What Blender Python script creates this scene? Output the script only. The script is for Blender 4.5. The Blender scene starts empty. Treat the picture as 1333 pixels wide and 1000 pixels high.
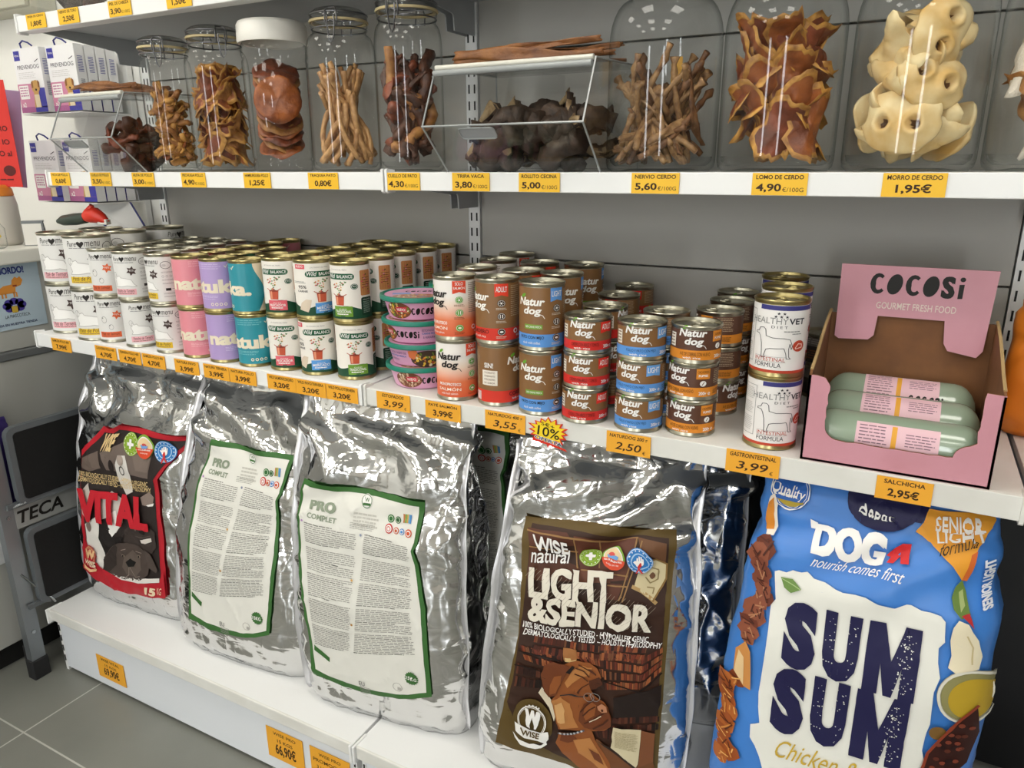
import bpy, bmesh, math, random
from math import pi, sin, cos, radians
from mathutils import Vector, Matrix, noise
from mathutils.geometry import tessellate_polygon

scene = bpy.context.scene
COL = scene.collection

# ------------------------------------------------------------------ camera
cam_data = bpy.data.cameras.new('camera')
cam = bpy.data.objects.new('camera', cam_data)
COL.objects.link(cam)
cam_data.sensor_width = 36.0
cam_data.lens = 25.88
cam_data.clip_start = 0.02
CAM_POS = Vector((0.832, -1.394, 1.276))
yaw, pitch, roll = radians(28.03), radians(16.61), radians(-0.29)
fwd = Vector((-sin(yaw) * cos(pitch), cos(yaw) * cos(pitch), -sin(pitch)))
rgt = Vector((cos(yaw), sin(yaw), 0))
upv = rgt.cross(fwd)
r2 = rgt * cos(roll) + upv * sin(roll)
u2 = upv * cos(roll) - rgt * sin(roll)
mw = Matrix((r2, u2, -fwd)).transposed().to_4x4()
mw.translation = CAM_POS
cam.matrix_world = mw
scene.camera = cam

# ------------------------------------------------------------------ world, exposure
world = bpy.data.worlds.new('shop_air')
scene.world = world
world.use_nodes = True
wbg = world.node_tree.nodes['Background']
wbg.inputs[0].default_value = (1.0, 0.985, 0.96, 1)
wbg.inputs[1].default_value = 0.30
scene.view_settings.view_transform = 'Standard'
scene.view_settings.look = 'None'
scene.view_settings.gamma = 1.0
scene.view_settings.use_curve_mapping = False
scene.view_settings.exposure = -0.13
scene.cycles.transparent_max_bounces = 40
scene.cycles.max_bounces = 10
scene.cycles.diffuse_bounces = 5
LAMP_POWER = 11.8         # emission of the ceiling panels
# added front fill and jar highlights, from two invented windows behind the shopper
for wx_ in (-.85, 1.75):
    fill_l = bpy.data.lights.new('added_front_fill', 'AREA')
    fill_l.shape = 'RECTANGLE'; fill_l.size = .42; fill_l.size_y = 2.0
    fill_l.energy = 50; fill_l.color = (.97, .985, 1.0)
    fill_o = bpy.data.objects.new('added_front_fill', fill_l); COL.objects.link(fill_o)
    fill_o.location = (wx_, -5.26, 1.35); fill_o.rotation_euler = (radians(90), 0, 0)
# ceiling panels: centres (x, y), 0.6 x 0.6 m
PANELS = [(-1.7, -1.15), (-0.2, -1.15), (1.3, -1.15),
          (-1.7, -2.6), (-0.2, -2.6), (1.3, -2.6),
          (-1.7, -4.0), (-0.2, -4.0), (1.3, -4.0)]
CEIL = 2.75

# ------------------------------------------------------------------ helpers
def lin(c):
    if isinstance(c, str):
        c = tuple(int(c[i:i + 2], 16) / 255 for i in (0, 2, 4))
    return tuple(x / 12.92 if x <= .04045 else ((x + .055) / 1.055) ** 2.4 for x in c)

MATS = {}
def mat(name, col='808080', rough=.5, metal=0., bump=None, spec=.5, coat=0., vary=None, emit=None, sheen=0, sss=0):
    """procedural principled material; bump=(scale, strength, detail); vary=(scale, second colour, contrast)"""
    if name in MATS:
        return MATS[name]
    m = bpy.data.materials.new(name)
    m.use_nodes = True
    nt = m.node_tree
    b = nt.nodes['Principled BSDF']
    rgb = lin(col)
    b.inputs['Base Color'].default_value = (*rgb, 1)
    b.inputs['Roughness'].default_value = rough
    b.inputs['Metallic'].default_value = metal
    b.inputs['Specular IOR Level'].default_value = spec
    b.inputs['Coat Weight'].default_value = coat
    if sss:
        b.inputs['Subsurface Weight'].default_value = sss
        b.inputs['Subsurface Radius'].default_value = (.01, .005, .003)
    tc = None
    if bump or vary:
        tc = nt.nodes.new('ShaderNodeTexCoord')
    if vary:
        n = nt.nodes.new('ShaderNodeTexNoise')
        n.inputs['Scale'].default_value = vary[0]
        n.inputs['Detail'].default_value = 5
        nt.links.new(tc.outputs['Object'], n.inputs['Vector'])
        r = nt.nodes.new('ShaderNodeValToRGB')
        r.color_ramp.elements[0].position = .5 - .5 * vary[2]
        r.color_ramp.elements[1].position = .5 + .5 * vary[2]
        r.color_ramp.elements[0].color = (*rgb, 1)
        r.color_ramp.elements[1].color = (*lin(vary[1]), 1)
        nt.links.new(n.outputs['Fac'], r.inputs['Fac'])
        nt.links.new(r.outputs['Color'], b.inputs['Base Color'])
    if bump:
        n = nt.nodes.new('ShaderNodeTexNoise')
        n.inputs['Scale'].default_value = bump[0]
        n.inputs['Detail'].default_value = bump[2] if len(bump) > 2 else 3
        nt.links.new(tc.outputs['Object'], n.inputs['Vector'])
        bp = nt.nodes.new('ShaderNodeBump')
        bp.inputs['Strength'].default_value = bump[1]
        bp.inputs['Distance'].default_value = .002
        nt.links.new(n.outputs['Fac'], bp.inputs['Height'])
        nt.links.new(bp.outputs['Normal'], b.inputs['Normal'])
    if emit:
        b.inputs['Emission Color'].default_value = (*rgb, 1)
        b.inputs['Emission Strength'].default_value = emit
    MATS[name] = m
    return m

def pc(col, rough=.45):
    """printed colour"""
    return mat('print_' + col + ('' if rough == .45 else '_%d' % (rough * 100)), col, max(rough, .5), spec=.3)

def clear_mat(name, tint, edge, rough=.02, gloss=1.0):
    """thin clear glass or acrylic: see-through, darker and shinier where the wall is seen edge on"""
    if name in MATS:
        return MATS[name]
    m = bpy.data.materials.new(name)
    m.use_nodes = True
    nt = m.node_tree
    nt.nodes.remove(nt.nodes['Principled BSDF'])
    out = nt.nodes['Material Output']
    tr = nt.nodes.new('ShaderNodeBsdfTransparent')
    lw = nt.nodes.new('ShaderNodeLayerWeight'); lw.inputs['Blend'].default_value = .35
    rp = nt.nodes.new('ShaderNodeValToRGB')
    rp.color_ramp.elements[0].color = (*tint, 1); rp.color_ramp.elements[0].position = .45
    rp.color_ramp.elements[1].color = (*edge, 1); rp.color_ramp.elements[1].position = .97
    nt.links.new(lw.outputs['Facing'], rp.inputs['Fac'])
    nt.links.new(rp.outputs['Color'], tr.inputs['Color'])
    gl = nt.nodes.new('ShaderNodeBsdfGlossy'); gl.inputs['Roughness'].default_value = rough
    pw = nt.nodes.new('ShaderNodeMath'); pw.operation = 'POWER'; pw.inputs[1].default_value = 4.0
    l2 = nt.nodes.new('ShaderNodeLayerWeight'); l2.inputs['Blend'].default_value = .5
    nt.links.new(l2.outputs['Facing'], pw.inputs[0])
    mu = nt.nodes.new('ShaderNodeMath'); mu.operation = 'MULTIPLY_ADD'; mu.inputs[1].default_value = .45 * gloss; mu.inputs[2].default_value = .030 * gloss
    nt.links.new(pw.outputs[0], mu.inputs[0])
    mx = nt.nodes.new('ShaderNodeMixShader')
    nt.links.new(mu.outputs[0], mx.inputs['Fac'])
    nt.links.new(tr.outputs[0], mx.inputs[1]); nt.links.new(gl.outputs[0], mx.inputs[2])
    nt.links.new(mx.outputs[0], out.inputs['Surface'])
    MATS[name] = m
    return m

class MB:
    """collects vertices and faces for ONE mesh object"""
    def __init__(s):
        s.v = []; s.f = []; s.m = []; s.mats = []
    def mi(s, m):
        if m not in s.mats:
            s.mats.append(m)
        return s.mats.index(m)
    def add(s, verts, faces, m):
        o = len(s.v); i = s.mi(m)
        s.v += [tuple(p) for p in verts]
        s.f += [tuple(a + o for a in f) for f in faces]
        s.m += [i] * len(faces)
        return s
    def box(s, x0, x1, y0, y1, z0, z1, m, bev=0.):
        if bev > 0:
            bm = bmesh.new()
            bmesh.ops.create_cube(bm, size=1)
            for v in bm.verts:
                v.co = Vector(((x0 + x1) / 2 + v.co.x * (x1 - x0), (y0 + y1) / 2 + v.co.y * (y1 - y0), (z0 + z1) / 2 + v.co.z * (z1 - z0)))
            bmesh.ops.bevel(bm, geom=bm.edges[:], offset=bev, segments=2, affect='EDGES', profile=.5)
            bm.verts.index_update()
            s.add([v.co[:] for v in bm.verts], [[v.index for v in f.verts] for f in bm.faces], m)
            bm.free()
            return s
        v = [(x, y, z) for z in (z0, z1) for y in (y0, y1) for x in (x0, x1)]
        return s.add(v, [(0, 2, 3, 1), (4, 5, 7, 6), (0, 1, 5, 4), (2, 6, 7, 3), (0, 4, 6, 2), (1, 3, 7, 5)], m)
    def lathe(s, prof, m, seg=36, c=(0, 0, 0)):
        vs = []; fs = []; ring = []
        for r, z in prof:
            if r < 1e-6:
                ring.append([len(vs)]); vs.append((c[0], c[1], c[2] + z))
            else:
                ring.append(list(range(len(vs), len(vs) + seg)))
                vs += [(c[0] + r * cos(2 * pi * i / seg), c[1] + r * sin(2 * pi * i / seg), c[2] + z) for i in range(seg)]
        for a, b in zip(ring, ring[1:]):
            for i in range(seg):
                j = (i + 1) % seg
                if len(a) == 1 and len(b) == 1: continue
                if len(a) == 1: fs.append((a[0], b[j], b[i]))
                elif len(b) == 1: fs.append((a[i], a[j], b[0]))
                else: fs.append((a[i], a[j], b[j], b[i]))
        return s.add(vs, fs, m)
    def tube(s, pts, r, m, seg=8, closed=False, radii=None):
        pts = [Vector(p) for p in pts]; n = len(pts)
        vs = []; fs = []; prev = None
        for i, p in enumerate(pts):
            a = pts[i - 1] if (i > 0 or closed) else p
            b = pts[(i + 1) % n] if (i < n - 1 or closed) else p
            t = (b - a).normalized()
            if prev is None:
                x = t.orthogonal().normalized()
            else:
                x = (prev - t * prev.dot(t)).normalized()
            prev = x; y = t.cross(x)
            rr = radii[i] if radii else r
            vs += [p + (x * cos(2 * pi * k / seg) + y * sin(2 * pi * k / seg)) * rr for k in range(seg)]
        for i in range(n if closed else n - 1):
            for k in range(seg):
                j = (i + 1) % n
                fs.append((i * seg + k, i * seg + (k + 1) % seg, j * seg + (k + 1) % seg, j * seg + k))
        if not closed:
            fs.append(tuple(range(seg - 1, -1, -1))); fs.append(tuple((n - 1) * seg + k for k in range(seg)))
        return s.add(vs, fs, m)
    def prism(s, pts, h, m, fn):
        """polygon pts (2D) extruded from 0 to h; fn(a, b, c) -> 3D"""
        n = len(pts)
        vs = [fn(a, b, 0) for a, b in pts] + [fn(a, b, h) for a, b in pts]
        tri = tessellate_polygon([[Vector((a, b, 0)) for a, b in pts]])
        fs = [tuple(t) for t in tri] + [tuple(i + n for i in reversed(t)) for t in tri]
        fs += [(i, (i + 1) % n, n + (i + 1) % n, n + i) for i in range(n)]
        return s.add(vs, fs, m)
    def mesh(s, name, smooth=None):
        me = bpy.data.meshes.new(name)
        me.from_pydata(s.v, [], s.f)
        for m in s.mats: me.materials.append(m)
        me.polygons.foreach_set('material_index', s.m)
        bm = bmesh.new(); bm.from_mesh(me)
        bmesh.ops.recalc_face_normals(bm, faces=bm.faces[:])
        bm.to_mesh(me); bm.free()
        if smooth is not None:
            me.polygons.foreach_set('use_smooth', [True] * len(me.polygons))
            if smooth < 180:
                me.set_sharp_from_angle(angle=radians(smooth))
        me.update()
        return me
    def build(s, name, parent=None, smooth=None, loc=None, rot=None):
        return link(name, s.mesh(name, smooth), parent, loc, rot)

def link(name, data, parent=None, loc=None, rot=None):
    o = bpy.data.objects.new(name, data)
    COL.objects.link(o)
    if parent is not None: o.parent = parent
    if loc is not None: o.location = loc
    if rot is not None: o.rotation_euler = rot
    return o

def tag(o, label=None, cat=None, group=None, kind=None):
    if label: o['label'] = label
    if cat: o['category'] = cat
    if group: o['group'] = group
    if kind: o['kind'] = kind
    return o

def thing(name, label, cat, loc=(0, 0, 0), rot=(0, 0, 0), group=None):
    o = link(name, None, None, loc, rot)
    o.empty_display_size = .05
    return tag(o, label, cat, group)

def copy_tree(o, parent=None):
    c = o.copy(); COL.objects.link(c)
    if parent is not None: c.parent = parent
    for ch in [x for x in o.children]:
        copy_tree(ch, c)
    return c

# ------------------------------------------------------------------ flat artwork wrapped on surfaces
TXT = {}
def text_tris(s, bold=0., shear=0., space=1.):
    k = (s, bold, shear, space)
    if k in TXT: return TXT[k]
    cu = bpy.data.curves.new('lettering', 'FONT')
    cu.body = s; cu.size = 1; cu.offset = bold; cu.shear = shear; cu.resolution_u = 3
    cu.space_character = space
    ob = bpy.data.objects.new('lettering', cu)
    me = bpy.data.meshes.new_from_object(ob)
    V = [(v.co.x, v.co.y) for v in me.vertices]
    me.calc_loop_triangles()
    T = [tuple(V[i] for i in t.vertices) for t in me.loop_triangles]
    bpy.data.meshes.remove(me); bpy.data.objects.remove(ob); bpy.data.curves.remove(cu)
    TXT[k] = T
    return T

def copies(bold):
    """heavy lettering is the moderately bold letter laid down side by side: (offset, shifts)"""
    if bold <= .03: return bold, [(0, 0)]
    d = bold - .028
    return .028, [(0, 0), (-d, -d * .4), (d, d * .4), (-d, d * .4), (d, -d * .4)]

def split(poly, ax, step):
    lo = min(p[ax] for p in poly); hi = max(p[ax] for p in poly)
    if hi - lo <= step * 1.3: return [poly]
    out = []; k = math.floor(lo / step) + 1
    rest = poly
    while k * step < hi - 1e-9:
        c = k * step; a = []; b = []
        n = len(rest)
        for i in range(n):
            p, q = rest[i], rest[(i + 1) % n]
            if p[ax] <= c: a.append(p)
            if p[ax] >= c: b.append(p)
            if (p[ax] < c < q[ax]) or (q[ax] < c < p[ax]):
                t = (c - p[ax]) / (q[ax] - p[ax])
                x = (p[0] + (q[0] - p[0]) * t, p[1] + (q[1] - p[1]) * t)
                a.append(x); b.append(x)
        if len(a) > 2: out.append(a)
        rest = b; k += 1
        if len(rest) < 3: break
    if len(rest) > 2: out.append(rest)
    return out

class Art:
    """layers of flat print in (u, v) metres; build() lays them on a surface fn(u, v) -> (point, normal)"""
    def __init__(s, su=.0065, sv=1.):
        s.P = []; s.su = su; s.sv = sv; s.rnd = random.Random(5)
    def tri(s, T, m, l):
        s.P.append((T, m, l)); return s
    def poly(s, pts, m, l=1):
        T = tessellate_polygon([[Vector((a, b, 0)) for a, b in pts]])
        return s.tri([tuple(pts[i] for i in t) for t in T], m, l)
    def rect(s, u0, v0, u1, v1, m, l=1, r=0):
        if r:
            pts = []
            for cx, cy, a0 in ((u1 - r, v1 - r, 0), (u0 + r, v1 - r, 90), (u0 + r, v0 + r, 180), (u1 - r, v0 + r, 270)):
                pts += [(cx + r * cos(radians(a0 + d)), cy + r * sin(radians(a0 + d))) for d in (0, 30, 60, 90)]
            return s.poly(pts, m, l)
        return s.tri([((u0, v0), (u1, v0), (u1, v1)), ((u0, v0), (u1, v1), (u0, v1))], m, l)
    def ell(s, u, v, a, b, m, l=1, n=18, ring=0, rot=0):
        c, d = cos(rot), sin(rot)
        P = lambda t, k: (u + a * k * cos(t) * c - b * k * sin(t) * d, v + a * k * cos(t) * d + b * k * sin(t) * c)
        A = [2 * pi * i / n for i in range(n + 1)]
        T = []
        for x, y in zip(A, A[1:]):
            if ring:
                k = 1 - ring
                T += [(P(x, 1), P(y, 1), P(y, k)), (P(x, 1), P(y, k), P(x, k))]
            else:
                T.append(((u, v), P(x, 1), P(y, 1)))
        return s.tri(T, m, l)
    def star(s, u, v, R, r, n, m, l=1, rot=0.):
        return s.poly([(u + (R if i % 2 == 0 else r) * sin(rot + pi * i / n), v + (R if i % 2 == 0 else r) * cos(rot + pi * i / n)) for i in range(2 * n)], m, l)
    def stroke(s, pts, w, m, l=1, closed=False):
        T = []; n = len(pts)
        for i in range(n if closed else n - 1):
            a, b = pts[i], pts[(i + 1) % n]
            dx, dy = b[0] - a[0], b[1] - a[1]; L = math.hypot(dx, dy) or 1
            ex, ey = dx / L * w * .3, dy / L * w * .3
            nx, ny = -dy / L * w / 2, dx / L * w / 2
            q = ((a[0] - ex + nx, a[1] - ey + ny), (a[0] - ex - nx, a[1] - ey - ny), (b[0] + ex - nx, b[1] + ey - ny), (b[0] + ex + nx, b[1] + ey + ny))
            T += [(q[0], q[1], q[2]), (q[0], q[2], q[3])]
        return s.tri(T, m, l)
    def text(s, t, u, v, m, l=3, cap=None, w=None, bold=0., shear=0., align='c', h=None):
        """text with its left / centre / right at u, baseline box bottom at v; h = full box height, w = width"""
        b0, C = copies(bold)
        T = text_tris(t, b0, shear)
        if not T: return s
        e = max(abs(c[0]) for c in C)
        xs = [p[0] for q in T for p in q]; ys = [p[1] for q in T for p in q]
        x0, x1, y0, y1 = min(xs) - e, max(xs) + e, min(ys), max(ys)
        hh = h if h else (cap or .01)
        k = hh / (y1 - y0)
        kx = w / (x1 - x0) if w else k
        W = (x1 - x0) * kx
        o = {'l': u, 'c': u - W / 2, 'r': u - W}[align]
        for i, (dx, dy) in enumerate(C):
            s.tri([tuple((o + (p[0] + dx - x0) * kx, v + (p[1] + dy - y0) * k) for p in q) for q in T], m, l + .12 * i)
        return s
    def textq(s, t, q, m, l=4, bold=0., shear=0., raw=False):
        """text stretched into the parallelogram top-left, top-right, bottom-left"""
        b0, C = (bold, [(0, 0)]) if raw else copies(bold)
        T = text_tris(t, b0, shear)
        e = max(abs(c[0]) for c in C)
        xs = [p[0] for a in T for p in a]; ys = [p[1] for a in T for p in a]
        x0, x1, y0, y1 = min(xs) - e, max(xs) + e, min(ys), max(ys)
        (ax, ay), (bx, by), (cx, cy) = q
        f = lambda p: ((ax + (bx - ax) * (p[0] - x0) / (x1 - x0) + (cx - ax) * (y1 - p[1]) / (y1 - y0)),
                       (ay + (by - ay) * (p[0] - x0) / (x1 - x0) + (cy - ay) * (y1 - p[1]) / (y1 - y0)))
        for i, (dx, dy) in enumerate(C):
            s.tri([tuple(f((p[0] + dx, p[1] + dy)) for p in a) for a in T], m, l + .12 * i)
        return s
    def micro(s, u0, u1, v1, v0, n, m, l=2, fill=.45, ragged=.15, words=7):
        """small print: n lines of word-long dashes between v1 (top) and v0"""
        T = []; st = (v1 - v0) / n
        for i in range(n):
            y1 = v1 - i * st; y0 = y1 - st * fill
            end = u1 - (u1 - u0) * s.rnd.random() * ragged; x = u0
            ww = (u1 - u0) / words
            while x < end:
                e = min(end, x + ww * s.rnd.uniform(.4, 1.3))
                T += [((x, y0), (e, y0), (e, y1)), ((x, y0), (e, y1), (x, y1))]
                x = e + ww * .14
        return s.tri(T, m, l)
    def stretch(s, k):
        """widen everything printed over the base colour"""
        s.P = [(T if l == 0 else [tuple((p[0] * k, p[1]) for p in t) for t in T], m, l) for T, m, l in s.P]
        return s
    def cocosi(s, u, v, w, h, m, l):
        """cut-paper lettering with solid round Os"""
        x0 = u - w / 2; st = w / 5.45
        def arc(cx, a0, a1, rx, ry, t):
            n = 12; P = []
            for i in range(n + 1):
                a = radians(a0 + (a1 - a0) * i / n); P.append((cx + rx * cos(a), v + h / 2 + ry * sin(a)))
            for i in range(n, -1, -1):
                a = radians(a0 + (a1 - a0) * i / n); k = 1 - t * (1.15 - .55 * abs(i / n - .5) * 2); P.append((cx + rx * cos(a) * k, v + h / 2 + ry * sin(a) * (k * .5 + .36)))
            s.poly(P, m, l)
        for i, ch in enumerate('COCO'):
            cx = x0 + st * (i + .5)
            if ch == 'C': arc(cx + st * .06, 48, 318, st * .46, h * .5, .62)
            else: s.ell(cx, v + h * .5, st * .42, h * .50, m, l, 20, rot=-.22)
        s.text('S', x0 + st * 4.42, v, m, l, h=h, w=st * .72, bold=.06)
        cx = x0 + st * 5.1
        s.poly([(cx - st * .13, v), (cx + st * .13, v + h * .02), (cx + st * .15, v + h * .68), (cx - st * .12, v + h * .66)], m, l)
        s.ell(cx + st * .03, v + h * .90, st * .15, h * .11, m, l, 10)
        return s
    def mesh(s, name, fn, eps=.0002):
        V = []; F = []; MI = []; N = []; mats = []; key = {}; cache = {}
        for T, m, l in s.P:
            if m not in mats: mats.append(m)
            mi = mats.index(m)
            for t in T:
                ar = (t[1][0] - t[0][0]) * (t[2][1] - t[0][1]) - (t[2][0] - t[0][0]) * (t[1][1] - t[0][1])
                if abs(ar) < 1e-12: continue
                t = list(t) if ar > 0 else [t[0], t[2], t[1]]
                for a in split(t, 0, s.su):
                    for b in split(a, 1, s.sv):
                        ids = []
                        for p in b:
                            k = (round(p[0] * 1e5), round(p[1] * 1e5), l)
                            if k not in key:
                                kk = k[:2]
                                if kk not in cache: cache[kk] = fn(p[0], p[1])
                                q, nn = cache[kk]
                                key[k] = len(V); V.append(q + nn * (eps * l)); N.append(nn)
                            if key[k] not in ids: ids.append(key[k])
                        if len(ids) > 2: F.append(ids); MI.append(mi)
        me = bpy.data.meshes.new(name)
        me.from_pydata(V, [], F)
        for m in mats: me.materials.append(m)
        me.polygons.foreach_set('material_index', MI)
        me.polygons.foreach_set('use_smooth', [True] * len(F))
        me.validate(clean_customdata=False)
        if len(me.vertices) == len(N):
            me.normals_split_custom_set_from_vertices([n[:] for n in N])
        me.update()
        return me

def cyl_fn(R, z0=0.):
    def fn(u, v):
        a = -pi / 2 + u / R
        n = Vector((cos(a), sin(a), 0))
        return Vector((R * n.x, R * n.y, z0 + v)), n
    return fn

def flat_fn(org, U, V, N):
    org, U, V, N = Vector(org), Vector(U), Vector(V), Vector(N)
    return lambda u, v: (org + U * u + V * v, N)

# ================================================================== THE SHOP SHELL
WHITE = mat('white_steel', 'eceded', .38)
WHITE2 = mat('white_steel_worn', 'e6e6e2', .42, vary=(9, 'd9d8d2', .35))
PANEL = mat('light_grey_steel', 'b0aea8', .45)
UNDER = mat('grey_steel', 'adb0b3', .42)
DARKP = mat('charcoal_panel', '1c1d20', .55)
SLOT = mat('slot_black', '141414', .7)
PLASTER = mat('white_plaster', 'e9e8e3', .8, bump=(60, .08))

def floor_material():
    m = mat('grey_floor_tile', '7c7d78', .38)
    nt = m.node_tree; b = nt.nodes['Principled BSDF']
    tc = nt.nodes.new('ShaderNodeTexCoord')
    mp = nt.nodes.new('ShaderNodeMapping'); mp.inputs['Location'].default_value = (0.857, 0.676, 0)
    br = nt.nodes.new('ShaderNodeTexBrick')
    br.offset = 0; br.inputs['Scale'].default_value = 1
    br.inputs['Brick Width'].default_value = .6; br.inputs['Row Height'].default_value = .6
    br.inputs['Mortar Size'].default_value = .0022; br.inputs['Mortar Smooth'].default_value = .2
    br.inputs['Mortar'].default_value = (*lin('b9b9b2'), 1)
    n = nt.nodes.new('ShaderNodeTexNoise'); n.inputs['Scale'].default_value = 2.3; n.inputs['Detail'].default_value = 7
    r = nt.nodes.new('ShaderNodeValToRGB')
    r.color_ramp.elements[0].color = (*lin('74756f'), 1); r.color_ramp.elements[0].position = .3
    r.color_ramp.elements[1].color = (*lin('878881'), 1); r.color_ramp.elements[1].position = .72
    nt.links.new(tc.outputs['Object'], mp.inputs['Vector'])
    nt.links.new(mp.outputs['Vector'], br.inputs['Vector'])
    nt.links.new(tc.outputs['Object'], n.inputs['Vector'])
    nt.links.new(n.outputs['Fac'], r.inputs['Fac'])
    nt.links.new(r.outputs['Color'], br.inputs['Color1']); nt.links.new(r.outputs['Color'], br.inputs['Color2'])
    nt.links.new(br.outputs['Color'], b.inputs['Base Color'])
    return m

def structure(name, mb):
    return tag(mb.build(name), kind='structure')

structure('floor', MB().box(-2.6, 3.2, -5.2, .6, -.05, 0, floor_material()))
structure('ceiling', MB().box(-2.6, 3.2, -5.2, .6, CEIL, CEIL + .05, mat('ceiling_white', 'dcdcd8', .8)))
structure('wall_back', MB().box(-2.6, 3.2, .045, .12, 0, CEIL, PLASTER))
structure('wall_left', MB().box(-2.65, -2.55, -5.2, .045, 0, CEIL, PLASTER))
fw = mat('far_wall', 'c9c5bd', .8)
wf = MB()
for a, b in ((-2.6, -1.06), (-.64, 1.54), (1.96, 3.2)): wf.box(a, b, -5.25, -5.15, 0, CEIL, fw)
for a, b in ((-1.06, -.64), (1.54, 1.96)): wf.box(a, b, -5.25, -5.15, 0, .35, fw).box(a, b, -5.25, -5.15, 2.35, CEIL, fw)
structure('wall_front', wf)
for i, a in enumerate((-1.06, 1.54)):  # unseen windows, added to give the fill lights an opening
    g = MB()
    g.box(a, a + .025, -5.23, -5.17, .35, 2.35, WHITE).box(a + .395, a + .42, -5.23, -5.17, .35, 2.35, WHITE).box(a, a + .42, -5.23, -5.17, .35, .375, WHITE).box(a, a + .42, -5.23, -5.17, 2.325, 2.35, WHITE)
    g.box(a + .025, a + .395, -5.203, -5.2, .375, 2.325, clear_mat('added_window_glass', (.97, .98, .98), (.8, .82, .82)))
    structure('added_window_%d' % (i + 1), g)

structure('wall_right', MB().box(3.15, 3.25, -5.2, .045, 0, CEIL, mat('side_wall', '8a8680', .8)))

LAMP = mat('lamp_diffuser', 'fffaf0', .5, emit=LAMP_POWER)
for i, (x, y) in enumerate(PANELS):
    t = thing('ceiling_light', 'square white LED panel set in the shop ceiling in front of the shelves', 'ceiling light', (x, y, CEIL), group='ceiling panels')
    f = MB()
    for a, b, c, d in ((-.31, .31, -.31, -.29), (-.31, .31, .29, .31), (-.31, -.29, -.29, .29), (.29, .31, -.29, .29)):
        f.box(a, b, c, d, -.02, 0, WHITE)
    f.build('frame', t)
    MB().box(-.29, .29, -.29, .29, -.012, -.002, LAMP).build('diffuser', t)

# ------------------------------------------------------------------ gondola
frame = thing('shelving_frame', 'white slotted steel uprights and grey back panels carrying the shelves', 'shelving frame', (0, 0, 0))
for x in (-1, 0, 1):
    m = MB().box(x - .0135, x + .0135, .0, .03, 0, 2.2, WHITE)
    z = .2
    while z < 2.15:
        for dx in (-.0065, .0065):
            m.box(x + dx - .0015, x + dx + .0015, -.0012, .001, z, z + .017, SLOT)
        z += .032
    m.build('upright', frame)
for bay in (0, 1):
    x0, x1 = (-.984, -.016) if bay == 0 else (.016, .984)
    zs = [.19, .484, .684, 1.085, 1.49, 1.895, 2.19]
    for k, (a, b) in enumerate(zip(zs, zs[1:])):
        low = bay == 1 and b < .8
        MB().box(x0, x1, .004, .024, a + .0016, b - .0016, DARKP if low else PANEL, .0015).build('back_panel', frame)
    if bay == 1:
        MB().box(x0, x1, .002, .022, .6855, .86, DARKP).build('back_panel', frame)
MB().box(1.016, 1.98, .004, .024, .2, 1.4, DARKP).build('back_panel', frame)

def bracket_pts(d, drop=.031, rear=.061):
    # profile in (y, z) below the underside of a shelf of depth d
    return [(-d, 0), (-d, -.011), (-.083, -.032), (-.079, -.036), (-.077, -rear), (-.002, -rear), (-.002, 0)]

def shelf(name, x0, x1, d, ztop, lip, label, brackets=True, worn=False):
    t = thing(name, label, 'shelf', ((x0 + x1) / 2, 0, ztop))
    h = (x1 - x0) / 2
    W = WHITE2 if worn else WHITE
    MB().box(-h + .003, h - .003, -d + .004, -.002, -.012, -.0002, W, .001).build('shelf_board', t)
    MB().box(-h + .003, h - .003, -d + .05, -.004, -.0135, -.0121, UNDER).build('underside', t)
    m = MB()
    m.box(-h + .006, h - .006, -d - .001, -d + .004, -lip, 0, W, .0012)
    m.box(-h + .006, h - .006, -d + .0035, -d + .03, -lip, -lip + .003, W)
    m.build('front_rail', t)
    for s in (-1, 1):
        x = s * (h - .0045)
        MB().prism([(-d - .004, .004), (-d - .004, -lip - .002), (-d + .0, -lip - .005), (-d + .02, -lip - .004), (-d + .02, .004), (-d, .006)], .005, W,
                   lambda a, b, c, x=x: (x - .0025 + c, a, b)).build('rail_end_cap', t, smooth=None)
    if brackets:
        for s in (-1, 1):
            x = s * (h - .009)
            MB().prism([(a, b - .0136) for a, b in bracket_pts(d - .03)], .003, UNDER, lambda a, b, c, x=x: (x - .0015 + c, a, b)).build('bracket', t)
    return t

SL = 'white shelf of the '
shelf('shelf', -1, 0, .305, 1.264, .031, SL + 'left bay under the clip jars and left clear bin')
shelf('shelf', 0, 1, .305, 1.264, .031, SL + 'right bay under the large jars and middle clear bin')
shelf('shelf', -1, 0, .312, 1.598, .032, 'topmost white shelf board of the left bay, seen from below')
shelf('shelf', 0, 1, .312, 1.598, .032, 'topmost white shelf board of the right bay above the big jars')
shelf('shelf', -1, 0, .40, .893, .032, SL + 'left bay under white, pink, lilac and teal cans')
shelf('shelf', 0, 1, .40, .893, .032, SL + 'right bay under the brown cans and pink box', worn=True)
shelf('shelf', 1.001, 1.9, .40, .893, .032, 'white shelf board at the right end carrying the orange bag', worn=True)

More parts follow.
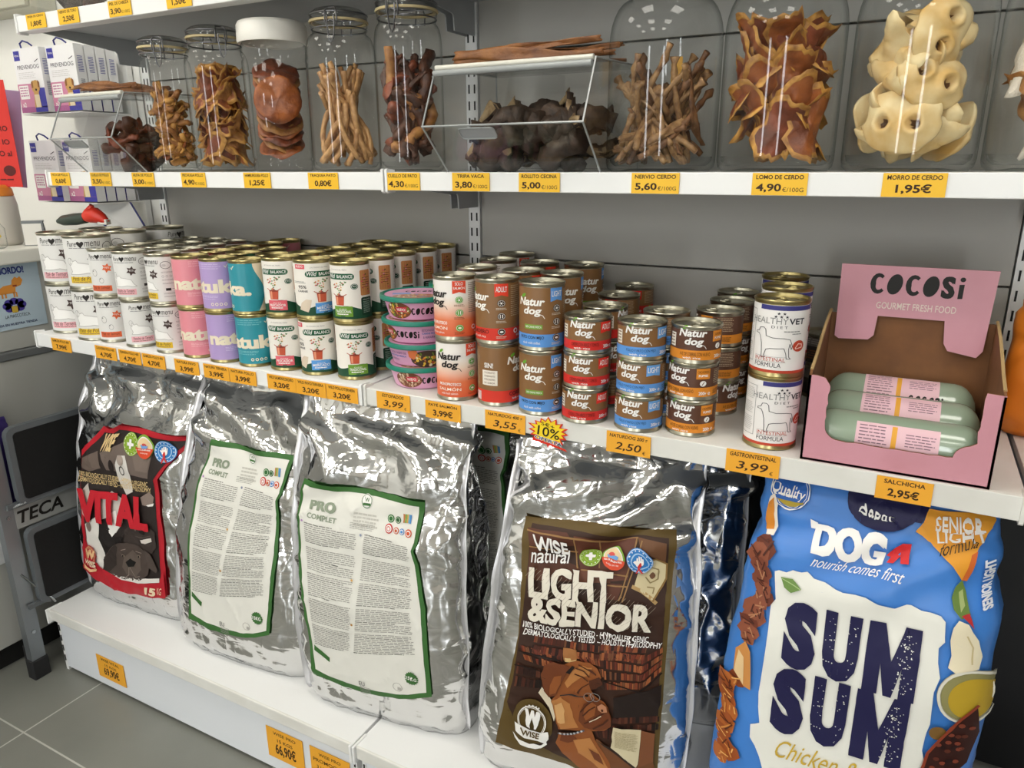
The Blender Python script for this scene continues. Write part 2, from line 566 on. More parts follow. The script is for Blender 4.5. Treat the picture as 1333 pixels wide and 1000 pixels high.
def base_deck(x0, x1, label):
    t = thing('base_deck', label, 'shelf base', ((x0 + x1) / 2, 0, 0))
    h = (x1 - x0) / 2
    MB().box(-h + .003, h - .003, -.497, -.003, .172, .187, WHITE, .001).build('shelf_board', t)
    MB().box(-h + .006, h - .006, -.501, -.47, .157, .1868, WHITE2, .0025).build('front_rail', t)
    MB().box(-h + .016, h - .016, -.487, -.475, .012, .158, mat('plinth_steel', 'e0e4ea', .42)).build('plinth', t)
    for s in (-1, 1):
        x = s * (h - .004)
        MB().box(x - .003, x + .003, -.508, -.465, .148, .189, WHITE, .002).build('rail_end_cap', t)
        m = MB().box(s * (h - .012) - .005, s * (h - .012) + .005, -.487, 0, .0, .156, WHITE)
        for k in range(4):
            m.box(s * (h - .012) - .0015, s * (h - .012) + .0015, -.4885, -.486, .028 + .03 * k, .028 + .03 * k + .017, SLOT)
        m.build('base_foot', t)
    return t
base_deck(-1, 0, 'white base deck under the two printed foil sacks at the ladder end')
base_deck(0, 1, 'white base deck under the brown label sack and the blue sack')
base_deck(1.001, 1.9, 'white base deck beyond the blue sack at the right end')

# ------------------------------------------------------------------ price tags
YEL = mat('tag_yellow', 'f0bd27', .5)
ORA = mat('tag_amber', 'eda92c', .5)
INK = pc('3a2410'); BLK = pc('16130f')
def price_tag(x, y, z, w, h, price, head, label, small=None, m=YEL, hand=False, tilt=0., extra=None, bold=.028):
    a = Art(su=1)
    a.rect(-w / 2, -h / 2, w / 2, h / 2, m, 0)
    if head:
        a.text(head, 0, h * .22, INK, 1, w=min(w * .86, len(head) * .0052), h=h * .19, bold=.022, shear=.15 if hand else 0)
    if price:
        if small:
            a.text(price, -w * .42, -h * .38, INK, 1, h=h * .40, w=w * .46, bold=bold, align='l')
            a.text(small, w * .06, -h * .34, INK, 1, h=h * .20, w=w * .38, align='l')
        else:
            a.text(price, 0, -h * .38, INK, 1, h=h * .42, w=w * .56 if not hand else w * .60, bold=.012 if hand else bold, shear=.2 if hand else 0)
            if hand: a.text('€', w * .36, -h * .40, INK, 1, h=h * .17)
    for tx, v, hh, ww in (extra or []):
        a.text(tx, 0, v * h, INK, 1, w=ww * w, h=hh * h, bold=.012)
    o = thing('price_tag', label, 'price tag', (x, y, z), (0, tilt, 0))
    MB().box(-w / 2, w / 2, -.0006, .0002, -h / 2, h / 2, m).build('card', o)
    link('printing', a.mesh('printing', flat_fn((0, -.0007, 0), (1, 0, 0), (0, 0, 1), (0, -1, 0)), .00015), o)
    return o
Y1 = -.3075
for x, p, s, hd, where in [
    (-.942, '0,60€', None, 'PATA DE POLLO', 'under the left clear bin'), (-.793, '3,50', '€/100G', 'CUELLO DE POLLO', 'under the left clear bin'),
    (-.648, '3,00', '€/100G', 'ALITA DE POLLO', 'between the left clear bin and first jar'), (-.490, '4,90', '€/100G', 'PECHUGA POLLO', 'under the second clip jar'),
    (-.309, '1,25€', None, 'HAMBURGUESA POLLO', 'under the white lidded jar'), (-.141, '0,80€', None, 'TRAQUEA PATO', 'under the jar of long sticks'),
    (.040, '4,30', '€/100G', 'CUELLO DE PATO', 'at the shelf joint'), (.178, '3,80', '€/100G', 'TRIPA VACA', 'under the middle clear bin'),
    (.304, '5,00', '€/100G', 'ROLLITO CECINA', 'under the middle clear bin'), (.493, '5,60', '€/100G', 'NERVIO CERDO', 'under the first big jar'),
    (.667, '4,90', '€/100G', 'LOMO DE CERDO', 'under the second big jar'), (.829, '1,95€', None, 'MORRO DE CERDO', 'under the jar of snouts')]:
    price_tag(x, Y1, 1.2485, .072, .0295, p, hd, 'yellow price tag reading %s with heading %s' % (p.replace(',', '.'), hd.lower()), s)
for x, p, s, hd in [(-.920, '1,80€', None, 'OREJA DE CERDO'), (-.804, '2,50€', None, 'NERVIO DE TORO'), (-.635, '3,90', '€/100G', 'PIEL DE CABEZA'), (-.460, '1,50€', None, 'ASTA')]:
    price_tag(x, -.3148, 1.5825, .070, .0295, p, hd, 'yellow price tag with the heading %s on the topmost rail' % hd.lower(), s)
Y2 = -.4026
for x, p, hd, lab in [
    (-.896, '7,99€', 'GAMUZA POLLO 800', 'amber price tag reading 7.99€ at the ladder end'),
    (-.731, '4,70€', 'CACHORRO POLLO 400', 'amber 4.70€ tag nearest the 7.99€ tag'),
    (-.648, '4,70€', 'TERNERA POLLO 400', 'amber 4.70€ tag in the middle of three'),
    (-.569, '4,70€', 'GAMUZA POLLO 400', 'amber 4.70€ tag nearest the pink cans'),
    (-.465, '3,99€', 'NATURA PAVO', 'amber tag reading 3.99€ under the pink cans'),
    (-.377, '3,99€', 'NATURA TERNERA', 'amber tag reading 3.99€ under the lilac cans'),
    (-.302, '3,99€', 'NATURA POLLO', 'amber tag reading 3.99€ under the teal cans'),
    (-.198, '3,20€', 'WILD SALMON/CORDERO', 'amber tag reading 3.20€ below the red flagged garden cans'),
    (-.124, '3,20€', 'WILD PAVO/TERNERA', 'amber tag reading 3.20€ below the blue flagged garden cans'),
    (-.049, '3,20€', 'WILD POLLO/TERNERA', 'amber tag reading 3.20€ below the green flagged garden cans')]:
    price_tag(x, Y2, .8745 if x > -.3 else .8735, .0735, .0295, p, hd, lab + ' on the can shelf', m=ORA)
price_tag(.067, Y2, .876, .072, .031, '3,99', 'ESTOFADOS', 'amber handwritten tag reading ESTOFADOS 3.99 under the pink tubs', m=ORA, hand=True)
price_tag(.171, Y2, .8745, .071, .031, '3,99€', 'PATÉ SALMÓN', 'amber tag reading PATÉ SALMÓN 3.99€ under the salmon cans', m=ORA)
price_tag(.291, Y2, .8745, .074, .032, '3,55', 'NATURDOG 400 g', 'amber handwritten tag reading 3.55 left of the starburst', m=ORA, hand=True)
price_tag(.501, Y2, .8735, .069, .033, '2,50', 'NATURDOG 200 g', 'amber handwritten tag reading 2.50 under small blue banded cans', m=ORA, hand=True)
price_tag(.681, Y2, .877, .072, .033, '3,99', 'GASTROINTESTINAL', 'amber handwritten tag reading 3.99 under the white diet cans', m=ORA, hand=True)
price_tag(.868, Y2, .8755, .064, .031, '2,95€', 'SALCHICHA', 'amber tag reading 2.95€ under the pink sausage box', m=ORA)
E3 = [('15 KGS', .08, .11, .42)]
price_tag(-.790, -.4885, .067, .106, .064, '69,90€', None, 'amber tag reading 69.90€ on the base plinth below the red framed sack', m=ORA, extra=[('WISE VITAL', .30, .12, .68)] + E3)
price_tag(-.203, -.4885, .083, .104, .078, '66,90€', None, 'amber tag reading 66.90€ on the base plinth', m=ORA, extra=[('WISE PRO', .30, .10, .62)] + E3)
price_tag(-.078, -.4885, .080, .106, .084, None, None, 'amber promotion tag on the plinth beside the 66.90€ tag', m=ORA,
          extra=[('WISE PRO', .30, .09, .55), ('PROMOCIÓN', .10, .13, .86), ('3 UNIDADES', -.10, .10, .7), ('189,90€', -.38, .16, .7)])
# starburst offer sign
o = thing('offer_sign', 'yellow and red starburst sign reading 10% OFERTA stuck on the shelf rail', 'sign', (.369, -.4035, .871))
a = Art(su=1)
rnd = random.Random(3)
RY = []
for i in range(32):
    an = 2 * pi * i / 32; k = (1 + rnd.uniform(-.08, .1)) if i % 2 == 0 else .72
    RY.append((.036 * k * cos(an), .0245 * k * sin(an)))
RED = pc('d8321f'); STY = pc('f3d427')
a.poly(RY, RED, 0); a.poly([(x * .86, y * .86 + .001) for x, y in RY], STY, 1)
a.poly([(-.026, -.011), (.03, -.024), (.034, -.028), (.02, -.025), (-.028, -.017)], RED, 2)
a.textq('5€+', [(-.012, .0165), (.011, .0125), (-.012, .0105)], BLK, 3, bold=.01)
a.textq('10%', [(-.017, .0095), (.021, .005), (-.019, -.0065)], BLK, 3, bold=.01)
a.textq('OFERTA', [(-.023, -.0075), (.026, -.0155), (-.024, -.0135)], pc('ffffff'), 3, bold=.09)
a.textq('OFERTA', [(-.022, -.0078), (.0255, -.0158), (-.023, -.0133)], pc('1b1b4f'), 4, bold=.03)
m = MB().prism(RY, .0006, RED, lambda a_, b_, c_: (a_, c_ - .0002, b_))
m.build('card', o)
link('printing', a.mesh('printing', flat_fn((0, -.0005, 0), (1, 0, 0), (0, 0, 1), (0, -1, 0)), .0002), o)

# ================================================================== CANS
TIN = mat('tinplate', 'b9b5a3', .3, 1., bump=(220, .05))
TIN_GOLD = mat('gold_lacquered_tin', 'b3a574', .3, 1., bump=(160, .06))
PAPER = dict(rough=.38)
def can_body(R, h, lidm, sidem=None):
    """tin body with rolled rims and a sunk ringed lid"""
    sidem = sidem or lidm
    m = MB()
    r = R - .0012
    m.lathe([(0, .003), (R - .006, .003), (R - .004, .001), (R - .0015, 0), (R, .0012), (R, .0035), (r, .0055), (r, h - .0055), (R, h - .004), (R + .0002, h - .0012)], sidem, 40)
    m.lathe([(R + .0002, h - .0012), (R - .0008, h), (R - .0022, h - .0004), (R - .0032, h - .0045), (R - .006, h - .005), (R - .0065, h - .0042), (R - .0105, h - .0042), (R - .011, h - .0036),
             (R - .014, h - .0036), (R - .0145, h - .0042), (0, h - .0042)], lidm, 40)
    return m.mesh('can_body', 35)

def pull_tab(R, h, m):
    b = MB(); z = h - .0022
    ring = [(.0095 * cos(t) * .86, -R * .36 + .0095 * sin(t), z) for t in [2 * pi * i / 20 for i in range(20)]]
    b.tube(ring, .0013, m, 6, closed=True)
    b.prism([(-.006, -R * .2), (.006, -R * .2), (.0045, -R * .62), (-.0045, -R * .62)], .0012, m, lambda x, y, c: (x, y, z - .0014 + c))
    b.lathe([(0, .0012), (.0022, .0012), (.0026, -.001)], m, 12, (0, -R * .55, z))
    return b.mesh('pull_tab', 60)

def label_art(R, h, base):
    a = Art(su=R * .17)
    a.lo, a.hi = .0065, h - .0065
    a.rect(-pi * R, a.lo, pi * R, a.hi, base, 0)
    return a

def print_ramp(name, bands, h, rough=.4):
    """print that fades between ink colours up the height of the label"""
    m = bpy.data.materials.new(name); m.use_nodes = True
    nt = m.node_tree; b = nt.nodes['Principled BSDF']; b.inputs['Roughness'].default_value = rough
    tc = nt.nodes.new('ShaderNodeTexCoord'); sp = nt.nodes.new('ShaderNodeSeparateXYZ')
    mu = nt.nodes.new('ShaderNodeMath'); mu.operation = 'DIVIDE'; mu.inputs[1].default_value = h
    r = nt.nodes.new('ShaderNodeValToRGB')
    e = r.color_ramp.elements
    e[0].position, e[1].position = bands[0][0], bands[-1][0]
    e[0].color, e[1].color = (*lin(bands[0][1]), 1), (*lin(bands[-1][1]), 1)
    for p, c in bands[1:-1]:
        x = e.new(p); x.color = (*lin(c), 1)
    nt.links.new(tc.outputs['Object'], sp.inputs[0]); nt.links.new(sp.outputs['Z'], mu.inputs[0])
    nt.links.new(mu.outputs[0], r.inputs['Fac']); nt.links.new(r.outputs['Color'], b.inputs['Base Color'])
    return m

KIT = {}
def kit(key, R, h, art, lidm):
    KIT[key] = (R, h, can_body(R, h, lidm), art.mesh('label', cyl_fn(R - .0008)), pull_tab(R, h, lidm))

GREY = pc('8d8d8c'); LGREY = pc('c9c8c6'); DGREY = pc('4c4a48'); WH = pc('f1efec'); CREAM = pc('efe6cf')

def dog_lying(a, u, v, k, fill, edge, l=1):
    P = [(-.5, 0), (-.42, .12), (-.5, .35), (-.42, .62), (-.33, .5), (-.2, .55), (-.12, .45), (.1, .42), (.38, .36), (.5, .12), (.62, .02), (.4, 0), (.2, .05), (0, .02), (-.2, 0)]
    Q = [(u + x * k, v + y * k) for x, y in P]
    a.poly(Q, fill, l); a.stroke(Q, k * .025, edge, l + 1, closed=True)
    a.ell(u - .43 * k, v + .42 * k, .02 * k, .02 * k, edge, l + 2, 8)

def heart(a, u, v, k, m, l):
    a.poly([(u, v - k), (u + k * .9, v + .1 * k), (u + k * .95, v + .6 * k), (u + k * .5, v + .9 * k), (u, v + .5 * k), (u - k * .5, v + .9 * k), (u - k * .95, v + .6 * k), (u - k * .9, v + .1 * k)], m, l)

def menu_can(key, R, h, band, txt, starm, white, puppies=False):
    a = label_art(R, h, white)
    s = 1.25 * R / .0365
    a.text('Pure', -.0125 * s, h * .80, DGREY, 2, h=.0072 * s, w=.0135 * s, shear=.25)
    heart(a, -.001 * s, h * .835, .0046 * s, pc('2b2725'), 2)
    a.text('menu', .0135 * s, h * .80, DGREY, 2, h=.0062 * s, w=.019 * s, shear=.25)
    a.micro(-.017 * s, .021 * s, h * .775, h * .755, 1, GREY, 2, .6)
    a.star(.0125 * s, h * .60, .0085 * s, .0048 * s, 6, starm, 2, .2)
    a.text('95%', .0125 * s, h * .59, WH, 3, h=.0032 * s, w=.0075 * s)
    if puppies:
        for du, dv, kk in ((-.010, .50, .0062), (.001, .34, .005)):
            a.ell(du * s, h * dv, kk * s * .8, kk * s, pc('e4e2df'), 1, 16); a.ell(du * s, h * dv, kk * s * .8, kk * s, GREY, 2, 16, ring=.12)
            a.ell(du * s - .002 * s, h * dv + .003 * s, .001 * s, .001 * s, DGREY, 3, 8)
    else:
        dog_lying(a, -.003 * s, h * .28, .034 * s, pc('f4f3f1'), pc('b9b7b4'), 1)
        a.ell(-.019 * s, h * .52, .004 * s, .0048 * s, GREY, 2, 16, ring=.1)
    a.rect(-.022 * s, h * .115, .016 * s, h * .235, pc(band), 3)
    a.text(txt, -.003 * s, h * .165, pc('5b3a34'), 4, h=.0052 * s, w=.031 * s, shear=.25)
    a.micro(-.019 * s, .012 * s, h * .145, h * .125, 1, pc('8a6a5c'), 4, .6)
    a.ell(.034 * s, h * .78, .0085 * s, .0062 * s, DGREY, 1, 22, ring=.1); a.ell(.031 * s, h * .775, .0035 * s, .0022 * s, LGREY, 1)
    for v in (.62, .47, .40, .20, .14):
        a.micro(.026 * s, .048 * s, h * (v + .03), h * v, 2, GREY, 1, .35)
    a.rect(.030 * s, h * .275, .038 * s, h * .325, pc('2b2725'), 2); a.rect(.0385 * s, h * .275, .047 * s, h * .325, pc('fbfaf8'), 2)
    a.micro(.039 * s, .0465 * s, h * .31, h * .29, 1, DGREY, 3)
    for k in range(4): a.ell((.028 + .006 * k) * s, h * .56, .0019 * s, .0019 * s, GREY, 1, 10, ring=.25)
    for v0, v1, n in ((.30, .75, 16),):
        a.micro(-.075 * s, -.04 * s, h * v1, h * v0, n, LGREY, 1, .3)
    kit(key, R, h, a, TIN)

WM = mat('white_can_paper', 'e3e2e0', .42)
menu_can('menu_large_pink', .0495, .1183, 'f0b6be', 'Paté de Ternera', pc('4a3a37'), WM)
menu_can('menu_large_yellow', .0495, .1183, 'e6c233', 'Paté de Pollo', pc('4a3a37'), WM)
menu_can('menu_orange', .0365, .105, 'e2683d', 'Paté de Salmón', pc('e2683d'), WM, True)
menu_can('menu_pink', .0365, .105, 'f0b6be', 'Pastelito de Ternera', pc('4a3a37'), WM)
menu_can('menu_yellow', .0365, .105, 'e6c233', 'Paté de Pollo', pc('4a3a37'), WM)

def pastel_can(key, col, pale):
    R, h = .0365, .105
    a = label_art(R, h, mat('label_' + key, col, .36))
    P = pc(pale); C2 = pc('efe3cb')
    # name in heavy cream letters round the front
    a.text('natuka.', -.002, h * .355, C2, 2, h=.0265, w=.138, bold=.05)
    for v in (.90, .86, .82):
        a.micro(-.03, .022, h * v, h * (v - .012), 1, P, 1, 1)
    for v in (.31, .285, .25):
        a.micro(-.038, .012, h * v, h * (v - .012), 1, P, 1, 1)
    for k in range(4): a.ell(-.002 + .0085 * k, h * .145, .0032, .0032, C2, 1, 12, ring=.45)
    a.stroke([(.028, h * .86), (.031, h * .83), (.033, h * .87), (.036, h * .89)], .0014, C2, 1)
    # cream information panel with a wavy edge
    edge = [(.084 + .011 * sin((v - .1) * 5.2), a.lo + (a.hi - a.lo) * v) for v in [i / 14 for i in range(15)]]
    a.poly(edge + [(pi * R, a.hi), (pi * R, a.lo)], pc('e6d6bb'), 1)
    a.micro(.099, .114, h * .78, h * .2, 26, pc('8d8172'), 2, .4)
    a.text('Pollo', .104, h * .82, pc('5d5348'), 2, h=.0045)
    kit(key, R, h, a, TIN_GOLD)
pastel_can('pink', 'e58f9b', 'f3b9bf')
pastel_can('lilac', 'b39bd0', 'd0bfe2')
pastel_can('teal', '2e93a3', '7fc0c8')

def garden_can(key, flag, txt):
    R, h = .0365, .109
    a = label_art(R, h, mat('garden_can_paper', 'efeae2', .38))
    DG = pc('1e4a33'); PILL = pc('1f5a3c')
    wave = [(u, h * (.235 + .045 * sin(u * 95 + 1.2))) for u in [(-pi + 2 * pi * i / 44) * R for i in range(45)]]
    a.poly([(-pi * R, a.lo)] + wave + [(pi * R, a.lo)], DG, 1)
    a.rect(-.027, h * .715, .017, h * .815, PILL, 2, r=.0048)
    a.text('Wild', -.0175, h * .735, WH, 3, h=.0078, w=.014, shear=.3, bold=.01)
    a.text('BALANCE', .0035, h * .740, WH, 3, h=.0058, w=.0225, bold=.01)
    a.text('LOS TESOROS DEL PERRO', -.006, h * .865, GREY, 2, h=.0022, w=.027)
    if key == 'garden_blue':
        a.rect(-.044, h * .85, -.027, h * .925, pc('e2606a'), 2); a.text('NUEVO', -.0355, h * .872, WH, 3, h=.0042, w=.012, bold=.02)
        a.text('95%', -.033, h * .52, DGREY, 2, h=.006, bold=.02); a.text('CARNE', -.033, h * .46, DGREY, 2, h=.0038, bold=.02)
        a.micro(-.05, -.027, h * .64, h * .6, 2, GREY, 2)
        a.poly([(-.040, h * .16), (-.036, h * .28), (-.028, h * .34), (-.02, h * .33), (-.022, h * .22), (-.026, h * .12)], pc('d9c9b5'), 2)
    a.ell(.0165, h * .60, .0052, .0052, DG, 2, 18); a.ell(.0165, h * .60, .0043, .0043, WH, 3, 18, ring=.12)
    a.text('95%', .0165, h * .592, WH, 3, h=.0024, w=.005)
    r = random.Random(2)
    for k in range(34):
        t = r.random(); sp = .002 + .010 * t
        a.star(-.006 + r.uniform(-sp, sp), h * (.44 + .24 * t), r.uniform(.0010, .0024), .0009, r.choice((3, 4, 5)), pc(r.choice(('c9473f', 'd98a86', '6f9a4a', 'e0a04a', 'b94a5a', '3d6b3b'))), 2, r.random() * 3)
    a.poly([(-.0125, h * .44), (.0015, h * .44), (.0005, h * .29), (-.0115, h * .29)], pc('c5583c'), 3)
    a.rect(-.0105, h * .30, -.0078, h * .43, pc('e59a78'), 4); a.ell(-.0055, h * .44, .0075, .0018, pc('8f3a2a'), 4, 14)
    for sx in (-1, 1): a.stroke([(-.0055 + sx * .006, h * .445), (-.0055 + sx * .0105, h * .475)], .0012, pc('b24a34'), 3)
    a.rect(-.0155, h * .10, .0125, h * .275, pc(flag), 4)
    a.text(txt[0], -.0015, h * .215, WH, 5, h=.0024, w=.011); a.text(txt[1], -.0015, h * .165, WH, 5, h=.0050, w=.024, bold=.012)
    a.micro(-.011, .008, h * .15, h * .13, 1, WH, 5, .8); a.rect(-.0045, h * .105, .0015, h * .118, DG, 5)
    # wooden board with flowers
    W = pc('c98a54'); a.rect(.025, h * .44, .044, h * .86, W, 2, r=.0022)
    for k in range(5): a.rect(.0262 + .0036 * k, h * .46, .0267 + .0036 * k, h * .84, pc('b4733f'), 3)
    for k in range(16): a.ell(.0345 + r.uniform(-.007, .007), h * r.uniform(.47, .82), .0012, .0012, pc(r.choice(('d0595f', 'e09aa6', '8a3f38', 'd6456a', '6b5a2c'))), 4, 7)
    a.micro(.028, .041, h * .74, h * .55, 5, pc('6b4526'), 4, .3)
    a.rect(.025, h * .11, .045, h * .41, pc('163a28'), 2, r=.003)
    a.text('ANALÍTICA', .035, h * .365, WH, 3, h=.0022, w=.014); a.micro(.028, .042, h * .34, h * .14, 9, pc('9fb7a6'), 3, .35)
    a.micro(.052, .095, h * .86, h * .3, 22, LGREY, 2, .4)
    a.stretch(1.3)
    kit(key, R, h, a, TIN_GOLD)
garden_can('garden_red', 'df6470', ('POTE', 'PESCADOR'))
garden_can('garden_blue', '5b9bdc', ('GUISO DE', 'MERCADO'))
garden_can('garden_green', '6d9a34', ('GUISO', 'TRADICIONAL'))

def script_logo(a, u, v, k, m, leaf=True):
    a.text('Natur', u, v + .0095 * k, m, 3, h=.0098 * k, w=.031 * k, bold=.035, shear=.18)
    a.text('dog', u + .002 * k, v - .0035 * k, m, 3, h=.0118 * k, w=.0205 * k, bold=.035, shear=.18)
    a.stroke([(u + .009 * k, v), (u + .0135 * k, v - .002 * k), (u + .0155 * k, v - .0055 * k)], .0007 * k, m, 3)
    if leaf: a.ell(u - .0085 * k, v + .0215 * k, .0035 * k, .0017 * k, pc('6fae3a'), 4, 10, rot=.7)

def brown_can(key, base, band, flagc, flagt, name, logo='f4f1ea', pale=False):
    R, h = .0365, .105
    a = label_art(R, h, base)
    Bd = pc(band)
    if not pale: a.rect(-pi * R, a.lo, pi * R, h * .255, Bd, 1)
    LM = pc(logo)
    script_logo(a, -.011, h * .56, 1.28, LM)
    if key == 'tall_light': a.rect(-.02, h * .33, .006, h * .40, pc('7aa03f'), 2); a.text('100% CARNE FRESCA', -.007, h * .35, WH, 3, h=.0032, w=.023)
    a.text(name[0], -.010, h * .17, pc('f6ece0') if pale else pc('1d1a18'), 3, h=.0062, w=.036, bold=.01)
    a.text(name[1], -.010, h * .105, WH, 3, h=.0040, w=.026)
    if pale:
        a.text('MONOPROTEICO', -.009, h * .255, WH, 3, h=.0050, w=.034, bold=.02)
    F = pc(flagc)
    a.poly([(.0165, h * .935), (.0360, h * .935), (.0360, h * .735), (.0262, h * .765), (.0165, h * .735)], F, 2)
    if len(flagt) > 8:
        a.text(flagt.split()[0], .0262, h * .868, WH, 3, h=.0052, w=.0115, bold=.012); a.text(flagt.split()[1], .0262, h * .805, WH, 3, h=.0052, w=.0165, bold=.012)
    else:
        a.text(flagt, .0262, h * .81, WH, 3, h=.0086, w=.0158, bold=.012)
    dk = pc('67a83e') if pale else pc('3c2c20')
    for i, v in enumerate((.64, .44, .20)):
        a.ell(.026, h * v, .0058, .0058, dk, 3, 18); a.ell(.026, h * v, .0050, .0050, WH, 4, 18, ring=.1)
        if i == 0: a.ell(.026, h * v, .0016, .0016, WH, 4, 8); [a.ell(.026 + .003 * cos(t), h * v + .003 * sin(t), .0006, .0006, WH, 4, 6) for t in (0, 1.05, 2.1, 3.14, 4.2, 5.2)]
        elif i == 1: a.rect(.0238, h * v - .0028, .0248, h * v + .003, WH, 4); a.rect(.0268, h * v - .0028, .0282, h * v + .003, WH, 4)
        else: a.ell(.026, h * v, .0026, .0018, WH, 4, 10)
        a.micro(.0185, .0335, h * v - .0075, h * v - .0115, 2, pc('8a4a2a') if pale else pc('d8cdbd'), 3, .4)
    tcx = pc('9b8a80') if pale else pc('bba78c')
    a.micro(.040, .062, h * .90, h * .42, 16, tcx, 2, .35)
    a.ell(.049, h * .20, .0042, .0042, WH, 3, 14, ring=.4); a.text('400 g', .056, h * .10, WH, 3, h=.0048)
    # back panel with the boxed claims
    a.text('SIN!', -.058, h * .62, WH, 3, h=.0085, w=.014, bold=.02)
    a.rect(-.069, h * .34, -.045, h * .58, pc('e9e2d6'), 2)
    for k, t in enumerate(('COLORANTES', 'CONSERVANTES', 'POTENCIADORES', 'DE SABOR')):
        a.text(t, -.057, h * (.53 - .055 * k), pc('6d4a2c'), 3, h=.0030, w=.017)
    a.micro(-.100, -.075, h * .88, h * .3, 20, tcx, 2, .35)
    for k in range(9): a.rect(-.083 + .0012 * k, h * .08, -.0823 + .0012 * k, h * .22, WH, 3)
    a.stretch(1.15)
    kit(key, R, h, a, TIN)
BROWN = mat('kraft_brown_print', '86603a', .4)
brown_can('tall_salmon', print_ramp('salmon_fade_print', [(.0, 'd9532c'), (.32, 'e37a4e'), (.56, 'f0d9c8'), (.70, 'efeae5'), (1, 'efeae5')], .105), 'e0643a', 'de4c30', 'SOLO SALMÓN', ('SALMÓN', 'with fresh salmon'), '2a2522', True)
brown_can('tall_adult', BROWN, 'd3392a', 'e2432e', 'ADULT', ('CORDERO', 'lamb with rice'))
brown_can('tall_light', BROWN, '5d97dc', '5d97dc', 'LIGHT', ('PATO CON MIJO', 'duck with millet'))

def small_can(key, base, band, flagc, flagt, name, ink):
    R, h = .0365, .055
    a = label_art(R, h, base)
    a.rect(-pi * R, a.lo, pi * R, h * .37, pc(band), 1)
    script_logo(a, -.006, h * .53, 1.12, WH)
    if len(flagt) > 6:
        a.rect(.0195, h * .60, .0375, h * .88, pc(flagc), 2)
        a.text('CACHORROS', .0285, h * .76, pc(ink), 3, h=.0034, w=.015); a.text('PUPPIES', .0285, h * .66, WH, 3, h=.0034, w=.012, bold=.02)
        a.ell(.0285, h * .48, .0042, .0042, WH, 3, 14); a.stroke([(.0272, h * .44), (.0298, h * .52)], .001, pc('6a4528'), 4)
    else:
        a.poly([(.0190, h * .885), (.0385, h * .885), (.0385, h * .58), (.029, h * .615), (.0190, h * .58)], pc(flagc), 2)
        a.text(flagt, .0288, h * .675, WH, 3, h=.0084, w=.0160, bold=.012)
    a.text(name, -.002, h * .225, pc(ink), 3, h=.0050, w=.038)
    a.text('with rice', -.006, h * .145, WH, 3, h=.0030, w=.022, bold=.01)
    a.text('200g', .0285, h * .155, WH, 3, h=.0058, w=.010, bold=.02); a.text('e', .0375, h * .165, WH, 3, h=.004)
    a.micro(.044, .066, h * .84, h * .44, 8, pc('bba78c'), 2, .35); a.micro(.044, .066, h * .30, h * .16, 4, pc(ink), 2, .4)
    a.rect(-.039, h * .42, -.029, h * .78, pc('e9e2d6'), 2)
    for k in range(4): a.micro(-.038, -.030, h * (.74 - .08 * k), h * (.70 - .08 * k), 1, pc('6d4a2c'), 3, .7, words=2)
    a.stretch(1.15)
    kit(key, R, h, a, TIN)
small_can('small_red', BROWN, 'd0302a', 'de332a', 'ADULT', 'CORDERO CON ARROZ Y TOMATES', '54201a')
small_can('small_blue', BROWN, '5d97dc', '6aa3e2', 'LIGHT', 'POLLO Y PATO CON MIJO', '1f3f66')
small_can('small_orange', mat('dark_brown_print', '5b3a2a', .4), 'd9882c', 'd9882c', 'CACHORROS', 'AVE DE CORRAL CON HUEVO', '54310f')

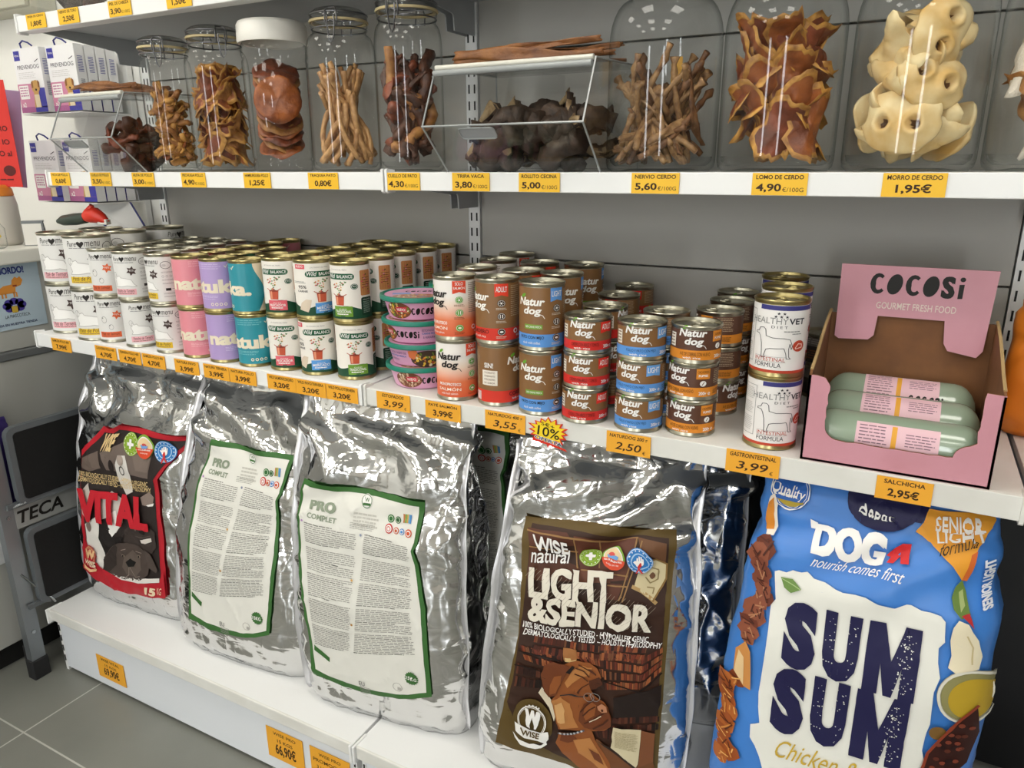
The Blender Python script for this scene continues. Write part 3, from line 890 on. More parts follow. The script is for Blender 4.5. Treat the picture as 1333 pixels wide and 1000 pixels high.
def diet_can():
    R, h = .0365, .105
    a = label_art(R, h, mat('diet_can_paper', 'ebe8e6', .36))
    NV = pc('3b3a7c'); K = pc('2a2a33'); RB = pc('b8452f')
    a.rect(-.020, h * .875, .075, h * .935, NV, 1)
    a.rect(-pi * R, a.lo, pi * R, h * .10, RB, 1)
    for k in range(2): a.star(.004 + .0058 * (k - .5), h * .835, .0022, .0009, 5, K, 2)
    for k in range(3): a.star(.004 + .0058 * (k - 1), h * .795, .0022, .0009, 5, K, 2)
    a.text('HEALTHY', -.0095, h * .70, GREY, 2, h=.0082, w=.042, bold=.0); a.text('VET', .0215, h * .70, K, 2, h=.0082, w=.0185, bold=.02)
    a.text('D I E T', .003, h * .645, K, 2, h=.0034, w=.017)
    a.micro(.008, .028, h * .615, h * .602, 1, GREY, 2, 1); a.micro(.017, .028, h * .585, h * .572, 1, GREY, 2, 1)
    D = [(-.021, .575), (-.0195, .62), (-.015, .625), (-.0125, .60), (-.0115, .52), (-.004, .50), (.008, .50), (.0145, .485), (.0175, .40), (.0165, .36), (.0145, .43), (.0135, .36), (.0145, .26), (.0165, .235), (.012, .235),
         (.011, .30), (.0085, .37), (.002, .365), (-.006, .36), (-.0105, .345), (-.0125, .27), (-.0115, .235), (-.0155, .235), (-.0155, .30), (-.0165, .42), (-.0185, .50), (-.0205, .54), (-.0245, .545), (-.0245, .565)]
    a.stroke([(u + .001, h * (v + .02)) for u, v in D], .0007, K, 2, closed=True)
    a.ell(.0265, h * .42, .0078, .0078, RB, 2, 22)
    a.stroke([(.0222, h * .40), (.0255, h * .45), (.0305, h * .44), (.0305, h * .40), (.0225, h * .385)], .0012, pc('f0c9bd'), 3, closed=True)
    a.text('INTESTINAL', -.005, h * .215, RB, 2, h=.0052, w=.034); a.rect(-.0225, h * .205, .0125, h * .209, GREY, 2)
    a.text('FORMULA', -.007, h * .135, K, 2, h=.0062, w=.030)
    a.rect(-.0225, h * .272, .0125, h * .275, GREY, 2)
    fr = [(-.049, h * .18), (-.027, h * .18), (-.027, h * .86), (-.049, h * .86)]
    a.stroke(fr, .0006, GREY, 2, closed=True)
    for v1, v0, n in ((.82, .66, 7), (.62, .46, 7), (.42, .22, 8)): a.micro(-.047, -.029, h * v1, h * v0, n, LGREY, 2, .5)
    a.stretch(1.22)
    kit('diet', R, h, a, TIN_GOLD)
diet_can()
def dark_can():
    R, h = .0365, .055
    a = label_art(R, h, pc('4b453f'))
    a.rect(-pi * R, h * .62, pi * R, a.hi, pc('7d7a76'), 1); a.micro(-.06, .06, h * .85, h * .66, 3, pc('b4b1ac'), 2)
    a.micro(-.06, .06, h * .5, h * .2, 4, pc('8a5a44'), 2)
    kit('dark', R, h, a, TIN)
dark_can()

PROTO = {}
def can(key, x, y, z, label, group, uc=0., turn=None, tilt=None, cat='can'):
    """uc = the print position (m round the label) that faces the shopper"""
    R, h, body, lab, tab = KIT[key]
    if key not in PROTO:
        t = thing('food_can', label, cat, group=group)
        link('tin_body', body, t); link('paper_label', lab, t); link('pull_tab', tab, t)
        PROTO[key] = t
    else:
        t = copy_tree(PROTO[key]); tag(t, label, cat, group)
    face = math.atan2(CAM_POS.x - x, -(CAM_POS.y - y))
    rz = (face - uc / R) if turn is None else turn
    t.location = (x, y, z)
    t.rotation_euler = (tilt[0], tilt[1], rz) if tilt else (0, 0, rz)
    return t

SHZ = .8932
ORD = ['front', 'second', 'third', 'fourth', 'rearmost']
rnd = random.Random(11)
def column(key, spots, levels, what, group, ucs=None, keys=None, uc_back=None):
    for i, (x, y) in enumerate(spots):
        for k in range(levels):
            kk = keys[k] if keys and i == 0 else key
            R, h = KIT[kk][:2]
            uc = ucs[k] if (ucs and i == 0) else (uc_back if uc_back is not None else rnd.uniform(-.05, .08))
            lev = {2: ('bottom', 'top'), 3: ('bottom', 'middle', 'top'), 1: ('only',)}[levels][k]
            row = ORD[i] if i < len(ORD) - 1 else ORD[-1]
            lab = '%s, %s of the %s stack in its row' % (what if not isinstance(what, (list, tuple)) else what[k], lev, row)
            can(kk, x + rnd.uniform(-.0012, .0012), y + rnd.uniform(-.0012, .0012), SHZ + k * h, lab, group, uc)

def line(x0, y0, x1, y1, n):
    return [(x0 + (x1 - x0) * i / max(1, n - 1), y0 + (y1 - y0) * i / max(1, n - 1)) for i in range(n)]

G = 'white cans with a heart on the label'
column('menu_large_pink', [(-.945, -.331), (-.955, -.222)], 2, 'large white can with a pink band', G, [.020, .019])
column('menu_large_yellow', [(-.815, -.350), (-.846, -.236), (-.853, -.120)], 2, 'large white can with a yellow band', G, [.019, .014])
column('menu_orange', [(-.752, -.353), (-.765, -.268), (-.772, -.188), (-.778, -.108)], 2, 'small white can with an orange band', G, [.012, .018])
column('menu_pink', [(-.657, -.358), (-.672, -.275), (-.688, -.190), (-.700, -.108)], 2, 'small white can with a pink band', G, [-.002, .018])
column('menu_yellow', [(-.548, -.362), (-.575, -.278), (-.598, -.196), (-.618, -.115)], 2, 'small white can with a yellow band', G, [.024, .040])
column('pink', [(-.461, -.363), (-.478, -.280), (-.490, -.198), (-.500, -.116), (-.515, -.040)], 2, 'pink can with cream lettering', 'pastel cans', [-.018, -.026])
column('lilac', [(-.378, -.366), (-.395, -.283), (-.408, -.198)], 2, 'lilac can with cream lettering', 'pastel cans', [-.034, .018])
column('teal', [(-.302, -.360), (-.320, -.272)], 2, 'teal can with cream lettering', 'pastel cans', [.008, .066])
GG = 'white and green garden print cans'
column('garden_red', line(-.222, -.353, -.236, -.040, 5), 2, 'white and green can with a red flag', GG, [.008, .012], uc_back=.03)
column('garden_blue', line(-.145, -.350, -.158, -.040, 5), 2, 'white and green can with a blue flag', GG, [-.003, -.020], uc_back=.03)
column('garden_green', line(-.062, -.343, -.066, -.040, 5), 2, 'white and green can with a green flag', GG, [-.004, .016], uc_back=.028)
column('tall_salmon', [(.177, -.362), (.157, -.257), (.140, -.150), (.128, -.050)], 2, 'white and orange can with an orange flag', 'tall brown and orange cans', [.004, .024])
column('tall_adult', [(.254, -.356), (.252, -.262), (.232, -.150)], 2, 'tall brown can with a red band', 'tall brown and orange cans', [-.050, .024])
column('tall_light', [(.337, -.364), (.327, -.262), (.315, -.142)], 2, 'tall brown can with a blue band', 'tall brown and orange cans', [.004, .006], uc_back=-.02)
GS = 'small stacked brown cans'
column('small_red', [(.417, -.368), (.412, -.282), (.396, -.172), (.386, -.064)], 3, 'small brown can with a red band', GS, [.004, .004, .002])
column('small_blue', [(.503, -.368), (.512, -.280)], 3, 'small brown can with a blue band', GS, [.008, .014, -.002])
column('small_orange', [(.578, -.350), (.587, -.236), (.584, -.142), (.575, -.050)], 3, 'small dark brown can with an amber band', GS, [.008, .018, -.002])
column('diet', [(.692, -.350), (.682, -.243), (.664, -.135)], 2, 'white diet can with a dog outline', 'white diet cans', [-.010, .004])
column('dark', [(.728, -.070)], 2, 'small dark can behind the white diet cans', 'dark cans')

# ------------------------------------------------------------------ pink tubs
PINK = mat('pink_tub_plastic', 'dba3c4', .35)
GREEN = mat('green_tub_lid', '0f7a66', .35)
def tub_meshes():
    b = MB().lathe([(0, .0005), (.048, 0), (.051, .002), (.0605, .036), (.0605, .037), (.058, .037), (.05, .004), (0, .004)], PINK, 44)
    l = MB().lathe([(.0605, .0335), (.0655, .0330), (.0668, .0345), (.0668, .0395), (.0655, .0415), (.062, .0418), (.0605, .0402), (.0590, .0395), (0, .0395)], GREEN, 44)
    return b.mesh('tub_body', 35), l.mesh('tub_lid', 35)
def tub_fn(u, v):
    t = v / .034; r = .0513 + (.0605 - .0513) * t; a = -pi / 2 + u / .056
    n = Vector((cos(a), sin(a), -.25)).normalized()
    return Vector((r * cos(a), r * sin(a), .002 + v)), n
TB, TL = tub_meshes()
def food_blob(a, u, v, ru, rv, cols, n, l, seed):
    r = random.Random(seed)
    for k in range(n):
        t = r.random() * 6.28; q = math.sqrt(r.random())
        a.ell(u + ru * q * cos(t), v + rv * q * sin(t), r.uniform(.0014, .0042), r.uniform(.0012, .003), pc(r.choice(cols)), l + k % 3, 8, rot=r.random() * 3)
def tub_wrap(food):
    a = Art(su=.008)
    a.cocosi(.014, .009, .046, .0125, BLK, 2)
    a.ell(-.034, .016, .026, .015, pc('7b4a34'), 1, 24); food_blob(a, -.034, .016, .022, .012, food, 46, 2, 4)
    a.rect(-.036, .014, -.016, .023, pc('d3364a'), 6); a.text('NUEVO!', -.026, .0158, WH, 7, h=.005, w=.016, bold=.02)
    a.text('ESTOFADO CASERO DE', .062, .021, pc('4a3a78'), 2, h=.0042, w=.044); a.text('CARNE ROJA FRESCA', .062, .0145, pc('2c6fb5'), 2, h=.0042, w=.044, bold=.02)
    a.text('& VERDURAS', .054, .008, pc('4a3a78'), 2, h=.004, w=.024)
    a.poly([(.088, .028), (.103, .031), (.106, .018), (.097, .012), (.089, .017)], pc('e07a4a'), 3)
    a.ell(.122, .013, .030, .016, pc('4b3a30'), 1, 24); food_blob(a, .122, .013, .026, .013, food, 46, 2, 9)
    return a.mesh('tub_print', tub_fn)
W1 = tub_wrap(('e6c24a', 'd8873a', 'b9542f', 'efe3c4', '6f8a3a', 'c9a26a'))
W2 = tub_wrap(('d8c0a2', 'c9a88a', 'b58f72', 'e4d3bd', 'a97f60', 'd7b89a'))
a = Art(su=1)
a.ell(0, 0, .0585, .0585, PINK, 1, 40)
a.cocosi(.004, .012, .056, .013, BLK, 2)
a.ell(-.002, -.030, .040, .022, pc('b98f7c'), 2, 22); food_blob(a, -.002, -.030, .034, .017, ('e6c24a', 'b9542f', 'efe3c4', 'c46a6a', '7d8cc4'), 40, 3, 3)
a.rect(-.044, -.012, -.012, .004, pc('8aa3d8'), 3)
LIDP = a.mesh('lid_print', flat_fn((0, 0, .0397), (1, 0, 0), (0, 1, 0), (0, 0, 1)))
tub0 = None
def tub(x, y, z, uc, label, wrap):
    global tub0
    t = thing('food_tub', label, 'tub', (x, y, z), (0, 0, math.atan2(CAM_POS.x - x, -(CAM_POS.y - y)) - uc / .056), 'pink tubs with green lids')
    b = link('tub_body', TB, t); link('tub_print', wrap, b)
    l = link('lid', TL, t); link('lid_print', LIDP, l)
for i, (uc, nm, wr) in enumerate([(-.006, 'bottom', W2), (.112, 'second', W1), (.036, 'third', W1), (.004, 'top', W1)]):
    tub(.072 + (.003, .002, -.001, -.002)[i], -.320, SHZ + .0412 * i, uc, '%s pink tub with green lid of the front stack of four' % nm, wr)
for i in range(4):
    tub(.078, -.178, SHZ + .0412 * i, .05 * i, '%s pink tub with green lid of the stack behind' % ('bottom', 'second', 'third', 'top')[i], W1)

# ================================================================== JARS, BINS AND WHAT IS IN THEM
GLASS = clear_mat('jar_glass', (.985, .992, .988), (.50, .54, .52))
GLASS2 = clear_mat('jar_base_glass', (.93, .94, .935), (.62, .65, .64), .05)
ACRYL = clear_mat('clear_acrylic', (.98, .984, .984), (.72, .74, .74), .03)
ACEDGE = mat('acrylic_edge', '9fa3a3', .2)
LIDG = clear_mat('lid_glass', (.74, .75, .75), (.5, .52, .52), .08, 2.2)
GASKET = mat('straw_rubber', 'c9b88c', .6)
WIRE = mat('wire_steel', '77777a', .3, 1.)
WLID = mat('white_plastic', 'ebe9e2', .4)
JZ = 1.2643

def jar_profile(R, zs, zn, rn):
    P = [(0, .004), (R * .55, .004), (R * .80, .0015), (R - .008, .0), (R - .002, .006), (R, .016), (R, zs)]
    for k in range(1, 8):
        t = k / 7
        P.append((rn + (R - rn) * cos(t * pi / 2) ** .9, zs + (zn - zs) * sin(t * pi / 2)))
    return P

def clip_jar(x, y, R, H, rn, zs, turn, label, big=False):
    t = thing('storage_jar', label, 'jar', (x, y, JZ), (0, 0, turn))
    zn = H - .045
    P = jar_profile(R, zs, zn, rn)
    P += [(rn, H - .034), (rn + .003, H - .031), (rn + .003, H - .026), (rn - .002, H - .025)]
    MB().lathe(P, GLASS, 56).build('glass_body', t, 180)
    MB().lathe([(0, .0075), (R - .012, .0075), (R - .006, .013), (R - .0045, .018)], GLASS2, 48).build('thick_glass_base', t, 180)
    MB().lathe([(rn - .001, H - .0255), (rn + .0045, H - .0255), (rn + .0052, H - .0235), (rn + .0045, H - .0215), (rn - .001, H - .0215)], GASKET, 40).build('rubber_gasket', t, 40)
    MB().lathe([(rn - .004, H - .021), (rn + .003, H - .0208), (rn + .0035, H - .015), (rn + .001, H - .008), (rn - .006, H - .003), (rn - .014, H - .0005), (0, H)], LIDG, 40).build('glass_lid', t, 60)
    w = MB()
    ring = lambda z, r: [(r * cos(a), r * sin(a), z) for a in [2 * pi * i / 40 for i in range(40)]]
    w.tube(ring(H - .036, rn + .0015), .0013, WIRE, 6, True)
    w.tube(ring(H - .012, rn + .0035), .0013, WIRE, 6, True)
    q = -(rn + .006)
    w.tube([(-.009, q + .004, H - .036), (-.011, q, H - .028), (-.010, q, H - .012), (-.007, q + .006, H - .006), (.007, q + .006, H - .006), (.010, q, H - .012), (.011, q, H - .028), (.009, q + .004, H - .036)], .0013, WIRE, 6)
    w.tube([(-.006, q - .002, H - .020), (-.007, q - .004, H - .034), (-.004, q - .003, H - .058), (0, q - .003, H - .064), (.004, q - .003, H - .058), (.007, q - .004, H - .034), (.006, q - .002, H - .020)], .0013, WIRE, 6)
    w.tube([(-.008, q, H - .030), (0, q - .003, H - .027), (.008, q, H - .030)], .0011, WIRE, 6)
    w.tube([(-.009, -q - .003, H - .038), (-.009, -q, H - .022), (-.006, -q - .003, H - .010), (.006, -q - .003, H - .010), (.009, -q, H - .022), (.009, -q - .003, H - .038)], .0013, WIRE, 6)
    w.build('wire_clip', t, 60)
    return t

def face(x, y): return math.atan2(CAM_POS.x - x, -(CAM_POS.y - y))
JL = {
    1: (-.619, -.238, .052), 2: (-.476, -.227, .063), 3: (-.315, -.226, .064), 4: (-.149, -.225, .065), 5: (.008, -.230, .060),
    6: (.467, -.205, .085), 7: (.641, -.209, .082), 8: (.815, -.207, .083), 9: (.985, -.207, .083)}
clip_jar(*JL[1][:2], .052, .273, .046, .195, face(*JL[1][:2]) - .2, 'clip top glass jar of curled yellow-brown chews, nearest the left clear bin')
clip_jar(*JL[2][:2], .063, .283, .050, .200, face(*JL[2][:2]) + .25, 'clip top glass jar of flat orange-brown meat pieces')
clip_jar(*JL[4][:2], .065, .287, .049, .195, face(*JL[4][:2]) - .25, 'clip top glass jar of long tan sticks')
clip_jar(*JL[5][:2], .060, .291, .050, .205, face(*JL[5][:2]) - .45, 'clip top glass jar of dark twisted necks beside the middle clear bin')
# jar with the white screw lid
t = thing('storage_jar', 'clear jar with a white screw lid holding round meat discs', 'jar', (*JL[3][:2], JZ))
R = .064
P = [(0, .004), (R * .7, .003), (R - .010, 0), (R - .006, .004), (R - .0055, .020), (R - .008, .024), (R - .0055, .028), (R - .003, .12), (R - .001, .205), (R - .004, .210), (R - .001, .216), (R - .002, .236), (R - .006, .240)]
MB().lathe(P, GLASS, 56).build('jar_body', t, 180)
LH = .278
MB().lathe([(R - .004, .240), (R + .002, .2385), (R + .0035, .242), (R + .0025, LH - .008), (R - .001, LH - .002), (R - .006, LH), (R - .009, LH - .004), (0, LH - .004)], WLID, 60).build('screw_lid', t, 40)
m = MB()
m.box(-.012, .012, -.003, .003, LH - .0045, LH + .002, WLID, .001)
m.build('lid_grip', t)

for k, lab in ((6, 'large glass jar of sinew sticks above the 5.60€ tag'), (7, 'large glass jar of flat pork slices above the right 4.90€ tag'),
               (8, 'large glass jar of cream pig snouts above the 1.95€ tag'), (9, 'large glass jar of furry white ears at the right edge')):
    x, y, R = JL[k]
    t = thing('large_storage_jar', lab, 'jar', (x, y, JZ), group='large glass jars')
    P = jar_profile(R, .185, .246, R * .62)
    P += [(R * .62, .262), (R * .62 + .004, .264), (R * .62 + .004, .270)]
    MB().lathe(P, GLASS, 64).build('glass_body', t, 180)
    MB().lathe([(0, .008), (R - .014, .008), (R - .007, .014), (R - .005, .022)], GLASS2, 48).build('thick_glass_base', t, 180)
    MB().lathe([(R * .62 + .0045, .262), (R * .62 + .0055, .262), (R * .62 + .0055, .284), (R * .62 + .002, .287), (0, .287)], GLASS, 40).build('glass_lid', t, 40)
    f = Art(su=.008)
    f.rect(-.008, .120, .010, .178, mat('tag_sticker', 'dba32c', .5), 1)
    s = link('rear_price_sticker', f.mesh('rear_price_sticker', cyl_fn(R - .0015)), t, None, (0, 0, pi - .25 + face(x, y)))

# ------------------------------------------------------------------ dried treats
def meat(name, c1, c2, rough=.5, sc=60):
    return mat(name, c1, rough, vary=(sc, c2, .34), bump=(110, .9, 8))
M_TAN = meat('dried_tan_meat', 'b07c42', '7c4a24'); M_YEL = meat('dried_yellow_skin', 'd09a48', '8a5a2a')
M_ORA = meat('dried_orange_meat', 'a8602e', '6c3418', .42, 35); M_RED = meat('dried_red_meat', '8a4428', '542814', .42, 35)
M_STK = meat('dried_stick', 'c89c68', '966a40', .5, 70); M_DRK = meat('dried_dark_meat', '5c3622', '341c12', .5, 50)
M_SIN = meat('dried_sinew', 'b08a5c', '6c4a2e', .5, 70); M_SIN2 = meat('dried_sinew_dark', '855c3a', '4e3220', .5, 70)
M_BLK = meat('dried_tripe', '4a382a', '241a12', .6, 60); M_TRIM = meat('dried_tripe_edge', 'a08a66', '6e5638', .6, 60)
M_SNT = mat('dried_snout', 'efe0b4', .5, vary=(16, 'cfa65e', .36), bump=(90, .25, 4)); M_PIT = mat('snout_pit', '6a4a2e', .6)
M_FUR = mat('white_fur', 'e6ddcf', .9, bump=(260, .9, 8)); M_BARK = meat('dried_hide', '94602f', '5c331b', .5, 25)

def spine(n, L, wob, seed, curl=0.):
    r = random.Random(seed); ph = [r.random() * 6 for _ in range(4)]
    return [Vector((wob * sin(ph[0] + 5 * k / n) + curl * sin(ph[2] + 11 * k / n), wob * sin(ph[1] + 4.3 * k / n) + curl * cos(ph[2] + 11 * k / n), L * k / (n - 1))) for k in range(n)]

def stick_mesh(L, r0, wob, seed, m, n=14, seg=8, curl=0., knob=.25, hollow=False):
    r = random.Random(seed + 50)
    P = spine(n, L, wob, seed, curl)
    rad = [r0 * (1 + knob * noise.noise(Vector((k * .9, seed, 0)))) for k in range(n)]
    b = MB().tube(P, r0, m, seg, False, rad)
    for i, v in enumerate(b.v):
        q = Vector(v); d = noise.noise_vector(q * 90 + Vector((seed, 0, 0))) * r0 * .28
        b.v[i] = tuple(q + d)
    return b.mesh('chew', 180)

def strip_mesh(L, w, th, seed, m, ruff=.3, bend=.02, twist=1.2, n=18, k=6, edge=None):
    P = spine(n, L, bend, seed); V = []; F = []; r = random.Random(seed)
    tw = r.uniform(-twist, twist); a0 = r.random() * 6
    for side in (0, 1):
        for i, p in enumerate(P):
            t = i / (n - 1); a = a0 + tw * t
            ww = w * (.45 + .55 * sin(pi * min(1, t * 1.3 + .12)) ** .6) * (1 + .5 * noise.noise(Vector((t * 4, seed, 3))))
            for j in range(k):
                s = (j / (k - 1) - .5) * 2
                q = p + Vector((cos(a), sin(a), 0)) * (s * ww / 2)
                nrm = Vector((-sin(a), cos(a), 0))
                q += nrm * (ruff * ww * .35 * s * s * sin(t * 7 + seed) + noise.noise(Vector((t * 7, s * 2, seed))) * ruff * ww * .35)
                q += Vector((0, 0, noise.noise(Vector((s * 3, seed, t * 3))) * .008))
                q += nrm * (th / 2 if side else -th / 2) * (1 - abs(s) ** 3 * .8)
                V.append(q)
    o = n * k
    for i in range(n - 1):
        for j in range(k - 1):
            a = i * k + j
            F.append((a, a + 1, a + k + 1, a + k)); F.append((o + a, o + a + k, o + a + k + 1, o + a + 1))
    for i in range(n - 1):
        for j in (0, k - 1):
            F.append((i * k + j, (i + 1) * k + j, o + (i + 1) * k + j, o + i * k + j))
    for i in (0, n - 1):
        for j in range(k - 1):
            F.append((i * k + j, i * k + j + 1, o + i * k + j + 1, o + i * k + j))
    b = MB().add(V, F, m)
    if edge:
        e = b.mi(edge)
        for fi, f in enumerate(b.f):
            js = [(x % o) % k for x in f]
            if min(js) == 0 or max(js) == k - 1:
                if random.Random(fi // 3).random() < .8: b.m[fi] = e
    return b.mesh('chew', 180)

def slab_mesh(rx, rz, th, seed, m, rough=.25, bend=.15, edge=None, na=28, nr=6):
    """irregular flat piece lying in the x-z plane"""
    V = []; F = []; r = random.Random(seed)
    for side in (0, 1):
        for i in range(nr + 1):
            for j in range(na):
                a = 2 * pi * j / na; t = i / nr
                k = 1 + rough * noise.noise(Vector((cos(a) * 1.3, sin(a) * 1.3, seed))) + rough * .5 * noise.noise(Vector((cos(a) * 3.5, sin(a) * 3.5, seed)))
                x = rx * t * k * cos(a); z = rz * t * k * sin(a)
                y = bend * (x * x * 2.2 - z * z * .6) / max(rx, rz) + .012 * noise.noise(Vector((x * 30, z * 30, seed))) + .004 * noise.noise(Vector((x * 90, z * 90, seed)))
                V.append((x, y + (th / 2 if side else -th / 2) * (1 - t ** 4 * .9), z))
    o = (nr + 1) * na
    for i in range(nr):
        for j in range(na):
            a = i * na + j; b2 = i * na + (j + 1) % na
            F.append((a, b2, b2 + na, a + na)); F.append((o + a, o + a + na, o + b2 + na, o + b2))
    for j in range(na):
        a = nr * na + j; b2 = nr * na + (j + 1) % na
        F.append((a, b2, o + b2, o + a))
    b = MB().add(V, F, m)
    if edge:
        e = b.mi(edge)
        for fi, f in enumerate(b.f):
            if max((x % o) // na for x in f) == nr: b.m[fi] = e
    return b.mesh('chew', 180)

def snout_mesh(seed, K=1.22):
    V = []; F = []; na, nr = 40, 14
    pits = ((-.0155, -.002), (.0155, -.002))
    for side in (0, 1):
        for i in range(nr + 1):
            for j in range(na):
                a = 2 * pi * j / na; t = i / nr
                k = 1 + .10 * cos(2 * a) + .10 * abs(sin(a)) ** 3 * (1 if sin(a) > 0 else .3) + .12 * noise.noise(Vector((cos(a) * 2, sin(a) * 2, seed)))
                if sin(a) > 0: k *= 1 + .10 * cos(4 * a + 3.14)
                x = .036 * t * k * cos(a); z = .034 * t * k * sin(a)
                y = -.012 * (1 - t ** 3)
                if not side:
                    for px, pz in pits:
                        d = math.hypot(x - px, (z - pz) * .9)
                        y += .014 * math.exp(-(d / .0052) ** 4) - .004 * math.exp(-((d - .009) / .004) ** 2)
                    y += .004 * noise.noise(Vector((x * 45, z * 45, seed)))
                else:
                    y = .004 * (1 - t ** 2) + .003
                V.append((x, y, z))
    o = (nr + 1) * na
    for i in range(nr):
        for j in range(na):
            a = i * na + j; b2 = i * na + (j + 1) % na
            F.append((a, b2, b2 + na, a + na)); F.append((o + a, o + a + na, o + b2 + na, o + b2))
    for j in range(na):
        a = nr * na + j; b2 = nr * na + (j + 1) % na
        F.append((a, b2, o + b2, o + a))
    b = MB().add(V, F, M_SNT)
    e = b.mi(M_PIT)
    for fi, f in enumerate(b.f):
        c = sum((Vector(b.v[x]) for x in f), Vector()) / 4
        if f[0] < o and any(math.hypot(c.x - px, (c.z - pz) * .9) < .0045 for px, pz in pits): b.m[fi] = e
    b.v = [(x * K, y * K, z * K) for x, y, z in b.v]
    return b.mesh('snout', 180)

def place(name, data, loc, rot, label, cat, group):
    o = link(name, data, None, loc)
    o.rotation_mode = 'QUATERNION'; o.rotation_quaternion = rot
    return tag(o, label, cat, group)

from mathutils import Euler, Quaternion
def align(p, q, roll):
    d = (q - p)
    return d.to_track_quat('Z', 'Y') @ Quaternion((0, 0, 1), roll)

def fit(jar, data, p, q, margin=.0065, ztop=.215):
    """pull a piece inwards until it lies inside its jar; returns position and scale"""
    x, y, R = JL[jar]; R -= margin; sc = 1.
    vs = [q @ v.co for v in data.vertices]
    for it in range(14):
        lo = JZ + .0095 - min(p.z + v.z * sc for v in vs)
        if lo > 0: p.z += lo
        hi = max(p.z + v.z * sc for v in vs) - JZ - ztop
        if hi > 0: p.z -= hi * .7
        far = max(vs, key=lambda v: (p.x + v.x * sc - x) ** 2 + (p.y + v.y * sc - y) ** 2)
        dx, dy = p.x + far.x * sc - x, p.y + far.y * sc - y; d = math.hypot(dx, dy)
        if d <= R and hi <= 0: break
        if d > R:
            p.x -= dx / d * (d - R); p.y -= dy / d * (d - R)
        if it > 6: sc *= .95
    return p, sc

def bundle(jar, protos, n, L, seed, name, label, cat, group, R=None, zmin=.012, lean=1., zup=.0, inner=.012):
    """long pieces standing in a jar, each leaning across to the wall"""
    x, y, RR = JL[jar]; R = (R or RR) - inner; r = random.Random(seed)
    for i in range(n):
        a = r.random() * 6.28; b = a + pi + r.uniform(-2.0, 2.0); q0 = R * math.sqrt(r.uniform(.25, 1)); q1 = R * r.uniform(.65, 1) * lean
        z0 = zmin + zup * r.random()
        p = Vector((x + q0 * cos(a), y + q0 * sin(a), JZ + z0))
        w = Vector((x + q1 * cos(b), y + q1 * sin(b), 0)); h2 = (w.x - p.x) ** 2 + (w.y - p.y) ** 2
        w.z = p.z + math.sqrt(max(.0004, L * L - h2))
        d = r.choice(protos); q = align(p, w, r.random() * 6)
        p, sc = fit(jar, d, p, q, max(.0065, inner - .006))
        place(name, d, p, q, label, cat, group).scale = (sc, sc, sc)

def heap(jar, protos, n, z0, z1, seed, name, label, cat, group, size=.03, tilt=.9, up=0., toward=False, bias=.35):
    x, y, R = JL[jar]; R = R - size; r = random.Random(seed)
    for i in range(n):
        t = (i + .5) / n; a = i * 2.4 + r.uniform(-.4, .4); q = max(0, R) * math.sqrt(r.uniform(bias, 1))
        p = Vector((x + q * cos(a), y + q * sin(a), JZ + z0 + (z1 - z0) * t))
        f = face(x, y)
        if toward:   # flat face turned roughly outwards to the glass
            rot = Euler((r.uniform(-tilt, tilt), r.uniform(-3, 3) if tilt > .8 else r.uniform(-.6, .6), a + pi / 2 + r.uniform(-.3, .3))).to_quaternion()
        else:
            rot = Euler((r.uniform(-tilt, tilt) + up, r.uniform(-3, 3), r.uniform(-3, 3))).to_quaternion()
        d = r.choice(protos); p, sc = fit(jar, d, p, rot)
        place(name, d, p, rot, label, cat, group).scale = (sc, sc, sc)

# first jar: curled yellowish and reddish wing tips
pr = [strip_mesh(.075, .020, .006, s, m_, .9, .010, 4) for s, m_ in ((1, M_YEL), (2, M_TAN), (3, M_ORA), (4, M_YEL))]
pr += [stick_mesh(.07, .006, .008, s, m_, curl=.005) for s, m_ in ((5, M_YEL), (6, M_TAN))]
bundle(1, pr, 46, .075, 21, 'dried_chew', 'curled yellow-brown dried chew in the first clip top jar', 'dog chew', 'curled chews in the first jar', zup=.115, inner=.010)
# second jar: flat translucent slices
pr = [slab_mesh(.030, .052, .003, s, m_, .45, .5, M_YEL) for s, m_ in ((11, M_ORA), (12, M_RED), (13, M_ORA), (14, M_TAN))]
heap(2, pr, 40, .035, .215, 22, 'meat_slice', 'flat orange-brown meat slice in the second clip top jar', 'dog chew', 'flat slices in the second jar', .010, .5, toward=True, bias=.5)
# third jar: round discs and thin strips
pr = [slab_mesh(.045, .045, .005, s, m_, .05, .05) for s, m_ in ((21, M_ORA), (22, M_TAN), (23, M_RED))]
x, y, R = JL[3]; r = random.Random(4)
f = face(x, y)
for i in range(12):
    p = Vector((x, y, JZ + .052 + .0125 * i)) + Vector((sin(f), -cos(f), 0)) * ((.048 if i == 6 else .004) + r.uniform(-.004, .004))
    rot = Euler((radians(-52 if i != 6 else -8) + r.uniform(-.15, .15), r.uniform(-.3, .3), f + r.uniform(-.2, .2))).to_quaternion()
    if i == 6: p.z = JZ + .135
    place('meat_disc', pr[i % 3], p, rot, 'round brown meat disc in the white lidded jar', 'dog chew', 'meat discs in the white lidded jar')
# fourth jar: long sticks
pr = [stick_mesh(.175, .0052, .016, s, M_STK, n=18, knob=.2) for s in (31, 32, 33, 34)] + [stick_mesh(.12, .006, .012, s, M_STK) for s in (35, 36)]
bundle(4, pr, 30, .185, 23, 'dried_stick', 'long tan dried stick in the fourth jar', 'dog chew', 'long tan sticks in the clip top jar', zup=.02, inner=.010)
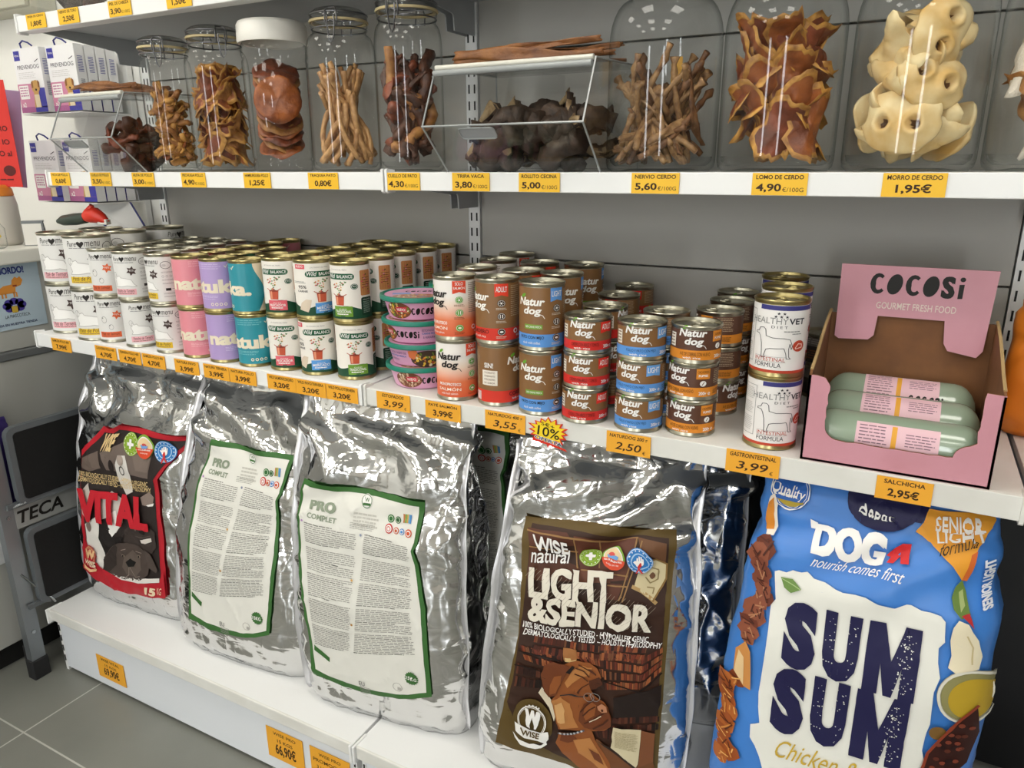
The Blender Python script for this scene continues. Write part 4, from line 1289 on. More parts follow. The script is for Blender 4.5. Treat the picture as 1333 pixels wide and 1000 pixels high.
# fifth jar: dark twisted necks
pr = [strip_mesh(.10, .028, .012, s, m_, 1.1, .012, 5) for s, m_ in ((41, M_DRK), (42, M_RED), (43, M_DRK))] + [stick_mesh(.12, .010, .012, s, m_, knob=.8, curl=.004) for s, m_ in ((44, M_DRK), (45, M_RED), (46, M_TAN))]
bundle(5, pr, 38, .11, 24, 'dried_neck', 'dark twisted dried neck in the fifth jar', 'dog chew', 'dark necks in the clip top jar beside the middle clear bin', zup=.11, inner=.011)
# large jars
pr = [stick_mesh(.16, .0048, .006, s, m_, n=16, knob=.9) for s, m_ in ((51, M_SIN), (52, M_SIN2), (53, M_SIN), (54, M_SIN2))] + [strip_mesh(.13, .013, .005, s, m_, .8, .008, 4) for s, m_ in ((55, M_SIN), (56, M_SIN2))]
bundle(6, pr, 58, .150, 25, 'sinew_stick', 'dried brown sinew stick in the large jar above the 5.60€ tag', 'dog chew', 'sinew sticks', zup=.03, inner=.010)
pr = [slab_mesh(.034, .055, .004, s, m_, .5, .4, M_YEL) for s, m_ in ((61, M_ORA), (62, M_RED), (63, M_ORA), (64, M_RED))]
heap(7, pr, 36, .030, .205, 26, 'pork_slice', 'flat reddish brown pork slice in the large jar above the right 4.90€ tag', 'dog chew', 'pork slices', .010, .6, toward=True, bias=.45)
sn = snout_mesh(3); sn2 = snout_mesh(8); sn3 = slab_mesh(.032, .036, .012, 71, M_SNT, .3, .5)
x, y, R = JL[8]; f = face(x, y)
def snout(da, dz, tilt, yawo, roll, data, rr=.064):
    rr = max(rr, .060)
    p = Vector((x + rr * sin(f + da), y - rr * cos(f + da), JZ + dz))
    q = Euler((tilt, roll, f + da + yawo)).to_quaternion(); p, sc = fit(8, data, p, q)
    place('pig_snout', data, p, q, 'cream dried pig snout in the large jar above the 1.95€ tag', 'dog chew', 'pig snouts').scale = (sc, sc, sc)
snout(-.25, .062, -.10, .0, .06, sn, .060)
snout(.22, .113, -.35, .1, .5, sn2, .056)
snout(.62, .155, .1, .5, 1.1, sn3); snout(.30, .172, -.2, .2, 1.9, sn2); snout(-.75, .165, .1, -.2, .8, sn3); snout(-.2, .150, .5, .1, 2.5, sn3, .045)
snout(.95, .040, .9, .2, .4, sn3); snout(.75, .070, 1.1, .1, 1.4, sn3); snout(-1.15, .035, .9, 0, .3, sn3); snout(-1.0, .085, .5, 0, 1.2, sn3)
snout(2.2, .05, .3, 0, 0, sn2); snout(3.3, .06, .2, 0, 1, sn2); snout(-2.2, .07, .3, 0, 2, sn2); snout(2.4, .13, .3, 0, .5, sn3); snout(-2.5, .14, .3, 0, 1.5, sn3); snout(3.2, .17, .2, 0, 2.5, sn2)
snout(-.55, .122, .2, -.1, 2.0, sn3, .05)
pr = [slab_mesh(.028, .06, .014, s, M_FUR, .5, .5) for s in (81, 82)] + [slab_mesh(.03, .04, .010, 83, M_TAN, .4, .4)]
heap(9, pr, 14, .035, .20, 27, 'furry_ear', 'furry white dried ear in the jar at the right edge', 'dog chew', 'furry ears', .012, .6, toward=True, bias=.5)

# ------------------------------------------------------------------ sloping acrylic bins
def bin_(x0, x1, label, ysh=0.):
    t = thing('treat_bin', label, 'bin', ((x0 + x1) / 2, ysh, JZ))
    w = (x1 - x0) / 2; T = .003
    prof = [(-.292, 0), (-.365, .070), (-.322, .160), (-.150, .166), (-.120, .166), (-.120, 0)]
    for s in (-1, 1):
        MB().prism(prof, T, ACRYL, lambda a, b, c, s=s: (s * (w - c), a, b)).build('side_panel', t)
    def panel(name, a, b, off=0., m=ACRYL, th=T, inset=T):
        (y0, z0), (y1, z1) = a, b
        d = Vector((0, y1 - y0, z1 - z0)).normalized(); n = Vector((0, -d.z, d.y))
        q = [Vector((0, y0, z0)), Vector((0, y1, z1))]
        v = []
        for sx in (-w + inset, w - inset):
            for p in q:
                for k in (0, th):
                    v.append((sx, p.y - n.y * k, p.z - n.z * k))
        return MB().add(v, [(0, 2, 3, 1), (4, 5, 7, 6), (0, 1, 5, 4), (2, 6, 7, 3), (0, 4, 6, 2), (1, 3, 7, 5)], m).build(name, t)
    fp = panel('front_panel', (-.292, .001), (-.365, .070))
    panel('floor_panel', (-.120, .0015), (-.292, .0015)); panel('back_panel', (-.120, .164), (-.120, .003))
    panel('top_panel', (-.318, .1605), (-.122, .1665))
    dv = MB().prism([(-.294, .004), (-.360, .070), (-.322, .152), (-.125, .16), (-.125, .004)], .0025, ACRYL, lambda a, b, c: (c, a, b)); dv.build('divider', t)
    # bright ground edges of the sheets
    e = MB()
    for s in (-1, 1):
        for a, b in zip(prof, prof[1:]):
            e.tube([(s * (w - .0015), *a), (s * (w - .0015), *b)], .0016, ACEDGE, 5)
    e.tube([(-w, -.365, .070), (w, -.365, .070)], .0016, ACEDGE, 5)
    e.build('sheet_edges', t)
    hb = MB(); hb.tube([(-w + .004, -.324, .160), (w - .004, -.324, .160)], .0042, mat('hinge_strip', 'd9d7cc', .35), 10); hb.tube([(-w + .004, -.330, .1515), (w - .004, -.330, .1515)], .005, ACEDGE, 8)
    hb.build('hinge_strip', t, 60)
    gr = MB()
    N = Vector((0, -.069, -.073)).normalized(); up = Vector((0, -.073, .069)).normalized()
    pts = []
    for cx, cy, a0 in ((.026, 0, 0), (-.026, 0, 90), (-.026, -.010, 180), (.026, -.010, 270)):
        pts += [(-w * .30 + cx + .006 * cos(radians(a0 + d)), cy + .006 * sin(radians(a0 + d))) for d in (0, 45, 90)]
    o = Vector((0, -.3575, .063))
    gr.tube([o + Vector((a, 0, 0)) + up * b + N * .002 for a, b in pts], .0012, ACEDGE, 6, True)
    gr.prism(pts, .001, mat('grip_sticker', '9fa3a6', .3), lambda a, b, c: tuple(o + Vector((a, 0, 0)) + up * b + N * c))
    gr.build('finger_grip', t)
    return t
bin_(-.862, -.650, 'sloping clear acrylic bin of dark dried feet at the left of the jar shelf')
bin_(.123, .402, 'sloping clear acrylic bin of dark tripe rolls in the middle of the jar shelf')
tr = [stick_mesh(.11, .017, .008, s, M_BLK, n=14, seg=12, knob=.9, curl=.004) for s in (91, 92, 93)] + [strip_mesh(.10, .040, .014, s, M_BLK, 1.2, .012, 5, edge=M_TRIM) for s in (94, 95)] + [strip_mesh(.09, .03, .012, 96, M_DRK, 1.2, .012, 5)]
def bin_fill(x0, x1, n, seed, zt, name, label, group, protos, empty_left=0.):
    r = random.Random(seed)
    for i in range(n):
        t = i / n; z = .022 + zt * t
        fy = -.285 - .06 * min(1, z / .07) if z < .07 else -.33 + (z - .07) * .4
        L = .10
        x = r.uniform(x0 + .055 + empty_left, x1 - .055); y = r.uniform(fy + .045, -.155)
        q = Euler((r.uniform(-.35, .35), pi / 2 + r.uniform(-.35, .35), r.uniform(-.45, .45))).to_quaternion()
        d = q @ Vector((0, 0, L / 2))
        place(name, r.choice(protos), Vector((x, y, JZ + z)) - d, q, label, 'dog chew', group)
bin_fill(.126, .398, 40, 31, .068, 'tripe_roll', 'dark dried tripe roll in the middle clear bin', 'tripe rolls', tr)
ft = [stick_mesh(.09, .011, .010, s, M_DRK, n=14, seg=10, knob=.9, curl=.006) for s in (101, 102)] + [strip_mesh(.085, .03, .012, 103, M_RED, 1.2, .012, 5), strip_mesh(.085, .03, .012, 104, M_BLK, 1.2, .012, 5)]
bin_fill(-.800, -.652, 22, 32, .075, 'chicken_chew', 'dark dried foot in the left clear bin', 'dried feet', ft)
bk = [strip_mesh(.25, .020, .003, s, M_BARK, .5, .004, .5, n=24) for s in (111, 112, 113)]
r = random.Random(6)
for i in range(7):
    q = Euler((0, pi / 2 - .03 * (i % 3), r.uniform(-.10, .10))).to_quaternion()
    place('hide_strip', bk[i % 3], Vector((.135 + r.uniform(-.01, .02), -.30 + .022 * i, JZ + .176 + .003 * (i % 2))), q @ Quaternion((0, 0, 1), pi / 2 + .2 * i), 'long brown hide strip lying on the lid of the middle clear bin', 'dog chew', 'hide strips on the middle bin')
bk2 = [strip_mesh(.20, .022, .003, s, M_BARK, .5, .004, .5, n=24) for s in (114, 115)]
for i in range(5):
    q = Euler((0, pi / 2 - .02 * (i % 2), r.uniform(-.08, .08))).to_quaternion()
    place('hide_strip', bk2[i % 2], Vector((-.868 + r.uniform(-.004, .015), -.30 + .03 * i, JZ + .176 + .003 * (i % 2))), q @ Quaternion((0, 0, 1), pi / 2 + .2 * i), 'brown hide strip lying on the lid of the left clear bin', 'dog chew', 'hide strips on the left bin')
# bin on the topmost shelf
t = thing('treat_bin', 'clear bin of dark chews on the topmost shelf', 'bin', (-.80, -.16, 1.5985))
MB().box(-.15, .15, -.13, -.127, 0, .15, ACRYL).box(-.15, .15, .127, .13, 0, .15, ACRYL).box(-.15, -.147, -.127, .127, 0, .15, ACRYL).box(.147, .15, -.127, .127, 0, .15, ACRYL).box(-.147, .147, -.127, .127, 0, .003, ACRYL).build('clear_walls', t)
r = random.Random(8)
for i in range(14):
    q = Euler((r.uniform(-.2, .2), pi / 2 + r.uniform(-.15, .15), r.uniform(-.4, .4))).to_quaternion()
    place('dark_chew', r.choice(ft), Vector((-.80 + r.uniform(-.08, .08), -.16 + r.uniform(-.10, .09), 1.62 + .003 * i)) - q @ Vector((0, 0, .045)), q, 'dark dried chew in the bin on the topmost shelf', 'dog chew', 'chews on the topmost shelf')

# ================================================================== SACKS
DK = .1873
def foil_material(name, col, rough, bump=.38):
    m = mat(name, col, rough, 1.)
    nt = m.node_tree; b = nt.nodes['Principled BSDF']
    tc = nt.nodes.new('ShaderNodeTexCoord')
    def ridged(scale, stretch, rot, dist):
        mp = nt.nodes.new('ShaderNodeMapping'); mp.inputs['Scale'].default_value = stretch; mp.inputs['Rotation'].default_value = rot
        n = nt.nodes.new('ShaderNodeTexNoise'); n.inputs['Scale'].default_value = scale; n.inputs['Detail'].default_value = 2.0; n.inputs['Distortion'].default_value = dist
        a1 = nt.nodes.new('ShaderNodeMath'); a1.operation = 'SUBTRACT'; a1.inputs[1].default_value = .5
        a2 = nt.nodes.new('ShaderNodeMath'); a2.operation = 'ABSOLUTE'
        nt.links.new(tc.outputs['Object'], mp.inputs['Vector']); nt.links.new(mp.outputs['Vector'], n.inputs['Vector'])
        nt.links.new(n.outputs['Fac'], a1.inputs[0]); nt.links.new(a1.outputs[0], a2.inputs[0])
        return a2.outputs[0]
    r1 = ridged(7, (1, 1, .6), (0, .5, 0), .4); r2 = ridged(15, (.6, .5, 1.6), (0, -.45, 0), .6); r3 = ridged(13, (1.4, 1.4, .45), (0, .25, 0), .3)
    s1 = nt.nodes.new('ShaderNodeMath'); s1.operation = 'MULTIPLY_ADD'; s1.inputs[1].default_value = 2.2
    nt.links.new(r1, s1.inputs[0]); nt.links.new(r2, s1.inputs[2])
    s2 = nt.nodes.new('ShaderNodeMath'); s2.operation = 'ADD'
    nt.links.new(s1.outputs[0], s2.inputs[0]); nt.links.new(r3, s2.inputs[1])
    bp = nt.nodes.new('ShaderNodeBump'); bp.inputs['Strength'].default_value = bump; bp.inputs['Distance'].default_value = .014
    nt.links.new(s2.outputs[0], bp.inputs['Height']); nt.links.new(bp.outputs['Normal'], b.inputs['Normal'])
    return m
FOIL = foil_material('silver_foil', 'dcdcdc', .12)
SEAL = mat('foil_seal_edge', 'e2e2e6', .3, .6)
BLUEP = mat('blue_sack_film', '3f7fd0', .36, bump=(30, .15, 4))

def smooth(a, b, x):
    t = max(0., min(1., (x - a) / (b - a))); return t * t * (3 - 2 * t)

def lerp_table(T, t):
    for (a, x), (b, y) in zip(T, T[1:]):
        if t <= b: return x + (y - x) * smooth(0, 1, (t - a) / (b - a))
    return T[-1][1]

class Sack:
    def __init__(s, c, yawd, W, D, H, shear=0., lean=0., seed=0, crinkle=1., label=None, depth=None, width=None):
        s.c, s.yaw, s.W, s.D, s.H, s.shear, s.lean, s.seed, s.cr, s.label = c, radians(yawd), W, D, H, shear, lean, seed, crinkle, label
        s.n = 4.2
        s.depth = depth or [(0, .72), (.06, .92), (.16, 1.02), (.4, 1.0), (.6, .86), (.78, .60), (.9, .34), (.955, .12), (1, .07)]
        s.width = width or [(0, .96), (.06, 1.0), (.3, 1.03), (.6, 1.0), (.85, .97), (1, .97)]
        s.cache = {}
    def dims(s, z):
        t = max(0, min(1, z / s.H))
        return s.W / 2 * lerp_table(s.width, t), s.D / 2 * lerp_table(s.depth, t), s.lean * z + .02 * smooth(.8, 1, t), s.shear * z
    def flat(s, u, z):
        a, b, cy, sx = s.dims(z)
        q = min(.985, abs(u - sx) / a)
        return Vector((u, cy - b * (1 - q ** s.n) ** (1 / s.n), z))
    def ring(s, th, z):
        a, b, cy, sx = s.dims(z)
        c, d = cos(th), sin(th)
        e = 2 / s.n
        return Vector((sx + a * math.copysign(abs(c) ** e, c), cy + b * math.copysign(abs(d) ** e, d), z))
    def disp(s, p):
        t = p.z / s.H; o = Vector((s.seed * 7.3, s.seed * 3.1, s.seed * 1.7))
        q = p + o
        w = .011 * noise.noise(Vector((q.x * 5, q.y * 5, q.z * 4))) * smooth(0, .1, t)
        # long creases running down and across the film
        k1 = 1 - abs(noise.noise(Vector((q.x * 9 + q.z * 5, q.y * 9, q.z * 4.5)))) * 2.2
        k2 = 1 - abs(noise.noise(Vector((q.x * 16 - q.z * 11, q.y * 16 + 4, q.z * 12)))) * 2.2
        k3 = noise.noise(Vector((q.x * 42 + q.z * 20, q.y * 42, q.z * 30)))
        inlab = 0.
        if s.label and p.y < 0:
            u0, u1, z0, z1 = s.label
            m = .03
            inlab = smooth(u0 - m, u0 + m, p.x - s.shear * p.z) * (1 - smooth(u1 - m, u1 + m, p.x - s.shear * p.z)) * smooth(z0 - m, z0 + m, p.z) * (1 - smooth(z1 - m, z1 + m, p.z))
        g = (1 - .72 * inlab) * s.cr * smooth(-.05, .12, t)
        w += g * (.0065 * max(0, k1) ** 3 + .0042 * max(0, k2) ** 3 + .0022 * k3)
        # pulled folds under the top seal
        f = smooth(.66, .86, t) * (1 - smooth(.91, .95, t))
        w += f * s.cr * .010 * sin(q.x * 34 + 5 * sin(q.z * 20) + 3 * noise.noise(Vector((q.x * 6, 0, q.z * 6))))
        # gathered film at the foot
        f = (1 - smooth(.06, .2, t))
        w += f * s.cr * .004 * noise.noise(Vector((q.x * 40, q.y * 40, q.z * 12)))
        if t > .93: w += .0012 * sin(p.z * 900) * s.cr
        return w
    def front(s, u, z):
        """point and normal of the printed front (sack space)"""
        h = .002
        def P(a, b):
            k = (round(a * 1e5), round(b * 1e5))
            if k in s.cache: return s.cache[k]
            p = s.flat(a, b)
            n0 = (s.flat(a + h, b) - s.flat(a - h, b)).cross(s.flat(a, b + h) - s.flat(a, b - h)).normalized()
            r = p + n0 * s.disp(p)
            s.cache[k] = r
            return r
        p = P(u, z)
        n = (P(u + h, z) - P(u - h, z)).cross(P(u, z + h) - P(u, z - h)).normalized()
        return p + n * .0030, n
    def build(s, name, label, film, group=None, na=176, nz=104, seal=True):
        t = thing(name, label, 'pet food sack', (s.c[0], s.c[1], DK), (0, 0, s.yaw), group)
        V = []; F = []
        zs = [s.H * i / nz for i in range(nz + 1)]
        for z in zs:
            for k in range(na):
                th = 2 * pi * k / na; h = .004
                # even spacing round the squarish section
                p = s.ring(th, z)
                n0 = (s.ring(th + h, z) - s.ring(th - h, z)).cross(s.ring(th, min(s.H, z + h)) - s.ring(th, z - h if z > h else z))
                n0 = n0.normalized() if n0.length > 0 else Vector((0, 0, 1))
                q = p + n0 * s.disp(p)
                q.z = max(q.z, .0004)
                V.append(q)
        for i in range(nz):
            for k in range(na):
                j = (k + 1) % na
                F.append((i * na + k, i * na + j, (i + 1) * na + j, (i + 1) * na + k))
        F.append(tuple(range(na - 1, -1, -1))); F.append(tuple(nz * na + k for k in range(na)))
        MB().add(V, F, film).build('film_body', t, 180)
        if seal:
            for sx in (-1, 1):
                m = MB(); vs = []; fs = []
                N = 46
                for i in range(N + 1):
                    z = s.H * (.03 + .96 * i / N)
                    a, b, cy, shx = s.dims(z)
                    p = s.flat(shx + sx * a * .955, z); p.y += .002
                    d = Vector((sx * .80, -.60, 0)); w = .0125 + .003 * noise.noise(Vector((z * 14, sx, s.seed)))
                    e = Vector((.6 * sx, .8, 0)) * (.003 * noise.noise(Vector((z * 11, sx * 3, s.seed + 4))))
                    for kk in (-.0006, .0006):
                        o = Vector((.6 * sx, .8, 0)) * kk
                        vs += [p + o - d * .004, p + d * w + e + o]
                for i in range(N):
                    o = i * 4
                    fs += [(o, o + 1, o + 5, o + 4), (o + 2, o + 6, o + 7, o + 3), (o + 1, o + 3, o + 7, o + 5), (o, o + 4, o + 6, o + 2)]
                fs += [(0, 2, 3, 1), (N * 4, N * 4 + 1, N * 4 + 3, N * 4 + 2)]
                m.add(vs, fs, SEAL).build('side_seal', t, 180)
        s.t = t
        return t
    def print(s, name, art, eps=.0008):
        return link(name, art.mesh(name, s.front, eps), s.t)

def badge(a, q, kind, l):
    """round seal spanned by left, right and bottom points"""
    (x0, y0), (x1, y1), (x2, y2) = q
    u, v, r = (x0 + x1) / 2, (y0 + y1) / 2, math.hypot(x1 - x0, y1 - y0) / 2
    if kind == 'cross':
        a.ell(u, v, r, r, pc('86a92e'), l, 26); a.ell(u, v, r * .94, r * .94, pc('d6e2a8'), l + 1, 26, ring=.05); a.ell(u, v, r * .6, r * .6, pc('a9c455'), l + 1, 22, ring=.08)
        a.rect(u - r * .42, v - r * .14, u + r * .42, v + r * .14, WH, l + 2); a.rect(u - r * .14, v - r * .42, u + r * .14, v + r * .42, WH, l + 2)
        for k in range(14): a.ell(u + r * .78 * cos(k * .449), v + r * .78 * sin(k * .449), r * .055, r * .05, WH, l + 2, 6)
    elif kind == 'bowl':
        a.ell(u, v, r, r, pc('7fa83a'), l, 26); a.ell(u, v, r * .84, r * .84, WH, l + 1, 24); a.ell(u, v, r * .76, r * .76, pc('e8cfa2'), l + 2, 24)
        a.poly([(u + r * cos(t), v + r * sin(t)) for t in [pi + .12 + (pi - .24) * i / 12 for i in range(13)]], pc('d44a2c'), l + 3)
        a.text('100% GRAIN FREE', u, v - r * .34, WH, l + 4, h=r * .14, w=r * 1.45, bold=.02); a.text('ALLERGEN FREE', u, v - r * .62, WH, l + 4, h=r * .11, w=r * .9)
        a.poly([(u - r * .42, v + r * .12), (u + r * .42, v + r * .12), (u + r * .25, v - r * .14), (u - r * .25, v - r * .14)], pc('6f9fd8'), l + 4); a.ell(u, v + r * .16, r * .26, r * .16, pc('d0504a'), l + 4, 12)
    else:
        a.ell(u, v, r, r, pc('2f7cc4'), l, 26); a.ell(u, v, r * .95, r * .95, pc('bcd7ef'), l + 1, 26, ring=.06); a.ell(u, v, r * .66, r * .66, pc('a8cbe8'), l + 1, 22, ring=.12)
        for dx, h in ((-.22, .30), (-.07, .46), (.08, .46), (.22, .32)): a.rect(u + r * (dx - .055), v - r * .1, u + r * (dx + .055), v + r * h, WH, l + 2)
        a.ell(u, v - r * .14, r * .27, r * .26, WH, l + 2, 14); a.stroke([(u - r * .40, v + r * .02), (u - r * .15, v - r * .2)], r * .12, WH, l + 2)
        a.stroke([(u - r * .18, v - r * .98), (u + r * .06, v - r * .35), (u, v - r * .12), (u - r * .08, v - r * .35), (u + r * .22, v - r * .92)], r * .12, pc('c7342c'), l + 3)
        for k in range(16): a.ell(u + r * .82 * cos(k * .393), v + r * .82 * sin(k * .393), r * .05, r * .05, WH, l + 2, 6)

def mid(p, q, t): return (p[0] + (q[0] - p[0]) * t, p[1] + (q[1] - p[1]) * t)
def quad_rows(a, q, rows, cols, colours, l, seed, gapc=None, jitter=.35, fill=.82):
    """rows of upright book spines filling the quad tl, tr, br, bl"""
    r = random.Random(seed); tl, tr, br, bl = q
    for i in range(rows):
        L0, L1 = mid(tl, bl, i / rows), mid(tl, bl, (i + fill) / rows); R0, R1 = mid(tr, br, i / rows), mid(tr, br, (i + fill) / rows)
        x = 0.
        while x < 1:
            w = (1 / cols) * r.uniform(.5, 1.4); e = min(1, x + w * .88); h = r.uniform(0, jitter)
            p0 = mid(mid(L0, R0, x), mid(L1, R1, x), h * .5); p1 = mid(mid(L0, R0, e), mid(L1, R1, e), h * .5)
            p2, p3 = mid(L1, R1, e), mid(L1, R1, x)
            m = pc(r.choice(colours))
            a.tri([(p0, p1, p2), (p0, p2, p3)], m, l)
            x += w

# ------------------------------------------------------------------ sack with the brown library label
sk = Sack((.406, -.318), 14, .370, .20, .640, .05, 0, 2, label=(-.13, .16, .03, .53), width=[(0, .97), (.06, 1.0), (.3, 1.0), (.6, .94), (.85, .86), (1, .85)])
sk.build('foil_sack', 'silver foil sack with a brown label picturing a tan bulldog in a library', FOIL, 'silver foil sacks')
a = Art(su=.0075, sv=.0075)
OLV = pc('5d4a22', .3); BR0 = pc('3a241a', .3)
a.poly([(-0.1012,0.5223),(0.1508,0.5226),(0.1480,0.4232),(0.1458,0.3207),(0.1428,0.1701),(0.1417,0.0512),(0.0714,0.0502),(0.0071,0.0627),(-0.0700,0.0782),(-0.1427,0.0870),(-0.1265,0.1694),(-0.1125,0.2536),(-0.1010,0.3174),(-0.0992,0.4187)], OLV, 1)
a.poly([(-0.0860,0.5093),(0.1387,0.5106),(0.1394,0.4272),(0.1384,0.3196),(0.1347,0.1684),(0.1351,0.0624),(0.0712,0.0642),(0.0072,0.0747),(-0.0995,0.1191),(-0.1187,0.1847),(-0.1102,0.2271),(-0.1013,0.2935),(-0.0913,0.3973)], BR0, 2)
# coffered ceiling and arch
for q, c in (([(-0.0917,0.5014),(-0.0239,0.5057),(-0.0027,0.4898),(-0.0862,0.4752)], '5a3426'), ([(-0.0123,0.5035),(0.0892,0.5060),(0.0776,0.4393),(0.0421,0.4329),(-0.0001,0.4473)], '63392a'), ([(-0.0862,0.4752),(-0.0003,0.4494),(-0.0078,0.4269),(-0.0894,0.4192)], '54301f'),
             ([(-0.0001,0.4473),(0.0500,0.4488),(0.0512,0.4318),(-0.0077,0.4247)], '6d4330'), ([(0.0467,0.4313),(0.0692,0.4319),(0.0641,0.4071),(0.0348,0.4055)], '5c3526'), ([(0.0914,0.5062),(0.1353,0.5045),(0.1350,0.4719),(0.0966,0.4900)], '6e4a30')):
    a.poly(q, pc(c, .3), 3)
for p in ([(-0.0916,0.4976),(0.0914,0.5051)], [(-0.0862,0.4741),(-0.0067,0.4764)], [(0.0022,0.4465),(0.0771,0.4456)], [(0.0469,0.4281),(0.0783,0.4287)], [(-0.0122,0.5010),(-0.0048,0.4489)], [(0.0288,0.5035),(0.0315,0.4531)], [(0.0903,0.5050),(0.0663,0.4074)], [(0.0982,0.5024),(0.0783,0.4287),(0.0709,0.4057)]):
    a.stroke(p, .0022, pc('9a7448', .3), 4)
a.stroke([(0.0872,0.4298),(0.1008,0.4250),(0.1147,0.4160),(0.1240,0.4084)], .006, pc('b0905e', .3), 4)
a.poly([(0.0961,0.4607),(0.1063,0.4751),(0.1193,0.4789),(0.1373,0.4699),(0.1378,0.4465),(0.1194,0.4111),(0.1033,0.4210),(0.0893,0.4322)], pc('cdbf98', .3), 4)
a.stroke([(0.0961,0.4607),(0.1063,0.4751),(0.1193,0.4789),(0.1373,0.4699),(0.1378,0.4465),(0.1194,0.4111)], .003, pc('8a6a3c', .3), 5)
for p in ([(0.1052,0.4575),(0.1137,0.4628),(0.1249,0.4598),(0.1237,0.4448),(0.1131,0.4393),(0.1060,0.4469)], [(0.1092,0.4325),(0.1202,0.4317),(0.1186,0.4230)]): a.stroke(p, .002, pc('8f7d56', .3), 5)
a.ell(*[(0.1157,0.4502)][0], .0035, .004, pc('6b4a34', .3), 6, 10)
BK = ('6b2f1f', '7c3a22', '8a4a2a', '4a2418', '9a5a34', '5a2a1c', '2c1812', '70452c')
BKD = ('3a1d14', '4a2418', '2a1610', '5a3020', '1e120d')
quad_rows(a, [(-0.0699,0.3278),(0.0382,0.3247),(0.0397,0.2958),(-0.0781,0.2868)], 2, 22, BK, 5, 1)
quad_rows(a, [(0.0403,0.3298),(0.1149,0.3317),(0.1096,0.3071),(0.0397,0.2958)], 2, 16, BK, 5, 2)
quad_rows(a, [(-0.0963,0.3018),(-0.0226,0.2967),(-0.0216,0.2674),(-0.0862,0.2740)], 2, 18, BK, 5, 3)
quad_rows(a, [(-0.1001,0.2666),(-0.0216,0.2649),(-0.0233,0.2300),(-0.1073,0.2142)], 2, 16, BKD, 5, 4)
quad_rows(a, [(0.0019,0.3029),(0.0464,0.3029),(0.0480,0.2671),(0.0277,0.2735)], 2, 12, BK, 5, 5)
quad_rows(a, [(0.0455,0.3213),(0.1089,0.3151),(0.1077,0.2550),(0.0510,0.2441)], 4, 16, BK, 5, 6)
quad_rows(a, [(0.1069,0.3125),(0.1388,0.3334),(0.1393,0.2901),(0.1077,0.2550)], 4, 8, BK, 5, 7)
quad_rows(a, [(0.0660,0.1968),(0.1402,0.2116),(0.1397,0.1799),(0.0672,0.1649)], 2, 16, BKD, 5, 8)
quad_rows(a, [(0.0355,0.1637),(0.0668,0.1755),(0.0657,0.1428),(0.0428,0.1462)], 1, 8, BKD, 5, 9)
a.poly([(-0.0210,0.3111),(0.0015,0.3122),(0.0024,0.2911),(-0.0201,0.2899)], pc('a06a3c', .3), 6); a.poly([(-0.0180,0.2950),(0.0011,0.2957),(0.0014,0.2874),(-0.0177,0.2879)], pc('d8b880', .3), 6)
a.poly([(0.0647,0.2336),(0.1405,0.2687),(0.1381,0.2112),(0.0682,0.1972)], pc('201410', .3), 6)
for p in ([(0.0481,0.2645),(0.1079,0.2524)], [(0.1077,0.2550),(0.1393,0.2889)], [(-0.0983,0.2918),(-0.0223,0.2871)], [(-0.1048,0.2631),(-0.0216,0.2636)]): a.stroke(p, .0022, pc('1d100b', .3), 7)
# table, open book
a.poly([(0.0406,0.1457),(0.1100,0.1056),(0.1315,0.1243),(0.1367,0.1089),(0.1353,0.0910),(0.0794,0.0502),(0.0468,0.0514),(0.0320,0.1246)], pc('6e4426', .3), 7)
a.poly([(0.1134,0.1798),(0.1344,0.1761),(0.1340,0.1193),(0.1100,0.1056)], pc('7a4a2c', .3), 8)
a.poly([(0.0685,0.1780),(0.1133,0.1811),(0.1091,0.1054),(0.0648,0.1350)], pc('cfc4a2', .3), 9)
a.poly([(0.0637,0.1356),(0.1091,0.1068),(0.1080,0.1010),(0.0430,0.1421)], pc('2a1a12', .3), 9)
a.micro(*[f for f in ([(0.0714,0.1711)][0][0], [(0.1079,0.1786)][0][0], [(0.0893,0.1708)][0][1], [(0.0907,0.1373)][0][1])], 16, pc('a89c7c', .3), 10, .4)
# the dog
T1, T2, T3, T4, T5 = (pc(c, .3) for c in ('8f5228', 'b57a44', '6e3a1e', 'd0a068', '4e2816'))
a.poly([(-0.0625,0.2186),(-0.0557,0.2325),(-0.0368,0.2087),(-0.0317,0.1772),(-0.0338,0.1659),(-0.0436,0.1939)], pc('d8ccb4', .3), 8)
a.poly([(-0.0253,0.1457),(-0.0009,0.1480),(0.0309,0.1641),(0.0384,0.1425),(0.0528,0.1208),(0.0649,0.1010),(0.0699,0.0724),(0.0701,0.0544),(0.0421,0.0642),(0.0094,0.0767),(-0.0187,0.1022),(-0.0308,0.1222)], T1, 8)
a.poly([(-0.0006,0.1343),(0.0291,0.1460),(0.0460,0.1193),(0.0628,0.0914),(0.0560,0.0793),(0.0327,0.0964),(0.0092,0.1112)], T2, 9); a.poly([(0.0274,0.1236),(0.0460,0.1165),(0.0558,0.0959),(0.0372,0.1033)], T3, 10)
a.poly([(-0.0218,0.1436),(-0.0008,0.1453),(0.0086,0.1362),(-0.0098,0.1267),(-0.0239,0.1293)], T3, 9)
a.poly([(-0.0176,0.2843),(-0.0088,0.2898),(0.0045,0.2943),(0.0224,0.2939),(0.0373,0.2854),(0.0445,0.2702),(0.0381,0.2627),(0.0294,0.2559),(0.0286,0.2452),(0.0333,0.2368),(0.0413,0.2304),(0.0516,0.2258),(0.0590,0.2166),(0.0649,0.1965),(0.0639,0.1790),(0.0535,0.1674),(0.0355,0.1616),(0.0173,0.1578),(0.0058,0.1562),(-0.0266,0.1531),(-0.0317,0.1772),(-0.0380,0.2085),(-0.0301,0.2261),(-0.0235,0.2434),(-0.0159,0.2646)], T1, 9)
